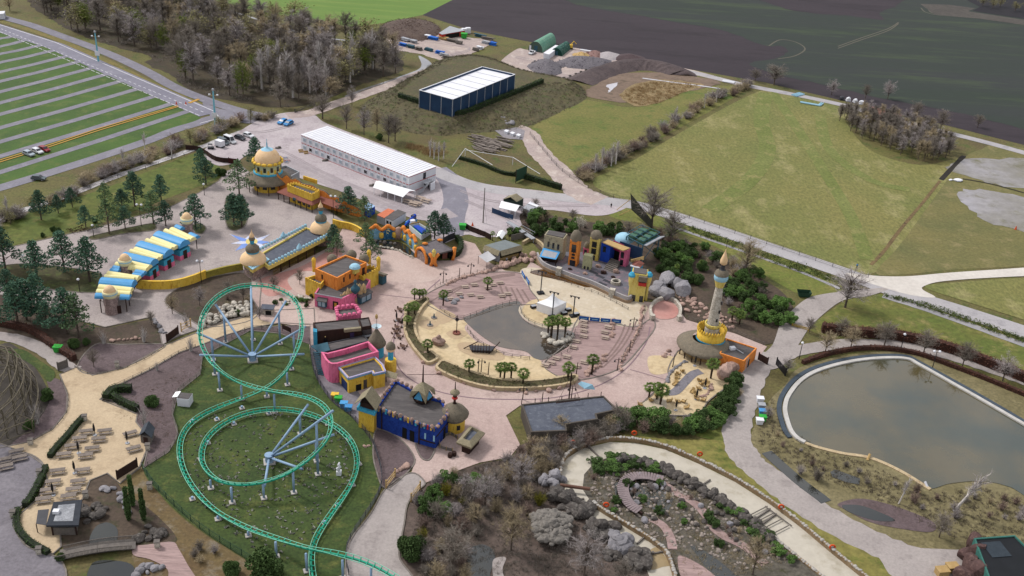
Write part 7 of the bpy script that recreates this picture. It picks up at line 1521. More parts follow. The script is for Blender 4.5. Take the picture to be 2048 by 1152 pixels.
# ------------------------------------------------------------ vehicles, yards, masts, fences
m_tyre=mat('tyre_rubber','#1b1b1d','#222224',2)
m_hub=mat('wheel_rim','#9a9aa0','#a5a5aa',2,fine=.05,rough=.4)
def make_car(name,m,L=4.3,w=1.8,h=1.5,van=False,pickup=False):
    o=bpy.data.objects.new(name,None);col.objects.link(o);x=L/2
    prof=[(-x,.35),(-x,.85),(-x*.95,.95),(x*.55,.95),(x*.98,.75),(x,.35)]
    cab=[(-x*.92,.93),(-x*.75,h),(x*.15,h),(x*.5,.93)]if not van else[(-x*.98,.93),(-x*.95,h),(x*.35,h),(x*.62,.93)]
    if pickup:cab=[(-x*.1,.93),(-x*.05,h),(x*.35,h),(x*.6,.93)]
    def ext(pr,hw,hw2=None):
        hw2=hw2 or hw;n=len(pr);mb=MB();mb.v=[Vector((a,-hw if b<1 else-hw2,b))for a,b in pr]+[Vector((a,hw if b<1 else hw2,b))for a,b in pr]
        mb.f=[tuple(range(n)),tuple(range(n,2*n))[::-1]]+[(i,(i+1)%n+0,n+(i+1)%n,n+i)[::-1]for i in range(n)];return mb
    body=link('body',ext(prof,w/2).mesh('body',m),o)
    cabin=link('cabin',ext(cab,w/2*.95,w/2*.8).mesh('cabin',m),o)
    a0,a1=cab[0],cab[1];b0,b1=cab[2],cab[3]
    wn=MB()
    for s in(-1,1):
        wn.add([(a0[0]+.35,s*(w/2*.95+.005),1.0),(b1[0]-.3,s*(w/2*.95+.005),1.0),(b0[0]-.02,s*(w/2*.82+.03),h-.12),(a1[0]+.15,s*(w/2*.82+.03),h-.12)],[(0,1,2,3)])
    link('side_window',wn.mesh('side_window',m_glassd),cabin)
    dx=b1[0]-b0[0];link('windscreen',MB().add([(b1[0]-.06,-w*.4,1.03),(b1[0]-.06,w*.4,1.03),(b0[0]+.06,w*.35,h-.06),(b0[0]+.06,-w*.35,h-.06)],[(0,1,2,3)]).mesh('windscreen',m_glassd),cabin).location=(.05,0,.02)
    link('rear_window',MB().add([(a0[0]+.04,-w*.38,1.05),(a0[0]+.04,w*.38,1.05),(a1[0]-.02,w*.33,h-.1),(a1[0]-.02,-w*.33,h-.1)],[(0,1,2,3)]).mesh('rear_window',m_glassd),cabin).location=(-.06,0,.02)
    wm=MB();wm.v=[];
    n=12
    ring=[(.33*math.cos(6.283*k/n),.33*math.sin(6.283*k/n))for k in range(n)]
    wm.v=[Vector((a,-.11,b))for a,b in ring]+[Vector((a,.11,b))for a,b in ring];wm.f=[tuple(range(n)),tuple(range(n,2*n))[::-1]]+[(i,n+i,n+(i+1)%n,(i+1)%n)for i in range(n)]
    me=wm.mesh('wheel',m_tyre);rm_=MB();rm_.v=[Vector((a*.6,s*.12,b*.6))for s in(-1,1)for a,b in ring];rm_.f=[tuple(range(n)),tuple(range(n,2*n))[::-1]];rme=rm_.mesh('rim',m_hub)
    for sx in(-.62,.64):
        for s in(-1,1):wh=link('wheel',me,o);wh.location=(x*sx,s*(w/2-.08),.34);link('rim',rme,wh)
    for s in(-1,1):
        link('headlight',MB().box((x*.985,s*w*.36,.68),(.1,.32,.16)).mesh('headlight',m_lgrey),o);link('tail_light',MB().box((-x-.01,s*w*.4,.8),(.06,.2,.25)).mesh('tail_light',m_red),o)
    return o
m_cw=mat('white_car_paint','#d8d9dc','#dedfe2',1,fine=.02,rough=.3,spec=.5);m_cs=mat('silver_car_paint','#a9b3bb','#b1bac1',1,fine=.02,rough=.3,spec=.5);m_cr=mat('red_car_paint','#8f1c2c','#9a2232',1,fine=.02,rough=.3,spec=.5)
m_ck=mat('dark_car_paint','#262c36','#2c323c',1,fine=.02,rough=.3,spec=.5);m_cb=mat('blue_car_paint','#3f8fc6','#4a98cc',1,fine=.02,rough=.3,spec=.5);m_cg=mat('grey_car_paint','#5c666c','#667076',1,fine=.02,rough=.3,spec=.5)
def ang_px(x0,y0,x1,y1):a,b=P(x0,y0),P(x1,y1);return math.atan2(b.y-a.y,b.x-a.x)
ln_=ang_px(0,313,345,207);perp=ln_-math.pi/2
def car(x,y,m,label,rz,van=False,h=1.5,L=4.3,s=1.15,cat='car',pickup=False,w=1.8):
    o=make_car('parked_car' if not van else 'parked_van',m,L,w,h,van,pickup);o.location=P(x,y)+Vector((0,0,.1));o.rotation_euler=(0,0,rz);o.scale=(s,s,s);return tag(o,label,cat)
car(58,311,m_cs,'silver-blue hatchback parked on the grass, leftmost of three cars',perp);car(75,306,m_cw,'white car parked on the grass, middle of three cars',perp);car(89,302,m_cr,'dark red car parked on the grass, rightmost of three cars',perp)
car(78,360,m_cg,'grey car with a dark windscreen parked alone below the last parking lane',perp+.5)
car(565,247,m_cb,'light blue and white company car at the yard entrance, left one',ang_px(575,243,557,251));car(577,250,m_cb,'light blue and white company car at the yard entrance, right one',ang_px(587,246,568,255))
car(480,279,m_ck,'dark blue estate car parked below the thicket',ang_px(470,275,492,283));car(497,274,m_cw,'white car parked at the end of the row below the thicket',ang_px(488,271,508,278))
car(460,285,m_cw,'white delivery van parked between a car and a box trailer',ang_px(450,281,470,289),True,2.3,5.2,cat='van');car(447,288,m_cg,'grey van parked behind the white box trailer',ang_px(438,284,458,292),True,2.0,4.8,cat='van')
car(1064,108,m_cw,'white pickup truck parked in front of the green arched shed',ang_px(1070,104,1058,111),False,1.8,5.2,cat='pickup',pickup=True)
c=P(440,294);bx=thing('box_trailer','white box trailer parked in the row below the thicket','trailer',c);part('box',MB().box((c.x,c.y,1.7),(3.4,2.2,2.2),ang_px(432,292,450,298)),m_wht,bx);part('chassis',MB().box((c.x,c.y,.5),(3.8,1.9,.3),ang_px(432,292,450,298)),m_dgrey,bx)
for s in(-1,1):part('wheel',MB().lathe((c.x+s*.9,c.y-.9,.2),[(0,0),(.4,0),(.4,.5),(0,.5)],10),m_tyre,bx)
c=P(422,298);gc=thing('golf_cart','small dark open buggy at the left end of the parked row','buggy',c);part('body',MB().box((c.x,c.y,.6),(2.4,1.3,.6),.3),m_ck,gc);part('canopy',MB().box((c.x-.2,c.y,1.95),(1.7,1.3,.08),.3),m_black,gc)
for dx_,dy_ in((-.9,-.5),(.5,-.5),(-.9,.5),(.5,.5)):post_part(gc,c+Vector((dx_,dy_,0)),.8,1.9,.04,m_black)
for dx_,dy_ in((-.8,-.6),(.8,-.5),(-.8,.6),(.8,.6)):part('wheel',MB().lathe((c.x+dx_,c.y+dy_,.1),[(0,0),(.28,.02),(.28,.45),(0,.47)],8),m_tyre,gc)
# light masts of the car park
for x,y,ty,s in((197,123,62,'farther'),(431,250,178,'nearer')):
    c=P(x,y);h=HT(x,y,ty+4);t=thing('light_mast','tall turquoise car park light mast with a white sign, the %s one'%s,'light mast',c,0,'car park light masts');part('pole',MB().tube([c,c+Vector((0,0,h))],[.5,.3],8),mat('mast_turquoise','#7fb9c9','#8cc2d0',1,fine=.05),t);part('cross_arm',MB().tube([c+Vector((-1.7,0,h*.87)),c+Vector((1.7,.2,h*.87))],.14,5),m_pale_w,t);part('camera_head',MB().lathe(c+Vector((0,0,h)),[(.2,0),(.55,.3),(.5,.9),(.1,1.2)],8),m_lgrey,t)
    for k in(-1,1):part('floodlight',MB().box(c+Vector((k*1.6,0,h*.87+.3)),(.8,.5,.5)),m_wht,t)
    part('sign',MB().box(c+Vector((.1,-.5,h*.3)),(2.2,.15,2.2)),m_wht,t)
def lamp(x,y,h,label,heads=2):
    c=P(x,y);t=thing('street_lamp',label,'street lamp',c,0,'street lamps');part('post',MB().tube([c,c+Vector((0,0,h))],[.12,.08],6),m_black,t)
    for k in range(heads):
        q=c+Vector(((k-(heads-1)/2)*1.5,0,h));part('globe',MB().lathe(q,[(.1,-.1),(.38,.1),(.42,.35),(.2,.6),(0,.62)],8),m_wht,t)
    if heads>1:part('arm',MB().tube([c+Vector((-.8,0,h)),c+Vector((.8,0,h))],.06,4),m_black,t)
lamp(283,453,7.5,'black twin-globe lamp on the island left of the booths');lamp(403,566,7,'black twin-globe lamp by the yellow garden wall');lamp(667,437,8,'black twin-globe lamp in front of the verandah',2);lamp(188,475,4,'single-globe lamp at the tip of the narrow island',1);lamp(409,391,4,'single-globe lamp at the pine lawn corner',1);lamp(402,460,4.5,'single-globe lamp beside the last booth turret',1);lamp(50,540,4.5,'single-globe lamp among the left pines',1);lamp(160,585,4,'single-globe lamp left of the front booths',1)
lamp(1598,718,5,'pale lamp at the corner of the pond walk',1);lamp(1802,697,4.5,'lamp in the middle of the pond walk',1);lamp(1865,735,5,'lamp on the pond shore',2)
c=P(966,446);up_=thing('utility_pole','tall bare timber utility pole on the gravel yard','pole',c);part('pole',MB().tube([c,c+Vector((0,0,HT(966,446,376)))],[.22,.14],7),m_greyw,up_);part('stay',MB().tube([c+Vector((0,0,8)),c+Vector((1.5,-1,0))],.04,4),m_dgrey,up_)
# fences
def fence(px,h,m,label,step=3.0,w_=.14,postm=None,name='fence',z0=.05):
    pts=resample(smoothpts(W(px),False,5),step);c=sum(pts,Vector((0,0,0)))/len(pts);t=thing(name,label,'fence',c);part('panel',MB().strip(pts,w_,z0,h),m,t);pm=MB().tube([(0,0,0),(0,0,h+.15)],.11,4).mesh('post',postm or m)
    for p in pts[:100]:o=link('post',pm,t);o.location=p-c
    return t
m_gmesh=mat('green_mesh','#32503f','#3a5946',2,fine=.3)
fence([(372,300),(400,303),(430,322),(455,326),(476,326)],2.0,m_brownw,'curved dark brown plank fence at the corner of the parking yard')
fence([(931,457),(945,465),(965,472),(990,484)],2.0,m_brownw,'dark plank fence by the green bin');fence([(1022,482),(1040,478),(1058,474)],2.2,m_greyw,'grey plank fence behind the thatch-edged stall');fence([(886,488),(900,480),(912,476)],2.2,m_dgrey,'grey fence behind the orange arcade')
for px,l in(([(285,938),(310,975),(345,1010),(400,1058),(460,1098),(512,1130),(560,1165)],'green wire fence along the lower left of the coaster lawn'),):railing(px,l,1.8,m_gmesh,3.2,False,'wire_fence','fence',m_gmesh,(.1,.35,.6,.85,1.0),.035)
railing([(555,665),(500,660),(430,700),(405,716),(400,750),(357,785),(345,830),(356,870),(337,905),(287,938)],'grey wooden fence along the mulch beds of the coaster lawn',1.3,m_greyw,2.4,False,'wooden_fence','fence',m_greyw,(.35,.65,.95),.06)
railing([(620,690),(628,745),(660,800),(700,832),(735,872),(752,905),(764,960),(750,1004),(702,1078),(692,1120),(700,1160)],'dark fence between the coaster lawn and the buildings',1.7,m_dgrey,2.6,False,'metal_fence','fence',m_dgrey,(.15,.4,.65,.9),.06)
railing([(150,735),(185,750),(250,737),(300,714),(330,692)],'low log edging rail on the upper side of the sand walk',.6,m_greyw,2.5,rails=(.9,),r=.08);railing([(225,806),(200,800),(230,775),(300,741),(360,706),(400,692)],'post and rope fence on the lower side of the sand walk',.9,m_greyw,2.5);railing([(122,762),(136,790),(134,825),(106,860),(60,886)],'low rail round the mulch beside the wooden coaster',.8,m_greyw,2.5)
railing([(1060,270),(1085,300),(1120,340),(1165,372),(1210,392),(1240,400),(1310,416),(1420,452),(1560,498),(1690,543),(1750,560)],'long wire fence with thin posts along the big meadow',1.5,m_dgrey,6,False,'wire_fence','fence',m_net,(.3,.65,1.0),.04)
railing([(0,446),(100,410),(200,370),(300,336),(400,302)],'thin dark fence along the pale ditch of the pine lawn',1.3,m_dgrey,6,False,'wire_fence','fence',m_dgrey,(.5,1.0),.04)
def gate(x0,y0,x1,y1,h,m,label,solid=True):
    a,b=P(x0,y0),P(x1,y1);t=thing('gate',label,'gate',a.lerp(b,.5))
    if solid:part('leaf',MB().strip([a,b],.15,.15,h),m,t)
    else:
        for s in(.25,.55,.9):part('bar',MB().tube([a+Vector((0,0,h*s)),b+Vector((0,0,h*s))],.09,4),m,t)
        part('brace',MB().tube([a+Vector((0,0,.2)),b+Vector((0,0,h*.9))],.07,4),m,t)
    for p in(a,b):post_part(t,p,0,h+.3,.18,m)
gate(458,327,476,329,2.2,mat('red_brown_gate','#4a211f','#552826',1),'dark red sliding gate at the brown fence');gate(334,685,357,668,2.4,m_brownw,'dark red-brown gate beside the sand walk');gate(363,664,382,655,2.6,m_pale_w,'pale open timber gate beside the dark gate',False)
gate(235,960,275,935,2.4,m_brownw,'dark double gate below the slate-roofed hut');gate(117,742,136,735,2.4,m_greyw,'grey board gate by the wooden coaster');gate(772,978,790,955,2.2,m_pale_w,'pale timber gate left of the gravel walk',False);gate(822,1004,840,980,2.2,m_pale_w,'pale timber gate right of the gravel walk',False)
gate(1516,720,1534,730,2.2,m_brownw,'dark brown gate at the lane behind the orange annex');gate(590,226,630,212,1.6,m_dgrey,'dark iron sliding gate on the track beside the wood',False);gate(1584,652,1617,662,1.0,mat('yellow_barrier','#b79c4a','#c0a552',1),'yellow barrier across the lane',False);gate(1552,730,1570,752,2.2,m_black,'open black gate at the pond corner')
# containers, sheds and machines in the yards
def container(px,z,m,label,roofm=None,cat='container',name='container'):
    w_=W(px,z);t=thing(name,label,cat,Vector((w_[0].x,w_[0].y,0)));part('body',MB().prism(w_,.1,z-.08),m,t);part('roof',MB().prism(inset(w_,-.06),z-.08,z+.04),roofm or m,t)
    rb_=MB();a,b=Vector((w_[0].x,w_[0].y,0)),Vector((w_[1].x,w_[1].y,0));c_=Vector((w_[2].x,w_[2].y,0))
    for p,q in((a,b),(b,c_)):
        d=(q-p).normalized();nrm=Vector((d.y,-d.x,0));k=int((q-p).length/.6)
        for i in range(1,k):v=p.lerp(q,i/k)+nrm*.02;rb_.box((v.x,v.y,z/2),(.12,.08,z-.4),math.atan2(d.y,d.x))
    part('ribs',rb_,m,t);return t,w_
container([(728,414),(738,420),(750,412),(737,405)],2.9,m_blu2,'bright blue shipping container behind the pines',mat('pale_blue_roof','#9fb8d8','#a9c0dc',1))
t,w_=container([(754,430),(769,436),(789,421),(776,417)],2.9,m_lgrey,'grey container with an orange-red roof beside a white cabin',mat('orange_roof','#c87a5c','#cf8466',1))
t,w_=container([(770,435),(786,441),(812,425),(796,419)],3.0,m_wht,'white site cabin with a dark roof and two windows',m_felt,'cabin','site_cabin');face_box(t,'window',w_[0],w_[1],.2,.45,1.1,2.2,m_glassd);face_box(t,'window',w_[0],w_[1],.6,.8,.9,2.2,m_glassd)
c=P(822,452);tel=thing('telehandler','blue and white telescopic loader parked behind the arcade','loader',c);an=ang_px(808,458,838,440);d=Vector((math.cos(an),math.sin(an),0))
part('body',MB().box((c.x,c.y,1.4),(4.2,2.2,1.2),an),m_cb,tel);part('boom',MB().tube([c+d*2.5+Vector((0,0,3.2)),c-d*3.8+Vector((0,0,1.6))],[.55,.35],6),m_blu2,tel);part('tank',MB().lathe(c+Vector((.6,-.9,1.2)),[(.9,0),(1.0,.8),(.9,1.5),(0,1.6)],10),m_wht,tel);part('cab',MB().box(c+d*1.4+Vector((0,.5,2.6)),(1.6,1.2,1.6),an),m_glassd,tel)
for k in(-1,1):
    for s in(-1,1):q=c+d*1.5*k+Vector((-d.y,d.x,0))*1.1*s;part('wheel',MB().rock((q.x,q.y,0),(1.3,.9,1.5),an,random.Random(2)),m_tyre,tel)
q=W([(819,450),(843,470),(860,459),(838,446)],2.0);sk=thing('skip_pen','pen of pale boards with a green skip and blue crates inside','skip',P(838,470));part('board_fence',MB().strip([Vector((v.x,v.y,0))for v in q]+[Vector((q[0].x,q[0].y,0))],.15,.1,2.0),m_wht,sk);part('skip',MB().prism(inset(q,.5),.1,1.3),mat('bright_green','#3fa548','#4ab052',1),sk);part('crates',MB().prism(inset(q,1.0),1.2,1.9),m_blu2,sk);part('timber_back',MB().strip([Vector((q[0].x,q[0].y+.3,0)),Vector((q[3].x,q[3].y+.3,0))],.2,0,2.4),m_pale_w,sk)
def bin_(x,y,m,label,s=1.0):
    c=P(x,y);t=thing('wheeled_bin',label,'bin',c);part('tub',MB().add([c+Vector(v)*s for v in((-.6,-.5,.15),(.6,-.5,.15),(.6,.5,.15),(-.6,.5,.15),(-.75,-.6,1.2),(.75,-.6,1.2),(.75,.6,1.2),(-.75,.6,1.2))],[(0,1,5,4),(1,2,6,5),(2,3,7,6),(3,0,4,7),(0,3,2,1)]),m,t);part('lid',MB().box(c+Vector((0,0,1.27))*s,(1.6*s,1.3*s,.14*s)),m,t)
m_gbin=mat('bright_green','#3fa548');bin_(925,459,m_gbin,'bright green wheeled bin on the yard by the dark plank fence',1.5);bin_(117,704,m_gbin,'bright green bin beside the brown beech hedge',1.4)
for x,y,m,l in((670,798,m_yel1,'yellow-topped bin'),(677,804,m_gbin,'green bin with a dark lid'),(688,815,m_skyb,'bin with a pale blue lid'),(697,822,m_cb,'blue bin nearest the yellow tower')):bin_(x,y,m,l+' behind the yellow gate tower',1.2)
for i,(x,y,m)in enumerate([(1519,805,m_wht),(1522,818,m_lgrey),(1524,830,m_cb),(1524,842,m_gbin),(1518,848,m_wht)]):bin_(x,y,m,'crate or bin of the little dump beside the pond lane, '+['farthest','second farthest','middle','second nearest','nearest'][i],1.2)
container([(-14,29),(8,27),(10,22),(-10,23)],3.0,m_wht,'white cabin at the far left edge beside the service road',None,'cabin','site_cabin')
# white party tent with fence and thatched hut
q=[P(x,y)for x,y in((985,424),(1025,438),(1042,426))];fence([(984,426),(1005,434),(1027,441)],2.0,m_navy,'black board fence round the small white party tent');
marquee('party_tent',[(998,415),(1006,403),(1046,413),(1032,423)],2.8,4.2,'small white party tent with arched window walls behind a black fence','tent',legs=4)
t,w_=container([(1007,398),(1034,404),(1047,397),(1018,391)],3.0,mat('dark_green_boards','#35463f','#3d4f47',1),'dark green hut with a mossy thatched roof behind the party tent',None,'hut','hut');gable(t,w_[0],w_[1],w_[2],w_[3],3.0,4.4,m_thatchl,'thatch_roof')
t,w_=container([(1046,416),(1066,424),(1075,415),(1055,408)],2.6,m_lgrey,'pale grey shed with a white lean-to roof right of the party tent',m_lgrey,'shed','shed');part('lean_to_roof',MB().prism(W([(1056,407),(1074,414),(1078,411),(1060,403)],2.9),2.85,2.95),m_wht,t)
st_=thing('service_stair','long metal service bridge with rails behind the stall','bridge',P(1040,450));a,b=P(1016,444,1.5),P(1068,470,3.0);part('deck',MB().strip([a,b],1.6,1.4,1.7),m_lgrey,st_)
for s in(-.8,.8):part('handrail',MB().tube([a+Vector((s*.4,s,1.2)),b+Vector((s*.4,s,.6))],.07,4),m_lgrey,st_)
for k in range(5):p=a.lerp(b,k/4);post_part(st_,Vector((p.x,p.y,0)),0,1.6,.12,m_lgrey)
for i,(x,y,s)in enumerate([(1022,470,2.0),(1000,476,1.6),(1035,468,1.8)]):plant('evergreen',x,y,s*1.4,'evergreen bush behind the stall roof, '+ordn([1,0,2][i],3),'shrub')
q=W([(992,474),(1004,478),(1012,466),(998,462)],2.2);pt=thing('small_canopy','small white peaked canopy behind the grey stall roof','canopy',P(1002,484));gable(pt,q[0],q[1],q[2],q[3],2.2,3.0,m_canvas,'cloth')
for v in q:post_part(pt,Vector((v.x,v.y,0)),0,2.2,.07,m_lgrey)
# orange arcade and moon wall
az=3.9;aq=W([(833,493),(860,511),(907,499),(872,478)],az);ar=thing('orange_arcade','open pavilion with a grey felt roof and organic orange arches on its corners','pavilion',ground_of((860,511),az));block(ar,None,az,m_felt,mat('grey_felt','#6f696c','#7a7477',.3,c3='#5f5a5e',fine=.15),az-.5,.15,.3,aq)
def arch(parent,a,b,h,m):
    d=(b-a);L=d.length;mb=MB();path=[a,a+Vector((0,0,h*.5)),a.lerp(b,.2)+Vector((0,0,h*.85)),a.lerp(b,.5)+Vector((0,0,h)),a.lerp(b,.8)+Vector((0,0,h*.85)),b+Vector((0,0,h*.5)),b];part('arch',MB().tube(smoothpts(path,False,4),.5,7),m,parent,smooth=True)
gq_=[Vector((v.x,v.y,0))for v in aq];arch(ar,gq_[0],gq_[0].lerp(gq_[1],.75),4.4,m_ora);part('stone_wall',MB().strip([gq_[0].lerp(gq_[1],.1),gq_[0].lerp(gq_[1],.7)],.4,0,3.2),m_stone,ar);part('back_wall',MB().strip([gq_[0]+Vector((.3,1,0)),gq_[3],gq_[2]],.4,0,3.4),m_hole,ar)
c=P(867,533);part('tree_column',MB().tube([c+Vector((-.9,0,0)),c+Vector((-.3,0,1.5)),c+Vector((-.4,0,3.0)),c+Vector((-1.4,.2,4.4))],[.5,.6,.6,.5],8).tube([c+Vector((.9,0,0)),c+Vector((.3,0,1.5)),c+Vector((.4,0,3.0)),c+Vector((1.5,.2,4.4))],[.5,.6,.6,.5],8),m_ora,ar,smooth=True);part('turret',MB().lathe(c+Vector((0,.2,3.4)),[(.6,0),(.6,1.4),(.7,1.8),(.3,2.4),(0,2.7)],10),m_yel2,ar)
c=P(908,521);part('tree_column',MB().tube([c+Vector((-.5,0,0)),c+Vector((0,0,2)),c+Vector((0,0,4.6))],[.6,.45,.65],8),m_ora,ar,smooth=True)
part('inner_door',MB().box(P(889,519)+Vector((0,.6,1.4)),(1.6,.3,2.8),.4),m_brick,ar)
for x,y in((850,489),(880,482)):part('roof_pod',MB().rock(P(x,y,az),(2.2,1.2,1.0),.4,random.Random(5)),m_ora,ar,smooth=True)
mw=thing('moon_wall','blue panelled fountain wall with wavy orange tops and yellow pillars, one panel with a moon','wall',P(785,480));wl_=[P(740,477),P(763,479),P(789,478),P(803,478),P(811,484),P(822,493),P(832,504)]
pan=[mat('pale_sea_panel','#8fb9cf','#6fa3c0',.8,c3='#c5d8df'),mat('night_blue_panel','#2d6288','#356d94',.8,c3='#86b4c8'),m_stone,mat('pale_sea_panel','#8fb9cf'),mat('pale_sea_panel','#8fb9cf'),mat('pale_sea_panel','#8fb9cf')]
for i,(a,b)in enumerate(zip(wl_[:-1],wl_[1:])):
    part('panel',MB().strip([a,b],.5,0,3.6),pan[i],mw)
    if i!=2:
        tp_=[a+Vector((0,0,3.4)),a.lerp(b,.25)+Vector((0,0,4.1)),a.lerp(b,.5)+Vector((0,0,4.9)),a.lerp(b,.75)+Vector((0,0,4.1)),b+Vector((0,0,3.4))];part('orange_top',MB().tube(smoothpts(tp_,False,4),.62,7),m_ora,mw,smooth=True)
    part('pillar',MB().lathe(b-Vector((0,.3,0)),[(.65,.8),(.8,1.4),(.75,2.3),(.6,2.6),(0,2.7)],9),m_yel1,mw,smooth=True)
m0=wl_[1].lerp(wl_[2],.5)+Vector((0,-.32,2.9));mn=MB()
for k in range(9):t=-2.2+k*.55;mn.box((m0.x+math.cos(t+2.6)*.55,m0.y,m0.z+math.sin(t+2.6)*.55),(.3,.12,.3))
part('moon',mn,m_cream,mw)
part('waterfall_rocks',MB().rock(P(797,478),(3.2,2.6,5.6),.3,random.Random(3)).rock(P(794,476),(2.4,2.4,4.2),1.3,random.Random(4)),m_rockp,mw)
sheet('fountain_basin',[(742,482),(790,484),(812,492),(832,512),(828,516),(800,504),(760,498),(740,492)],m_dark_w,z5);stonewall([(745,494),(770,496),(795,502),(815,512),(828,518)],24,.9,'pale stone kerb of the basin below the moon wall',m_stonel,.15)
rockrow([(750,485),(775,487),(800,492)],5,1.5,'grey rock in the basin below the moon wall','rocks in the fountain basin',m_rockd,.3,17)
# storage yard at the top
c=P(820,60);hpz=MB();r2=random.Random(3)
for k in range(2600):
    a=r2.uniform(0,6.28);s=r2.random()**.6;p=c+Vector((math.cos(a)*s*17,math.sin(a)*s*26,0));z=3.2*(1-s*s)*r2.uniform(.3,1);v=rv(r2);twigtri(hpz,p+Vector((0,0,z)),Vector((v.x,v.y,v.z*.4)).normalized(),2.2,.12,r2)
solo('brush_heap',hpz,mat('heaped_brushwood','#6e5a54','#7d6a60',.3,c3='#5a4a46'),'long heap of dead brushwood behind the storage yard','brush heap',kind='stuff')
mh=MB();mh.lathe(c,[(17,0),(13,1.6),(7,2.4),(0,2.8)],20);
for v in mh.v:v.y=c.y+(v.y-c.y)*1.5
struct('heap_mound',mh,mat('heap_earth','#5f504a','#6c5d54',.2,fine=.3))
t,w_=container([(878,66),(884,69),(930,61),(900,52)],3.0,m_red,'two red containers under a wide grey sheet roof in the storage yard',m_lgrey,'shelter','container_shelter')
face_box(t,'opening',w_[1],w_[2],.15,.75,.2,2.6,m_hole,.1)
for i in range(2):
    for jj in range(3):
        x,y=920+jj*8,69-jj*1.6;c=P(x,y);solo('water_tank',MB().box((c.x,c.y,.75+i*1.5),(2.6,2.2,1.4),.3).box((c.x,c.y,.05+i*1.5),(2.7,2.3,.12),.3),m_wht,'white cube tank stacked by the red containers, '+('lower' if i==0 else 'upper')+' layer '+['left','middle','right'][jj],'tank','white cube tanks')
bin_(928,77,m_gbin,'green skip in front of the white cube tanks',2.2)
m_tarp=mat('blue_tarpaulin','#2f6fc0','#3a7ac8',.5,fine=.1);stacks=[(855,76,m_wht,4.5,2.6),(866,79,m_tarp,6,3),(888,80,m_pale_w,6,2.4),(905,84,m_greyw,7,3),(918,88,m_greyw,5,2.5),(812,82,m_lgrey,6,3.5),(828,86,m_lgrey,4,3),(806,92,m_tarp,5,2.5),(822,96,m_iron,5,3),(838,100,m_greyw,5,2.5),(858,102,m_iron,6,2.5),(880,108,m_tarp,6,2.2),(888,113,m_lgrey,6,2.4),(895,118,m_greyw,7,2.6),(960,74,m_iron,8,2.4),(976,80,m_greyw,8,2),(972,88,m_lgrey,5,3),(985,90,m_tarp,4,3),(960,98,m_wht,4,3),(952,102,m_greyw,4,2)]
rr=random.Random(14)
for i,(x,y,m,L,w_)in enumerate(sorted(stacks,key=lambda q:q[0])):
    c=P(x,y);mb=MB()
    for k in range(4):mb.box((c.x+rr.uniform(-.4,.4),c.y+rr.uniform(-.5,.5),.25+k*.4),(L*rr.uniform(.6,1),w_*rr.uniform(.5,.9),.38),-.5+rr.uniform(-.15,.15))
    kind_={m_tarp.name:'blue-sheeted',m_wht.name:'white-wrapped',m_lgrey.name:'pale grey',m_iron.name:'blue-green',m_greyw.name:'weathered timber',m_pale_w.name:'pale timber'}[m.name]
    solo('material_stack',mb,m,kind_+' stack of building material in the far storage yard, '+ordn(i,len(stacks)),'material stack','material stacks')
# arched sheds and heaps
def arched(px,z,m,label,endm):
    w_=W(px,0);a,b,c_,d_=w_;t=thing('arched_shed',label,'shed',a.lerp(b,.5));mb=MB();n=10;hw=(b-a).length/2
    for o1,o2 in((a,b),(d_,c_)):
        m_=(o1+o2)/2;u_=(o2-o1)/2
        for k in range(n+1):t_=math.pi*k/n;mb.v.append(m_-u_*math.cos(t_)+Vector((0,0,math.sin(t_)*z)))
    mb.f=[(k,k+1,n+2+k,n+1+k)for k in range(n)];part('vault',mb,m,t)
    e=MB();e.v=[v.copy()for v in mb.v[:n+1]];e.f=[tuple(range(n+1))];e.v+=[v.copy()for v in mb.v[n+1:]];e.f.append(tuple(range(n+1,2*n+2)));part('end_wall',e,endm,t)
    face_box(t,'door',a,b,.08,.2,0,z*.55,m_wht,.12);face_box(t,'door',a,b,.42,.64,0,z*.6,m_iron,.12);return t
arched([(1056,101),(1085,106),(1112,88),(1090,83)],5.5,mat('patina_green_sheet','#6f9c88','#7ba693',.4,c3='#9aa898',fine=.1),'large arched shed with a faded green vault',mat('olive_end_wall','#55665c','#5f7065',1));arched([(1100,109),(1124,113),(1141,99),(1124,95)],4.0,mat('dark_green_sheet','#2a5a50','#32645a',.4,c3='#8a9a92',fine=.1),'smaller arched shed with a dark green vault',mat('deep_green_wall','#1f4a42','#25524a',1))
container([(1087,106),(1098,109),(1121,92),(1111,90)],2.8,m_wht,'white shipping container between the two arched sheds')
c=P(1140,98);ex=thing('yellow_digger','small yellow digger behind the dark green arched shed','digger',c);part('body',MB().box((c.x,c.y,1.6),(2.6,2.0,1.6)),m_yel1,ex);part('boom',MB().tube([c+Vector((0,0,2)),c+Vector((1.8,0,4.4)),c+Vector((3.2,0,3))],.25,5),m_yel1,ex);part('tracks',MB().box((c.x,c.y,.4),(3.0,2.3,.7)),m_black,ex)
def heap(px,py,rx,ry,h,m,label,n=150,ang=0.0,st=.9):
    c=P(px,py);r=random.Random(int(px));mb=MB();mb.lathe(c,[(1,0),(.75,.35),(.4,.72),(.12,.97),(0,1)],24);ca,sa=math.cos(ang),math.sin(ang)
    for v in mb.v:d=v-c;d=Vector((d.x*rx*(1+.12*math.sin(5*math.atan2(d.y,d.x)+px)),d.y*ry*(1+.1*math.cos(4*math.atan2(d.y,d.x))),d.z*h));v.x,v.y,v.z=c.x+d.x*ca-d.y*sa,c.y+d.x*sa+d.y*ca,d.z
    for k in range(n):a=r.uniform(0,6.28);s=r.random()**.5;d=Vector((math.cos(a)*s*rx,math.sin(a)*s*ry,0));q=st*r.uniform(.4,1.0);mb.rock((c.x+d.x*ca-d.y*sa,c.y+d.x*sa+d.y*ca,h*(1-s**1.2)-.1),(q*1.3,q,q*.7),r.random()*3,r)
    return solo('rubble_heap',mb,m,label,'heap',kind='thing')
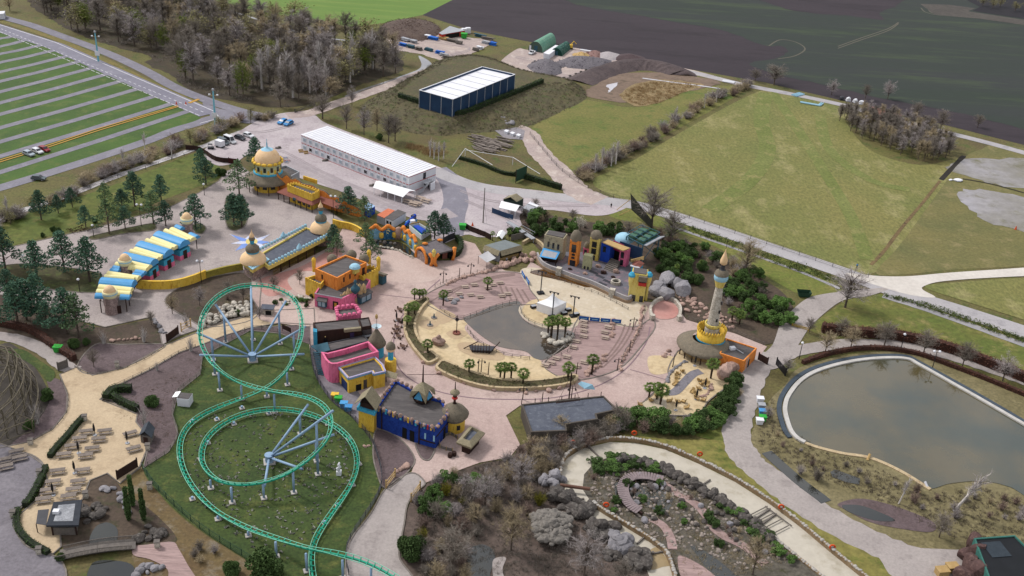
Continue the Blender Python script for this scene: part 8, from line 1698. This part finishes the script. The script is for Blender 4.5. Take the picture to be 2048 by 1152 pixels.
m_rub=mat('grey_rubble','#6f6a70','#7d787c',.4,c3='#59555c',fine=.35,fscale=1.5);heap(1092,136,9,16,3.4,m_rub,'grey heap of broken paving in the work yard',130);heap(1170,126,15,12,3.2,mat('grey_rubble','#6f6a70'),'long grey heap of rubble beside the field road',160,.5);heap(1122,131,3,4,1.2,m_rub,'small grey heap between the two rubble heaps',20)
heap(1163,113,5,8,2.2,m_pale_w,'pale heap of split logs behind the long rubble heap',60);heap(1190,110,5,8,2.2,mat('red_brown_rubble','#8a6e6a','#957a74',.4),'reddish rubble heap by the field edge',50);heap(1218,113,8,8,2.4,mat('pale_sand_heap','#a9a2a4','#b4adad',.3),'pale grey sand heap by the field road',0);heap(1260,118,10,9,2.6,mat('dark_earth_heap','#56484a','#5f5052',.3,fine=.3),'dark brown earth heap at the field edge',0)
# long earth bank curving round the wet hollow
bk_l=smoothpts(W([(1150,163),(1180,150),(1220,137),(1270,130),(1320,134),(1365,146),(1372,152)]),False,6);bm_=MB();n=len(bk_l)
for i,p in enumerate(bk_l):
    t=(bk_l[min(i+1,n-1)]-bk_l[max(i-1,0)]).normalized();q=Vector((-t.y,t.x,0));e=math.sin(math.pi*(i+.6)/(n+.2))**.5;hh=3.2*e
    for s,z in((-10,0),(-6.5,.45),(-3,.85),(-.8,1),(.8,1),(3,.6),(6,0)):bm_.v.append(p+q*s+Vector((rnd.uniform(-.3,.3),rnd.uniform(-.3,.3),z*hh+(rnd.uniform(-.2,.2)if 0<z<1 else 0))))
for i in range(n-1):
    for k in range(6):bm_.f.append((i*7+k,i*7+k+1,(i+1)*7+k+1,(i+1)*7+k))
struct('earth_bank',bm_,mat('bank_earth','#5c5152','#685c5b',.12,c3='#4d4345',fine=.3,fscale=1.2))
for i,(x,y)in enumerate([(1128,157),(1140,153),(1152,149),(1162,145),(1172,141),(1184,138)]):c=P(x,y);solo('concrete_block',MB().rock(c,(1.8,1.4,1.1),i,random.Random(i)).box(c+Vector((0,0,.3)),(1.2,.9,.6),.4),m_rockd,'dark block on the edge of the track above the earth bank, '+ordn(i,6),'block','blocks along the track')
# things lying in the meadows
def pipes(pts,label,n=4,L=9,m=m_paleblue):
    a,b=P(*pts[0]),P(*pts[1]);d=(b-a).normalized();q=Vector((-d.y,d.x,0));mb=MB()
    for k in range(n):mb.tube([a+q*k*.9+Vector((0,0,.4)),b+q*k*.9+Vector((0,0,.4))],.38,6)
    solo('pipes',mb,m,label,'pipes')
pipes([(1592,194),(1608,190)],'bundle of pale blue pipes lying at the meadow edge',4);pipes([(1600,206),(1640,213)],'long pale blue pipe bundle lying beside the short bundle',2);pipes([(1640,213),(1646,208)],'short pale pipes at the end of the long bundle',2);pipes([(1444,164),(1468,168)],'white sheets stacked on the grass near the hedgerow end',4,m=m_wht);pipes([(1160,101),(1185,105)],'white pipe lying at the edge of the ploughed field',2,m=m_wht)
for i,(x,y)in enumerate([(1683,200),(1696,202),(1710,205),(1722,208)]):c=P(x,y);solo('white_bag',MB().rock(c,(2.6,2.4,2.6),i,random.Random(i+3)).box(c+Vector((0,0,.2)),(2.2,2.0,.4)),m_wht if i else m_dgrey,('white bulk bag' if i else 'dark covered load')+' beside the field road, '+ordn(i,4),'bulk bag','bulk bags')
q=W([(1734,222),(1766,231),(1802,238),(1802,230),(1768,222),(1738,212)],3.2);rs_=thing('red_barn','long rust-red shed half hidden by the thicket','shed',P(1768,238));part('wall',MB().prism(q,0,3.1),mat('rust_red_boards','#8a4a42','#7d4038',.5,fine=.15),rs_);part('roof',MB().prism(inset(q,-.3),3.1,3.35),mat('pale_rust_roof','#a8776c','#b08378',.4),rs_);part('door',MB().strip([P(1755,236),P(1760,238)],.3,.1,2.8),m_red,rs_)
c=P(1916,362);solo('white_tarp',MB().rock(c,(4.5,3,1.2),.3,random.Random(3)).rock(c+Vector((-3,0,0)),(2.2,1.6,.8),1,random.Random(4)),m_wht,'crumpled white sheet lying on the far meadow','tarpaulin')
# leaning dark net screen and goal frames, stacked sleepers
a,b=P(1262,433),P(1302,458);sc_n=thing('net_screen','tall dark slanting net screen on pale poles beside the estate road','screen',a);h1,h2=HT(1257,432,386),3.2
part('net',MB().add([a+Vector((-1.2,0,h1)),b+Vector((0,0,h2)),b+Vector((.2,0,.2)),a+Vector((-.2,0,h1*.3)),a+Vector((-1.2,.15,h1)),b+Vector((0,.15,h2)),b+Vector((.2,.15,.2)),a+Vector((-.2,.15,h1*.3))],[(0,1,2,3),(7,6,5,4),(0,4,5,1),(2,6,7,3),(3,7,4,0),(1,5,6,2)]),mat('dark_screen_net','#3a3b34','#43443c',1,fine=.3),sc_n)
part('stay_pole',MB().tube([a+Vector((-.9,0,h1*.75)),P(1233,420)],.12,5),m_pale_w,sc_n);part('stay_pole',MB().tube([a+Vector((2.5,0,h1*.5)),P(1238,431)],.12,5),m_pale_w,sc_n)
for x0,y0,x1,y1,s in((904,334,930,312,'front'),(932,301,1025,330,'back')):
    a,b=P(x0,y0),P(x1,y1);f_=thing('pole_frame','long thin white pole frame lying over the dark hedge, '+s,'frame',a.lerp(b,.5));part('pole',MB().tube([a+Vector((0,0,.2)),b+Vector((0,0,3.2))],.09,5),m_wht,f_);part('pole',MB().tube([b+Vector((0,0,3.2)),P(x1+55,y1+18,3.2)],.09,5),m_wht,f_);post_part(f_,b,0,3.2,.1,m_wht)
a,b=P(1031,366),P(1052,357);nb=thing('net_board','dark green net board at the end of the clipped hedge','screen',a);part('panel',MB().strip([a,b],.2,.5,5.2),m_gmesh,nb);post_part(nb,a,0,5.4,.12,m_brownw);post_part(nb,b,0,5.4,.12,m_brownw)
rr=random.Random(2)
for i,(x,y)in enumerate([(958,282),(974,288),(990,293),(968,296),(1003,286)]):
    c=P(x,y);mb=MB()
    for k in range(22):mb.box((c.x+rr.uniform(-2.6,2.6),c.y+rr.uniform(-5,5),.2+.25*(k//6)),(6,.45,.25),-.5+rr.uniform(-.2,.2))
    solo('timber_stack',mb,m_picnic,'loose stack of old sleepers below the mound, '+ordn(sorted([958,974,990,968,1003]).index(x),5),'timber stack','sleeper stacks')
sheet('slab_store',[(985,258),(1020,250),(1050,262),(1046,280),(1010,278)],mat('slab_floor','#8b868a','#979296',.1,fine=.2),z3,False)
for i in range(3):container([(1008+i*12,262+i*4),(1014+i*12,264+i*4),(1018+i*12,261+i*4),(1012+i*12,259+i*4)],1.2,m_wht,'white crate on the slab store below the mound, '+ordn(i,3),None,'crate','crate')
stonewall([(985,244),(990,238),(1005,240),(1020,250)],40,1.7,'heaped grey rock wall on the slope by the slab store',m_rockg,2.2)
# yellow hose lines across the car park, cones and small yard things
ribbon('hose_line',[(-60,340),(0,321),(100,290),(200,257),(300,228),(356,212)],.7,m_yellowp,z5);ribbon('hose_line',[(-60,344),(0,325),(100,294),(200,261),(300,231),(357,214)],.7,m_yellowp,z5);ribbon('hose_line',[(378,207),(398,199)],1.6,m_yellowp,z5)
for x,y,l in((353,209,'orange cone on the car park road, left'),(372,209,'orange cone on the car park road, right'),(945,452,'orange cone on the gravel yard'),(2031,459,'orange cone in the far meadow')):c=P(x,y);solo('traffic_cone',MB().lathe(c,[(.45,.05),(.4,.15),(.2,.9),(.08,1.4),(0,1.42)],8),mat('cone_orange','#d0582c','#d86436',1),l,'traffic cone')
bk_r=random.Random(6)
for i,(x,y)in enumerate([(565,322),(569,325),(573,327),(577,324),(571,318)]):
    c=P(x,y);t=thing('bicycle','bicycle in the rack right of the peach dome, '+ordn(sorted([565,569,573,577,571]).index(x),5),'bicycle',c,0,'bicycles in the rack')
    for s in(-.55,.55):part('wheel',MB().tube([c+Vector((s+math.cos(a)*.34,math.sin(a)*.1,.4+math.sin(a)*.34))for a in[k*.785 for k in range(9)]],.05,4),m_black,t)
    part('frame',MB().tube([c+Vector((-.55,0,.4)),c+Vector((-.1,0,.85)),c+Vector((.5,0,.9)),c+Vector((.55,0,.4))],.06,4).tube([c+Vector((-.1,0,.85)),c+Vector((0,0,.4)),c+Vector((.5,0,.9))],.05,4),m_red if i%2 else m_cb,t)
for x,y,l in((602,305,'left'),(612,308,'right')):c=P(x,y);solo('bench',MB().box(c+Vector((0,0,.5)),(1.8,.6,.1),.4).box(c+Vector((-.2,.35,.9)),(1.8,.1,.6),.4).box(c+Vector((0,0,.25)),(1.4,.4,.5),.4),m_pale_w,'pale wooden seat in front of the white offices, '+l,'bench')
for i,(x,y)in enumerate([(556,297),(650,322),(744,372)]):c=P(x,y);solo('pallet_pile',MB().box(c+Vector((0,0,.2)),(2.2,1.4,.15),.3).box(c+Vector((.2,.1,.5)),(2.0,1.2,.14),.6).rock(c+Vector((.5,.2,.4)),(1.2,1,.8),0,rnd),m_greyw,'small pile of pallets on the gravel yard, '+ordn(i,3),'pallet pile','pallet piles')
# ------------------------------------------------------------ lower left: picnic terrace, kiosk, rock garden
pt_=[(173,868),(160,882),(145,897),(129,914),(210,867),(198,883),(185,902),(172,916),(116,947),(107,969),(97,986),(88,1004),(166,946),(157,968),(148,984),(138,998),(268,902),(261,872)]
for i,q in enumerate(sorted(pt_)):table(proto_dark,q[0],q[1],.32 if q[0]<250 else .6,'weathered grey picnic table on the sand terrace at the lower left, '+ordn(i,len(pt_)),'picnic tables on the sand terrace',1.2)
gt_=[(12,938),(40,920),(8,925),(34,908)]
for i,q in enumerate(sorted(gt_)):table(proto_dark,q[0],q[1],.5,'dark picnic table on the grey paving at the left edge, '+ordn(i,4),'picnic tables on the grey paving',1.2)
for x,y,s in((190,872,'topmost'),(158,908,'below the topmost'),(150,948,'in the middle'),(107,992,'lowest'),(255,888,'by the little hut')):parasol(x,y,'closed black parasol among the picnic tables, '+s,3.6)
kz=3.4;kq=W([(92,1051),(157,1050),(164,999),(107,1004)],kz);kp=thing('flat_roofed_kiosk','square drinks kiosk with a dark-edged flat roof and pale grey roof deck','kiosk',ground_of((125,1050),kz));part('roof',MB().prism(kq,kz-.4,kz),mat('slate_edge','#3c4048','#444850',1),kp)
dk=MB();flatfaces(dk,inset(kq,1.2),kz+.05);part('roof_deck',dk,mat('grey_roof_deck','#a5a6aa','#8d8f94',.3,c3='#b5b6b9'),kp);c=P(113,1026,kz);part('roof_unit',MB().box((c.x,c.y,kz+.4),(1.2,1.0,.7),.1),m_wht,kp)
k2=inset(kq,.8);part('wall',MB().prism([Vector((v.x,v.y,0))for v in k2],0,2.0),m_greyw,kp)
for v in k2:post_part(kp,v,0,kz-.4,.18,m_brownw)
aw2=W([(72,1047),(92,1050),(98,1018),(76,1020)],2.5);part('side_awning',MB().prism(aw2,2.4,2.5),m_dgrey,kp);post_part(kp,Vector((aw2[0].x,aw2[0].y,0)),0,2.4,.1,m_brownw)
hz=2.3;hq=W([(277,871),(303,876),(310,856),(288,849)],hz);hu=thing('slate_roofed_hut','little timber hut with a slate gable roof beside the sand terrace','hut',ground_of((303,876),hz));part('wall',MB().prism(inset(hq,.3),0,hz),m_greyw,hu);gable(hu,hq[0],hq[1],hq[2],hq[3],hz,3.8,mat('slate_roof','#4a5058','#535961',1),'roof');face_box(hu,'door',inset(hq,.3)[0],inset(hq,.3)[1],.3,.7,0,1.9,m_brownw)
c=P(371,808);wk=thing('white_kiosk','white garden kiosk with a raised flap on the coaster lawn edge','kiosk',c);part('body',MB().box((c.x,c.y,1.2),(3.0,2.6,2.3),-.05),m_wht,wk);part('roof',MB().box((c.x,c.y,2.4),(2.8,2.4,.12),-.05),m_felt,wk);part('flap',MB().box((c.x-2.1,c.y+.4,2.4),(1.4,2.4,.1),-.05,-.25),m_canvas,wk)
c=P(678,950);wsculp=thing('white_sculpture','white twisted sculpture on a pale plinth on the coaster lawn','sculpture',c);part('plinth',MB().box((c.x,c.y,.6),(1.1,1.0,1.2)),m_wht,wsculp);part('figure',MB().tube([c+Vector(v)for v in((0,0,1.2),(-.35,0,1.8),(.3,0,2.3),(-.1,0,2.8),(.15,.1,3.4))],[.4,.35,.35,.3,.2],7),m_wht,wsculp,smooth=True)
c=P(536,627);sb_=thing('service_hatch','small rendered shelter with a grey lid roof under the coaster turn','shelter',c);part('body',MB().box((c.x,c.y,1.0),(3.2,2.2,2.0)),m_stonel,sb_);part('roof',MB().box((c.x,c.y,2.1),(3.8,2.8,.2)),m_feltb,sb_);part('opening',MB().box((c.x+.4,c.y-1.1,.8),(1.6,.2,1.4)),m_hole,sb_)
a,b=P(565,662),P(582,670);bd=thing('sign_board','brown board sign on two posts under the coaster turn','sign',a);part('board',MB().strip([a,b],.12,.8,2.2),m_brownw,bd)
for p in(a,b):post_part(bd,p,0,2.2,.08,m_brownw)
for x,y,l in((235,735,'stone pillar beside the sand walk'),(170,842,'stone pillar at the end of the upper hedge'),(62,890,'stone pillar with a dark planter by the left lawn'),(172,996,'stone pillar beside the rock garden'),(79,1108,'stone pillar with a dark base at the end of the curved hedge'),(296,900,'stone pillar below the little hut'),(315,1095,'stone pillar beside the pink walk'),(300,978,'stone box at the green fence'),(80,952,'slim stone pillar by the lower hedge'),(27,1034,'dark pillar outside the curved hedge')):c=P(x,y);t=thing('pillar',l,'pillar',c);part('shaft',MB().box((c.x,c.y,.8),(1.0,.9,1.6),.2),m_stonel,t);part('cap',MB().box((c.x,c.y,1.68),(1.2,1.1,.18),.2),m_greyw,t)
rockrow([(165,1018),(172,1030),(190,1040),(205,1024),(190,1012)],12,2.0,'dark boulder of the rock garden beside the flat-roofed kiosk','boulders of the rock garden',m_rockd,1.2,21);rockrow([(215,975),(235,990),(245,1010),(250,1035)],12,1.3,'slab of the rock garden steps by the cypresses','slabs of the rock garden',m_rockg,.8,22)
rockrow([(268,1085),(285,1075),(300,1085),(315,1078),(330,1068),(300,1060),(285,1062)],16,1.8,'dark boulder of the rock heap right of the little pond','boulders right of the little pond',m_rockd,1.0,23);rockrow([(270,1150),(300,1142),(325,1140),(280,1135)],9,1.5,'grey rock below the wooden bridge','rocks below the bridge',m_rockg,.6,24)
a,b=P(122,1115),P(270,1093);br=thing('wooden_bridge','arched footbridge with dense stick railings over the rock pond','bridge',a.lerp(b,.5));line=[a.lerp(b,s)+Vector((0,-1.5*math.sin(math.pi*s)*0,0))for s in[k/12 for k in range(13)]]
dkm=MB()
for i in range(40):q=a.lerp(b,i/39);dkm.box((q.x,q.y,.7+.5*math.sin(math.pi*i/39)),(.42,3.0,.1),math.atan2(b.y-a.y,b.x-a.x))
part('deck',dkm,m_greyw,br)
for s in(-1.5,1.5):
    stk=MB()
    for i in range(60):q=a.lerp(b,i/59)+Vector((0,s,0));z=.7+.5*math.sin(math.pi*i/59);stk.tube([q+Vector((0,0,z-.3)),q+Vector((rnd.uniform(-.05,.05),0,z+1.0))],.06,3)
    stk.tube([a.lerp(b,i/12)+Vector((0,s,1.6+.5*math.sin(math.pi*i/12)))for i in range(13)],.09,4);part('stick_railing',stk,m_greyw,br)
# boulder retaining wall by the gatehouse garden
r_=random.Random(31)
mb=MB()
for i,p in enumerate(scatter([(400,640),(430,625),(480,612),(500,614),(500,632),(450,640),(408,656)],46,.95,r_)):s=r_.uniform(1.1,1.8);mb.rock(p+Vector((0,0,max(0,(p.y-P(450,640).y)*.12))),(s*1.3,s,s),r_.random()*3,r_)
solo('retaining_wall',mb,m_stonel,'sloping retaining wall of big squared boulders behind the coaster turn','wall')
rockrow([(560,610),(590,600),(615,598),(625,606)],12,1.6,'pale boulder in the bed left of the pink shop','boulders left of the pink shop',m_stonel,1.0,25);rockrow([(310,640),(318,655),(330,672)],8,1.1,'stone edging the short ramp to the gate','stones by the ramp',m_rockg,.4,26);rockrow([(222,684),(250,680),(285,678)],8,1.2,'pale stone of the low wall under the birches','stones under the birches',m_rockp,.3,27);rockrow([(795,945),(808,938),(820,930)],4,1.6,'tan boulder beside the pale timber gate','boulders by the pale gate',m_rockp,.2,28)
rockrow([(730,895),(745,890)],2,1.0,'small tan rock by the mulch','rocks by the mulch',m_rockp,.2,29)
stonewall([(1236,922),(1290,930),(1340,948),(1420,990),(1500,1046),(1545,1085)],80,2.0,'dark stacked rock cliff along the inner edge of the canyon island',m_rockd,.9)
sheet('ramp',[(318,634),(334,632),(345,665),(330,672)],m_cobble,z5,False);sheet('island_bed',[(831,892),(840,888),(868,895),(866,910),(856,922),(842,916)],m_mulch,z5)
q=smoothpts(W([(905,905),(880,897),(882,880),(900,872),(915,880)]),False,4);pn=thing('queue_pen','small curved queue pen of pale posts beside the thatched kiosk','pen',q[0]);part('panel',MB().strip(q,.08,.3,1.1),m_greyw,pn)
for p in q[::2]:post_part(pn,p,0,1.3,.1,m_pale_w)
for x,y,l in((900,915,'left'),(908,912,'right')):c=P(x,y);solo('barrel',MB().lathe(c,[(.5,0),(.62,.6),(.5,1.2),(0,1.2)],10),m_brownw,'dark barrel by the queue pen, '+l,'barrel')
# ------------------------------------------------------------ lower right: concrete rapids channel, canyon island, pond edge
m_wallb=mat('channel_wall_render','#8f7a60','#9d8a70',.3,c3='#7d6a52',fine=.15);m_cop=mat('pale_stone_coping','#a9a49e','#b8b3ad',1.2,c3='#8f8a85',fine=.2)
def chwall(px,label,h=1.3):
    pts=smoothpts(W(px),False,6);t=thing('channel_wall',label,'wall',pts[len(pts)//2]);part('wall_face',MB().strip(pts,.6,0,h),m_wallb,t);cp_=MB();r=random.Random(len(px))
    for p in resample(pts,.7):s=r.uniform(.6,1.15);cp_.rock((p.x+r.uniform(-.12,.12),p.y+r.uniform(-.12,.12),h-.2),(s,s*.9,s*.55),r.random()*3,r)
    part('stone_coping',cp_,m_cop,t)
chwall([(1119,955),(1130,919),(1165,896),(1220,883),(1270,885),(1330,898),(1400,928),(1470,963),(1540,1008),(1600,1053),(1660,1103),(1740,1168)],'outer wall of the empty rapids channel topped with pale stones')
chwall([(1186,1012),(1210,1029),(1260,1059),(1310,1091),(1335,1116),(1352,1170)],'inner wall of the lower channel arm topped with pale stones');chwall([(1650,1160),(1590,1112),(1540,1072),(1480,1027)],'low inner wall of the upper channel arm',.5)
for(x0,y0,x1,y1),s in zip([(1178,897,1200,918),(1400,975,1420,962),(1136,1004,1168,1000),(1290,1075,1274,1090),(1305,1110,1325,1106),(1510,1040,1540,1020),(1522,1052,1552,1030)],['across the upper bend','across the straight arm','below the pipe','in the lower arm, upper','in the lower arm, lower','of the right weir, first','of the right weir, second']):solo('channel_beam',MB().strip([P(x0,y0),P(x1,y1)],.3,.15,.55).box(P(x0,y0)+Vector((0,0,.5)),(.5,.5,.8)),m_greyw,'thin beam in the empty channel '+s,'beam')
wr_=MB()
for k in range(4):wr_.tube([P(1500+k*16,1030+k*12,.6),P(1535+k*14,1012+k*13,.6)],.12,4)
wr_.tube([P(1500,1030,.6),P(1552,1068,.6)],.12,4).tube([P(1530,1012,.6),P(1584,1052,.6)],.12,4);solo('weir_grid',wr_,m_greyw,'square timber grid laid across the upper channel arm','grid')
solo('pipe',MB().tube([P(1120,970,1.6),P(1180,978,1.6)],.4,8),mat('rust_pipe','#6f5348','#7d6052',.6),'brown pipe crossing the channel beside the cave rock','pipe')
for i,(x,y,l)in enumerate([(1145,895,'left of the bend'),(1267,876,'at the top of the bend'),(1398,918,'on the straight arm'),(1211,1020,'on the inner wall'),(1560,1024,'on the right slope, upper'),(1662,1105,'on the right slope, lower')]):
    c=P(x,y);t=thing('lifebuoy','orange lifebuoy on a post beside the channel, '+l,'lifebuoy',c,0,'lifebuoys along the channel');part('ring',MB().tube([c+Vector((math.cos(k*.628)*.55,0,1.5+math.sin(k*.628)*.55))for k in range(11)],.2,6,False),mat('cone_orange','#d0582c'),t,smooth=True);post_part(t,c+Vector((0,.25,0)),0,1.9,.07,m_greyw)
for x,y,d,l,m,s in[(1108,965,(6,6,5),'ridged grey cave rock at the mouth of the channel, upper',m_rockg,1),(1122,1000,(8,6,5),'ridged grey cave rock over the channel, left',m_rockd,2),(1160,1024,(10,6,3.6),'flat overhanging cave rock across the channel',m_rockd,3),(1200,1060,(8,6,4),'grey cave roof rock right of the mound',m_rockd,5),(1240,1090,(8,7,4.4),'ribbed cave roof rock by the lower channel arm, upper',m_rockg,6),(1275,1120,(7,7,4),'ribbed cave roof rock by the lower channel arm, lower',m_rockd,7),(1222,1110,(5,4,2.4),'dark cave mouth rock',m_rockd,8)]:boulder(x,y,d,l,m,None,s*13)
r_=random.Random(41);mb=MB()
for p in scatter([(1062,1045),(1100,1032),(1140,1050),(1135,1090),(1100,1100),(1065,1085)],110,.6,r_):s=r_.uniform(1.1,2.1);mb.rock(p+Vector((0,0,max(0,3.4-(p-P(1095,1065)).xy.length*.4))),(s*1.2,s,s*.8),r_.random()*3,r_)
solo('cobble_mound',mb,mat('cobble_stone','#7f7a74','#8d8781',.8,c3='#66625e',fine=.3),'mound of pale cobbles left of the cave rocks','rock mound')
for i,p in enumerate(scatter([(1225,935),(1290,935),(1400,985),(1500,1060),(1560,1110),(1480,1110),(1390,1050),(1340,1035),(1290,1045),(1230,1020)],60,1.2,r_)):s=r_.uniform(.8,1.7);boulder(p,None,(s*1.3,s,s*.9),'dark grey-purple rock of the canyon island inside the channel',m_rockd if i%4 else m_rockg,'rocks of the canyon island',900+i)
mb=MB()
for p in scatter([(1190,945),(1290,930),(1400,985),(1500,1060),(1580,1125),(1480,1140),(1390,1095),(1345,1095),(1250,1045),(1180,990)],420,.5,r_):s=r_.uniform(.35,.95);mb.rock(p,(s*1.3,s,s*.7),r_.random()*3,r_)
solo('scree',mb,m_rock,'loose scree strewn over the canyon island','scree',kind='stuff')
def walkway(px,width,z,m,label):
    pts=smoothpts(W(px),False,6);t=thing('walkway',label,'walkway',pts[len(pts)//2]);mb=MB();rs=resample(pts,.6)
    for i,p in enumerate(rs[:-1]):d=rs[i+1]-p;mb.box((p.x,p.y,z),(.52,width,.14),math.atan2(d.y,d.x))
    part('planks',mb,m,t);part('beam',MB().strip(pts,.4,0,z-.08),m_brownw,t)
walkway([(1322,965),(1292,958),(1262,960),(1246,976),(1248,998),(1262,1018),(1284,1032)],2.6,1.0,mat('pinkish_planks','#8b7f80','#97898a',.8,c3='#7a7072',fine=.25),'curved plank walkway in the middle of the canyon island')
ribbon('canyon_path',[(1322,966),(1350,985),(1385,1005),(1410,1030),(1425,1055),(1450,1075),(1490,1095),(1530,1130)],2.2,m_deck,z5);ribbon('canyon_path',[(1300,1038),(1325,1052),(1340,1075),(1345,1100)],2.0,m_deck,z5)
pl_=W([(1860,980),(1800,943),(1740,917),(1680,907),(1618,890),(1586,870),(1572,836),(1570,812),(1579,789),(1603,761),(1640,741),(1700,725),(1760,718),(1812,719),(1838,731),(1902,767),(1962,801),(2060,858)]);pls=smoothpts(pl_,False,5);lp=thing('pond_lip','pale folded liner edge with a dark band round the big pond','pond edge',pls[len(pls)//2])
k0=len(pls)//4;part('white_lip',MB().strip(pls[k0:],1.1,.05,.55),mat('white_liner','#c9c6c2','#bcb8b3',.6,fine=.1),lp);part('dark_liner',MB().strip([p+(p-P(1830,850)).normalized()*1.5 for p in pls[k0+3:]],1.2,.05,.4),mat('dark_liner','#4a5560','#555f69',.6,fine=.2),lp);part('sand_edge',MB().strip(pls[:k0+1],1.0,.05,.3),m_rim,lp)
for i,(x,y,l)in enumerate([(1735,920,'left'),(1838,985,'middle'),(1855,975,'right')]):solo('shore_post',MB().tube([P(x,y),P(x+(5 if i==0 else-5),y-12,1.0)],.3,6).box(P(x,y)+Vector((0,0,.1)),(.6,.5,.3)),m_pale_w if i<2 else m_wht,'pale post lying on the pond shore, '+l,'post')
q=W([(1948,1076),(2030,1070),(2110,1150),(2060,1200),(1985,1175)],5.0);db=thing('dark_roofed_building','dark flat-roofed building with a teal roof edge at the lower right corner','building',ground_of((1985,1175),5.0));block(db,None,5.0,mat('teal_edge','#3f7068','#4a7d74',1),mat('near_black_felt','#22252a','#282b30',.3,fine=.1),0,.3,.35,q);sk_=MB();flatfaces(sk_,W([(1962,1085),(2000,1082),(2024,1112),(1985,1115)],4.85),4.85);part('skylight',sk_,mat('slate_panel','#39424a','#414a52',1),db)
rsn=random.Random(51);hd=MB()
for x,y,d in[(1946,1088,(3,3,4)),(1944,1100,(3.4,3,6)),(1930,1120,(4,4,4)),(1950,1125,(5,4,7)),(1935,1145,(5,4,6)),(1965,1140,(5,4,6)),(1950,1158,(6,5,7)),(1975,1160,(5,4,4.5)),(1925,1165,(5,4,5))]:hd.rock(P(x,y),d,rsn.random()*3,rsn)
solo('red_rock_pile',hd,mat('dark_red_rock','#66504d','#584543',.5,c3='#7f6862',fine=.25,bump=.4),'dark red rock tower in front of the dark-roofed building','rock tower')
for x,y,l in((1882,1150,'left'),(1902,1142,'right')):c=P(x,y);solo('timber_crate',MB().box((c.x,c.y,.8),(2.4,1.8,1.6),.2).box((c.x,c.y,1.65),(2.6,2.0,.12),.2),m_pale_w,'pale timber crate at the foot of the red rock tower, '+l,'crate')
c=P(1607,592);dbx=thing('dark_skip','dark green open skip on the grass by the lane junction','skip',c);part('tub',MB().add([c+Vector(v)for v in((-1.6,-1,.1),(1.6,-1,.1),(1.6,1,.1),(-1.6,1,.1),(-2.1,-1.2,1.7),(2.1,-1.2,1.7),(2.1,1.2,1.7),(-2.1,1.2,1.7))],[(0,1,5,4),(1,2,6,5),(2,3,7,6),(3,0,4,7),(0,3,2,1)]),m_gmesh,dbx)
# ------------------------------------------------------------ people
m_skin=mat('skin','#c09a84','#b88f78',3);m_jean=mat('denim','#4a5a78','#52637f',3);m_dcl=mat('dark_clothes','#2b2b30','#333338',3);m_hair=mat('dark_hair','#3a2d26','#423329',3)
def person(x,y,label,top,legs,h=1.75,ang=0.0,z=.15):
    c=P(x,y)+Vector((0,0,z));o=thing('person',label,'person',c,ang);s=h/1.75;me=bpy.data.meshes.new('body')
    J=[(0,0,.95),(0,0,1.15),(0,0,1.4),(0,0,1.5),(0,0,1.63),(0,.01,1.74),(.1,0,.9),(.11,.03,.48),(.12,0,.06),(.12,.14,.03),(-.1,0,.9),(-.11,-.02,.48),(-.12,-.06,.06),(-.12,.1,.03),(.2,0,1.42),(.25,.02,1.13),(.24,.12,.9),(.24,.16,.8),(-.2,0,1.42),(-.25,.02,1.13),(-.24,.1,.9),(-.24,.14,.8)]
    E=[(0,1),(1,2),(2,3),(3,4),(4,5),(0,6),(6,7),(7,8),(8,9),(0,10),(10,11),(11,12),(12,13),(2,14),(14,15),(15,16),(16,17),(2,18),(18,19),(19,20),(20,21)]
    rad=[.15,.14,.17,.06,.1,.06,.09,.06,.045,.04,.09,.06,.045,.04,.065,.045,.035,.03,.065,.045,.035,.03]
    me.from_pydata([Vector(j)*s for j in J],E,[]);b=link('body',me,o);sk=b.modifiers.new('skin','SKIN')
    for i,r in enumerate(rad):me.skin_vertices[0].data[i].radius=(r*s,r*s*(.75 if i in(1,2)else 1))
    me.skin_vertices[0].data[0].use_root=True;b.modifiers.new('sub','SUBSURF').levels=1;me.materials.append(m_skin)
    part('shirt',MB().lathe((0,0,0),[(.19*s,.9*s),(.2*s,1.1*s),(.23*s,1.38*s),(.14*s,1.5*s),(.08*s,1.52*s)],10).tube([(.2*s,0,1.43*s),(.26*s,.02,1.13*s),(.25*s,.1,.95*s)],[.085*s,.07*s,.06*s],7).tube([(-.2*s,0,1.43*s),(-.26*s,.02,1.13*s),(-.25*s,.08,.95*s)],[.085*s,.07*s,.06*s],7),top,o,True,True)
    part('trousers',MB().lathe((0,0,0),[(.12*s,.82*s),(.19*s,.88*s),(.185*s,1.0*s)],10).tube([(.1*s,0,.92*s),(.11*s,.03,.48*s),(.12*s,0,.08*s)],[.11*s,.085*s,.07*s],7).tube([(-.1*s,0,.92*s),(-.11*s,-.02,.48*s),(-.12*s,-.06,.08*s)],[.11*s,.085*s,.07*s],7),legs,o,True,True)
    part('hair',MB().lathe((0,-.015,1.62*s),[(.105*s,0),(.115*s,.06*s),(.09*s,.13*s),(0,.16*s)],9),m_hair,o,True,True)
person(591,407,'person in a pale blue top standing under the verandah of the ticket hall',m_paleblue,m_jean);person(1013,525,'person in a light shirt and jeans standing inside the thatch-edged stall',m_lgrey,m_jean);person(1222,416,'person in dark clothes walking beside the net screen',m_dcl,m_dcl);person(1713,537,'person in blue standing at the road by the meadow fence',m_cb,m_dcl);person(857,378,'person in dark clothes by the stairs of the white offices',m_dcl,m_dcl,z=.1)
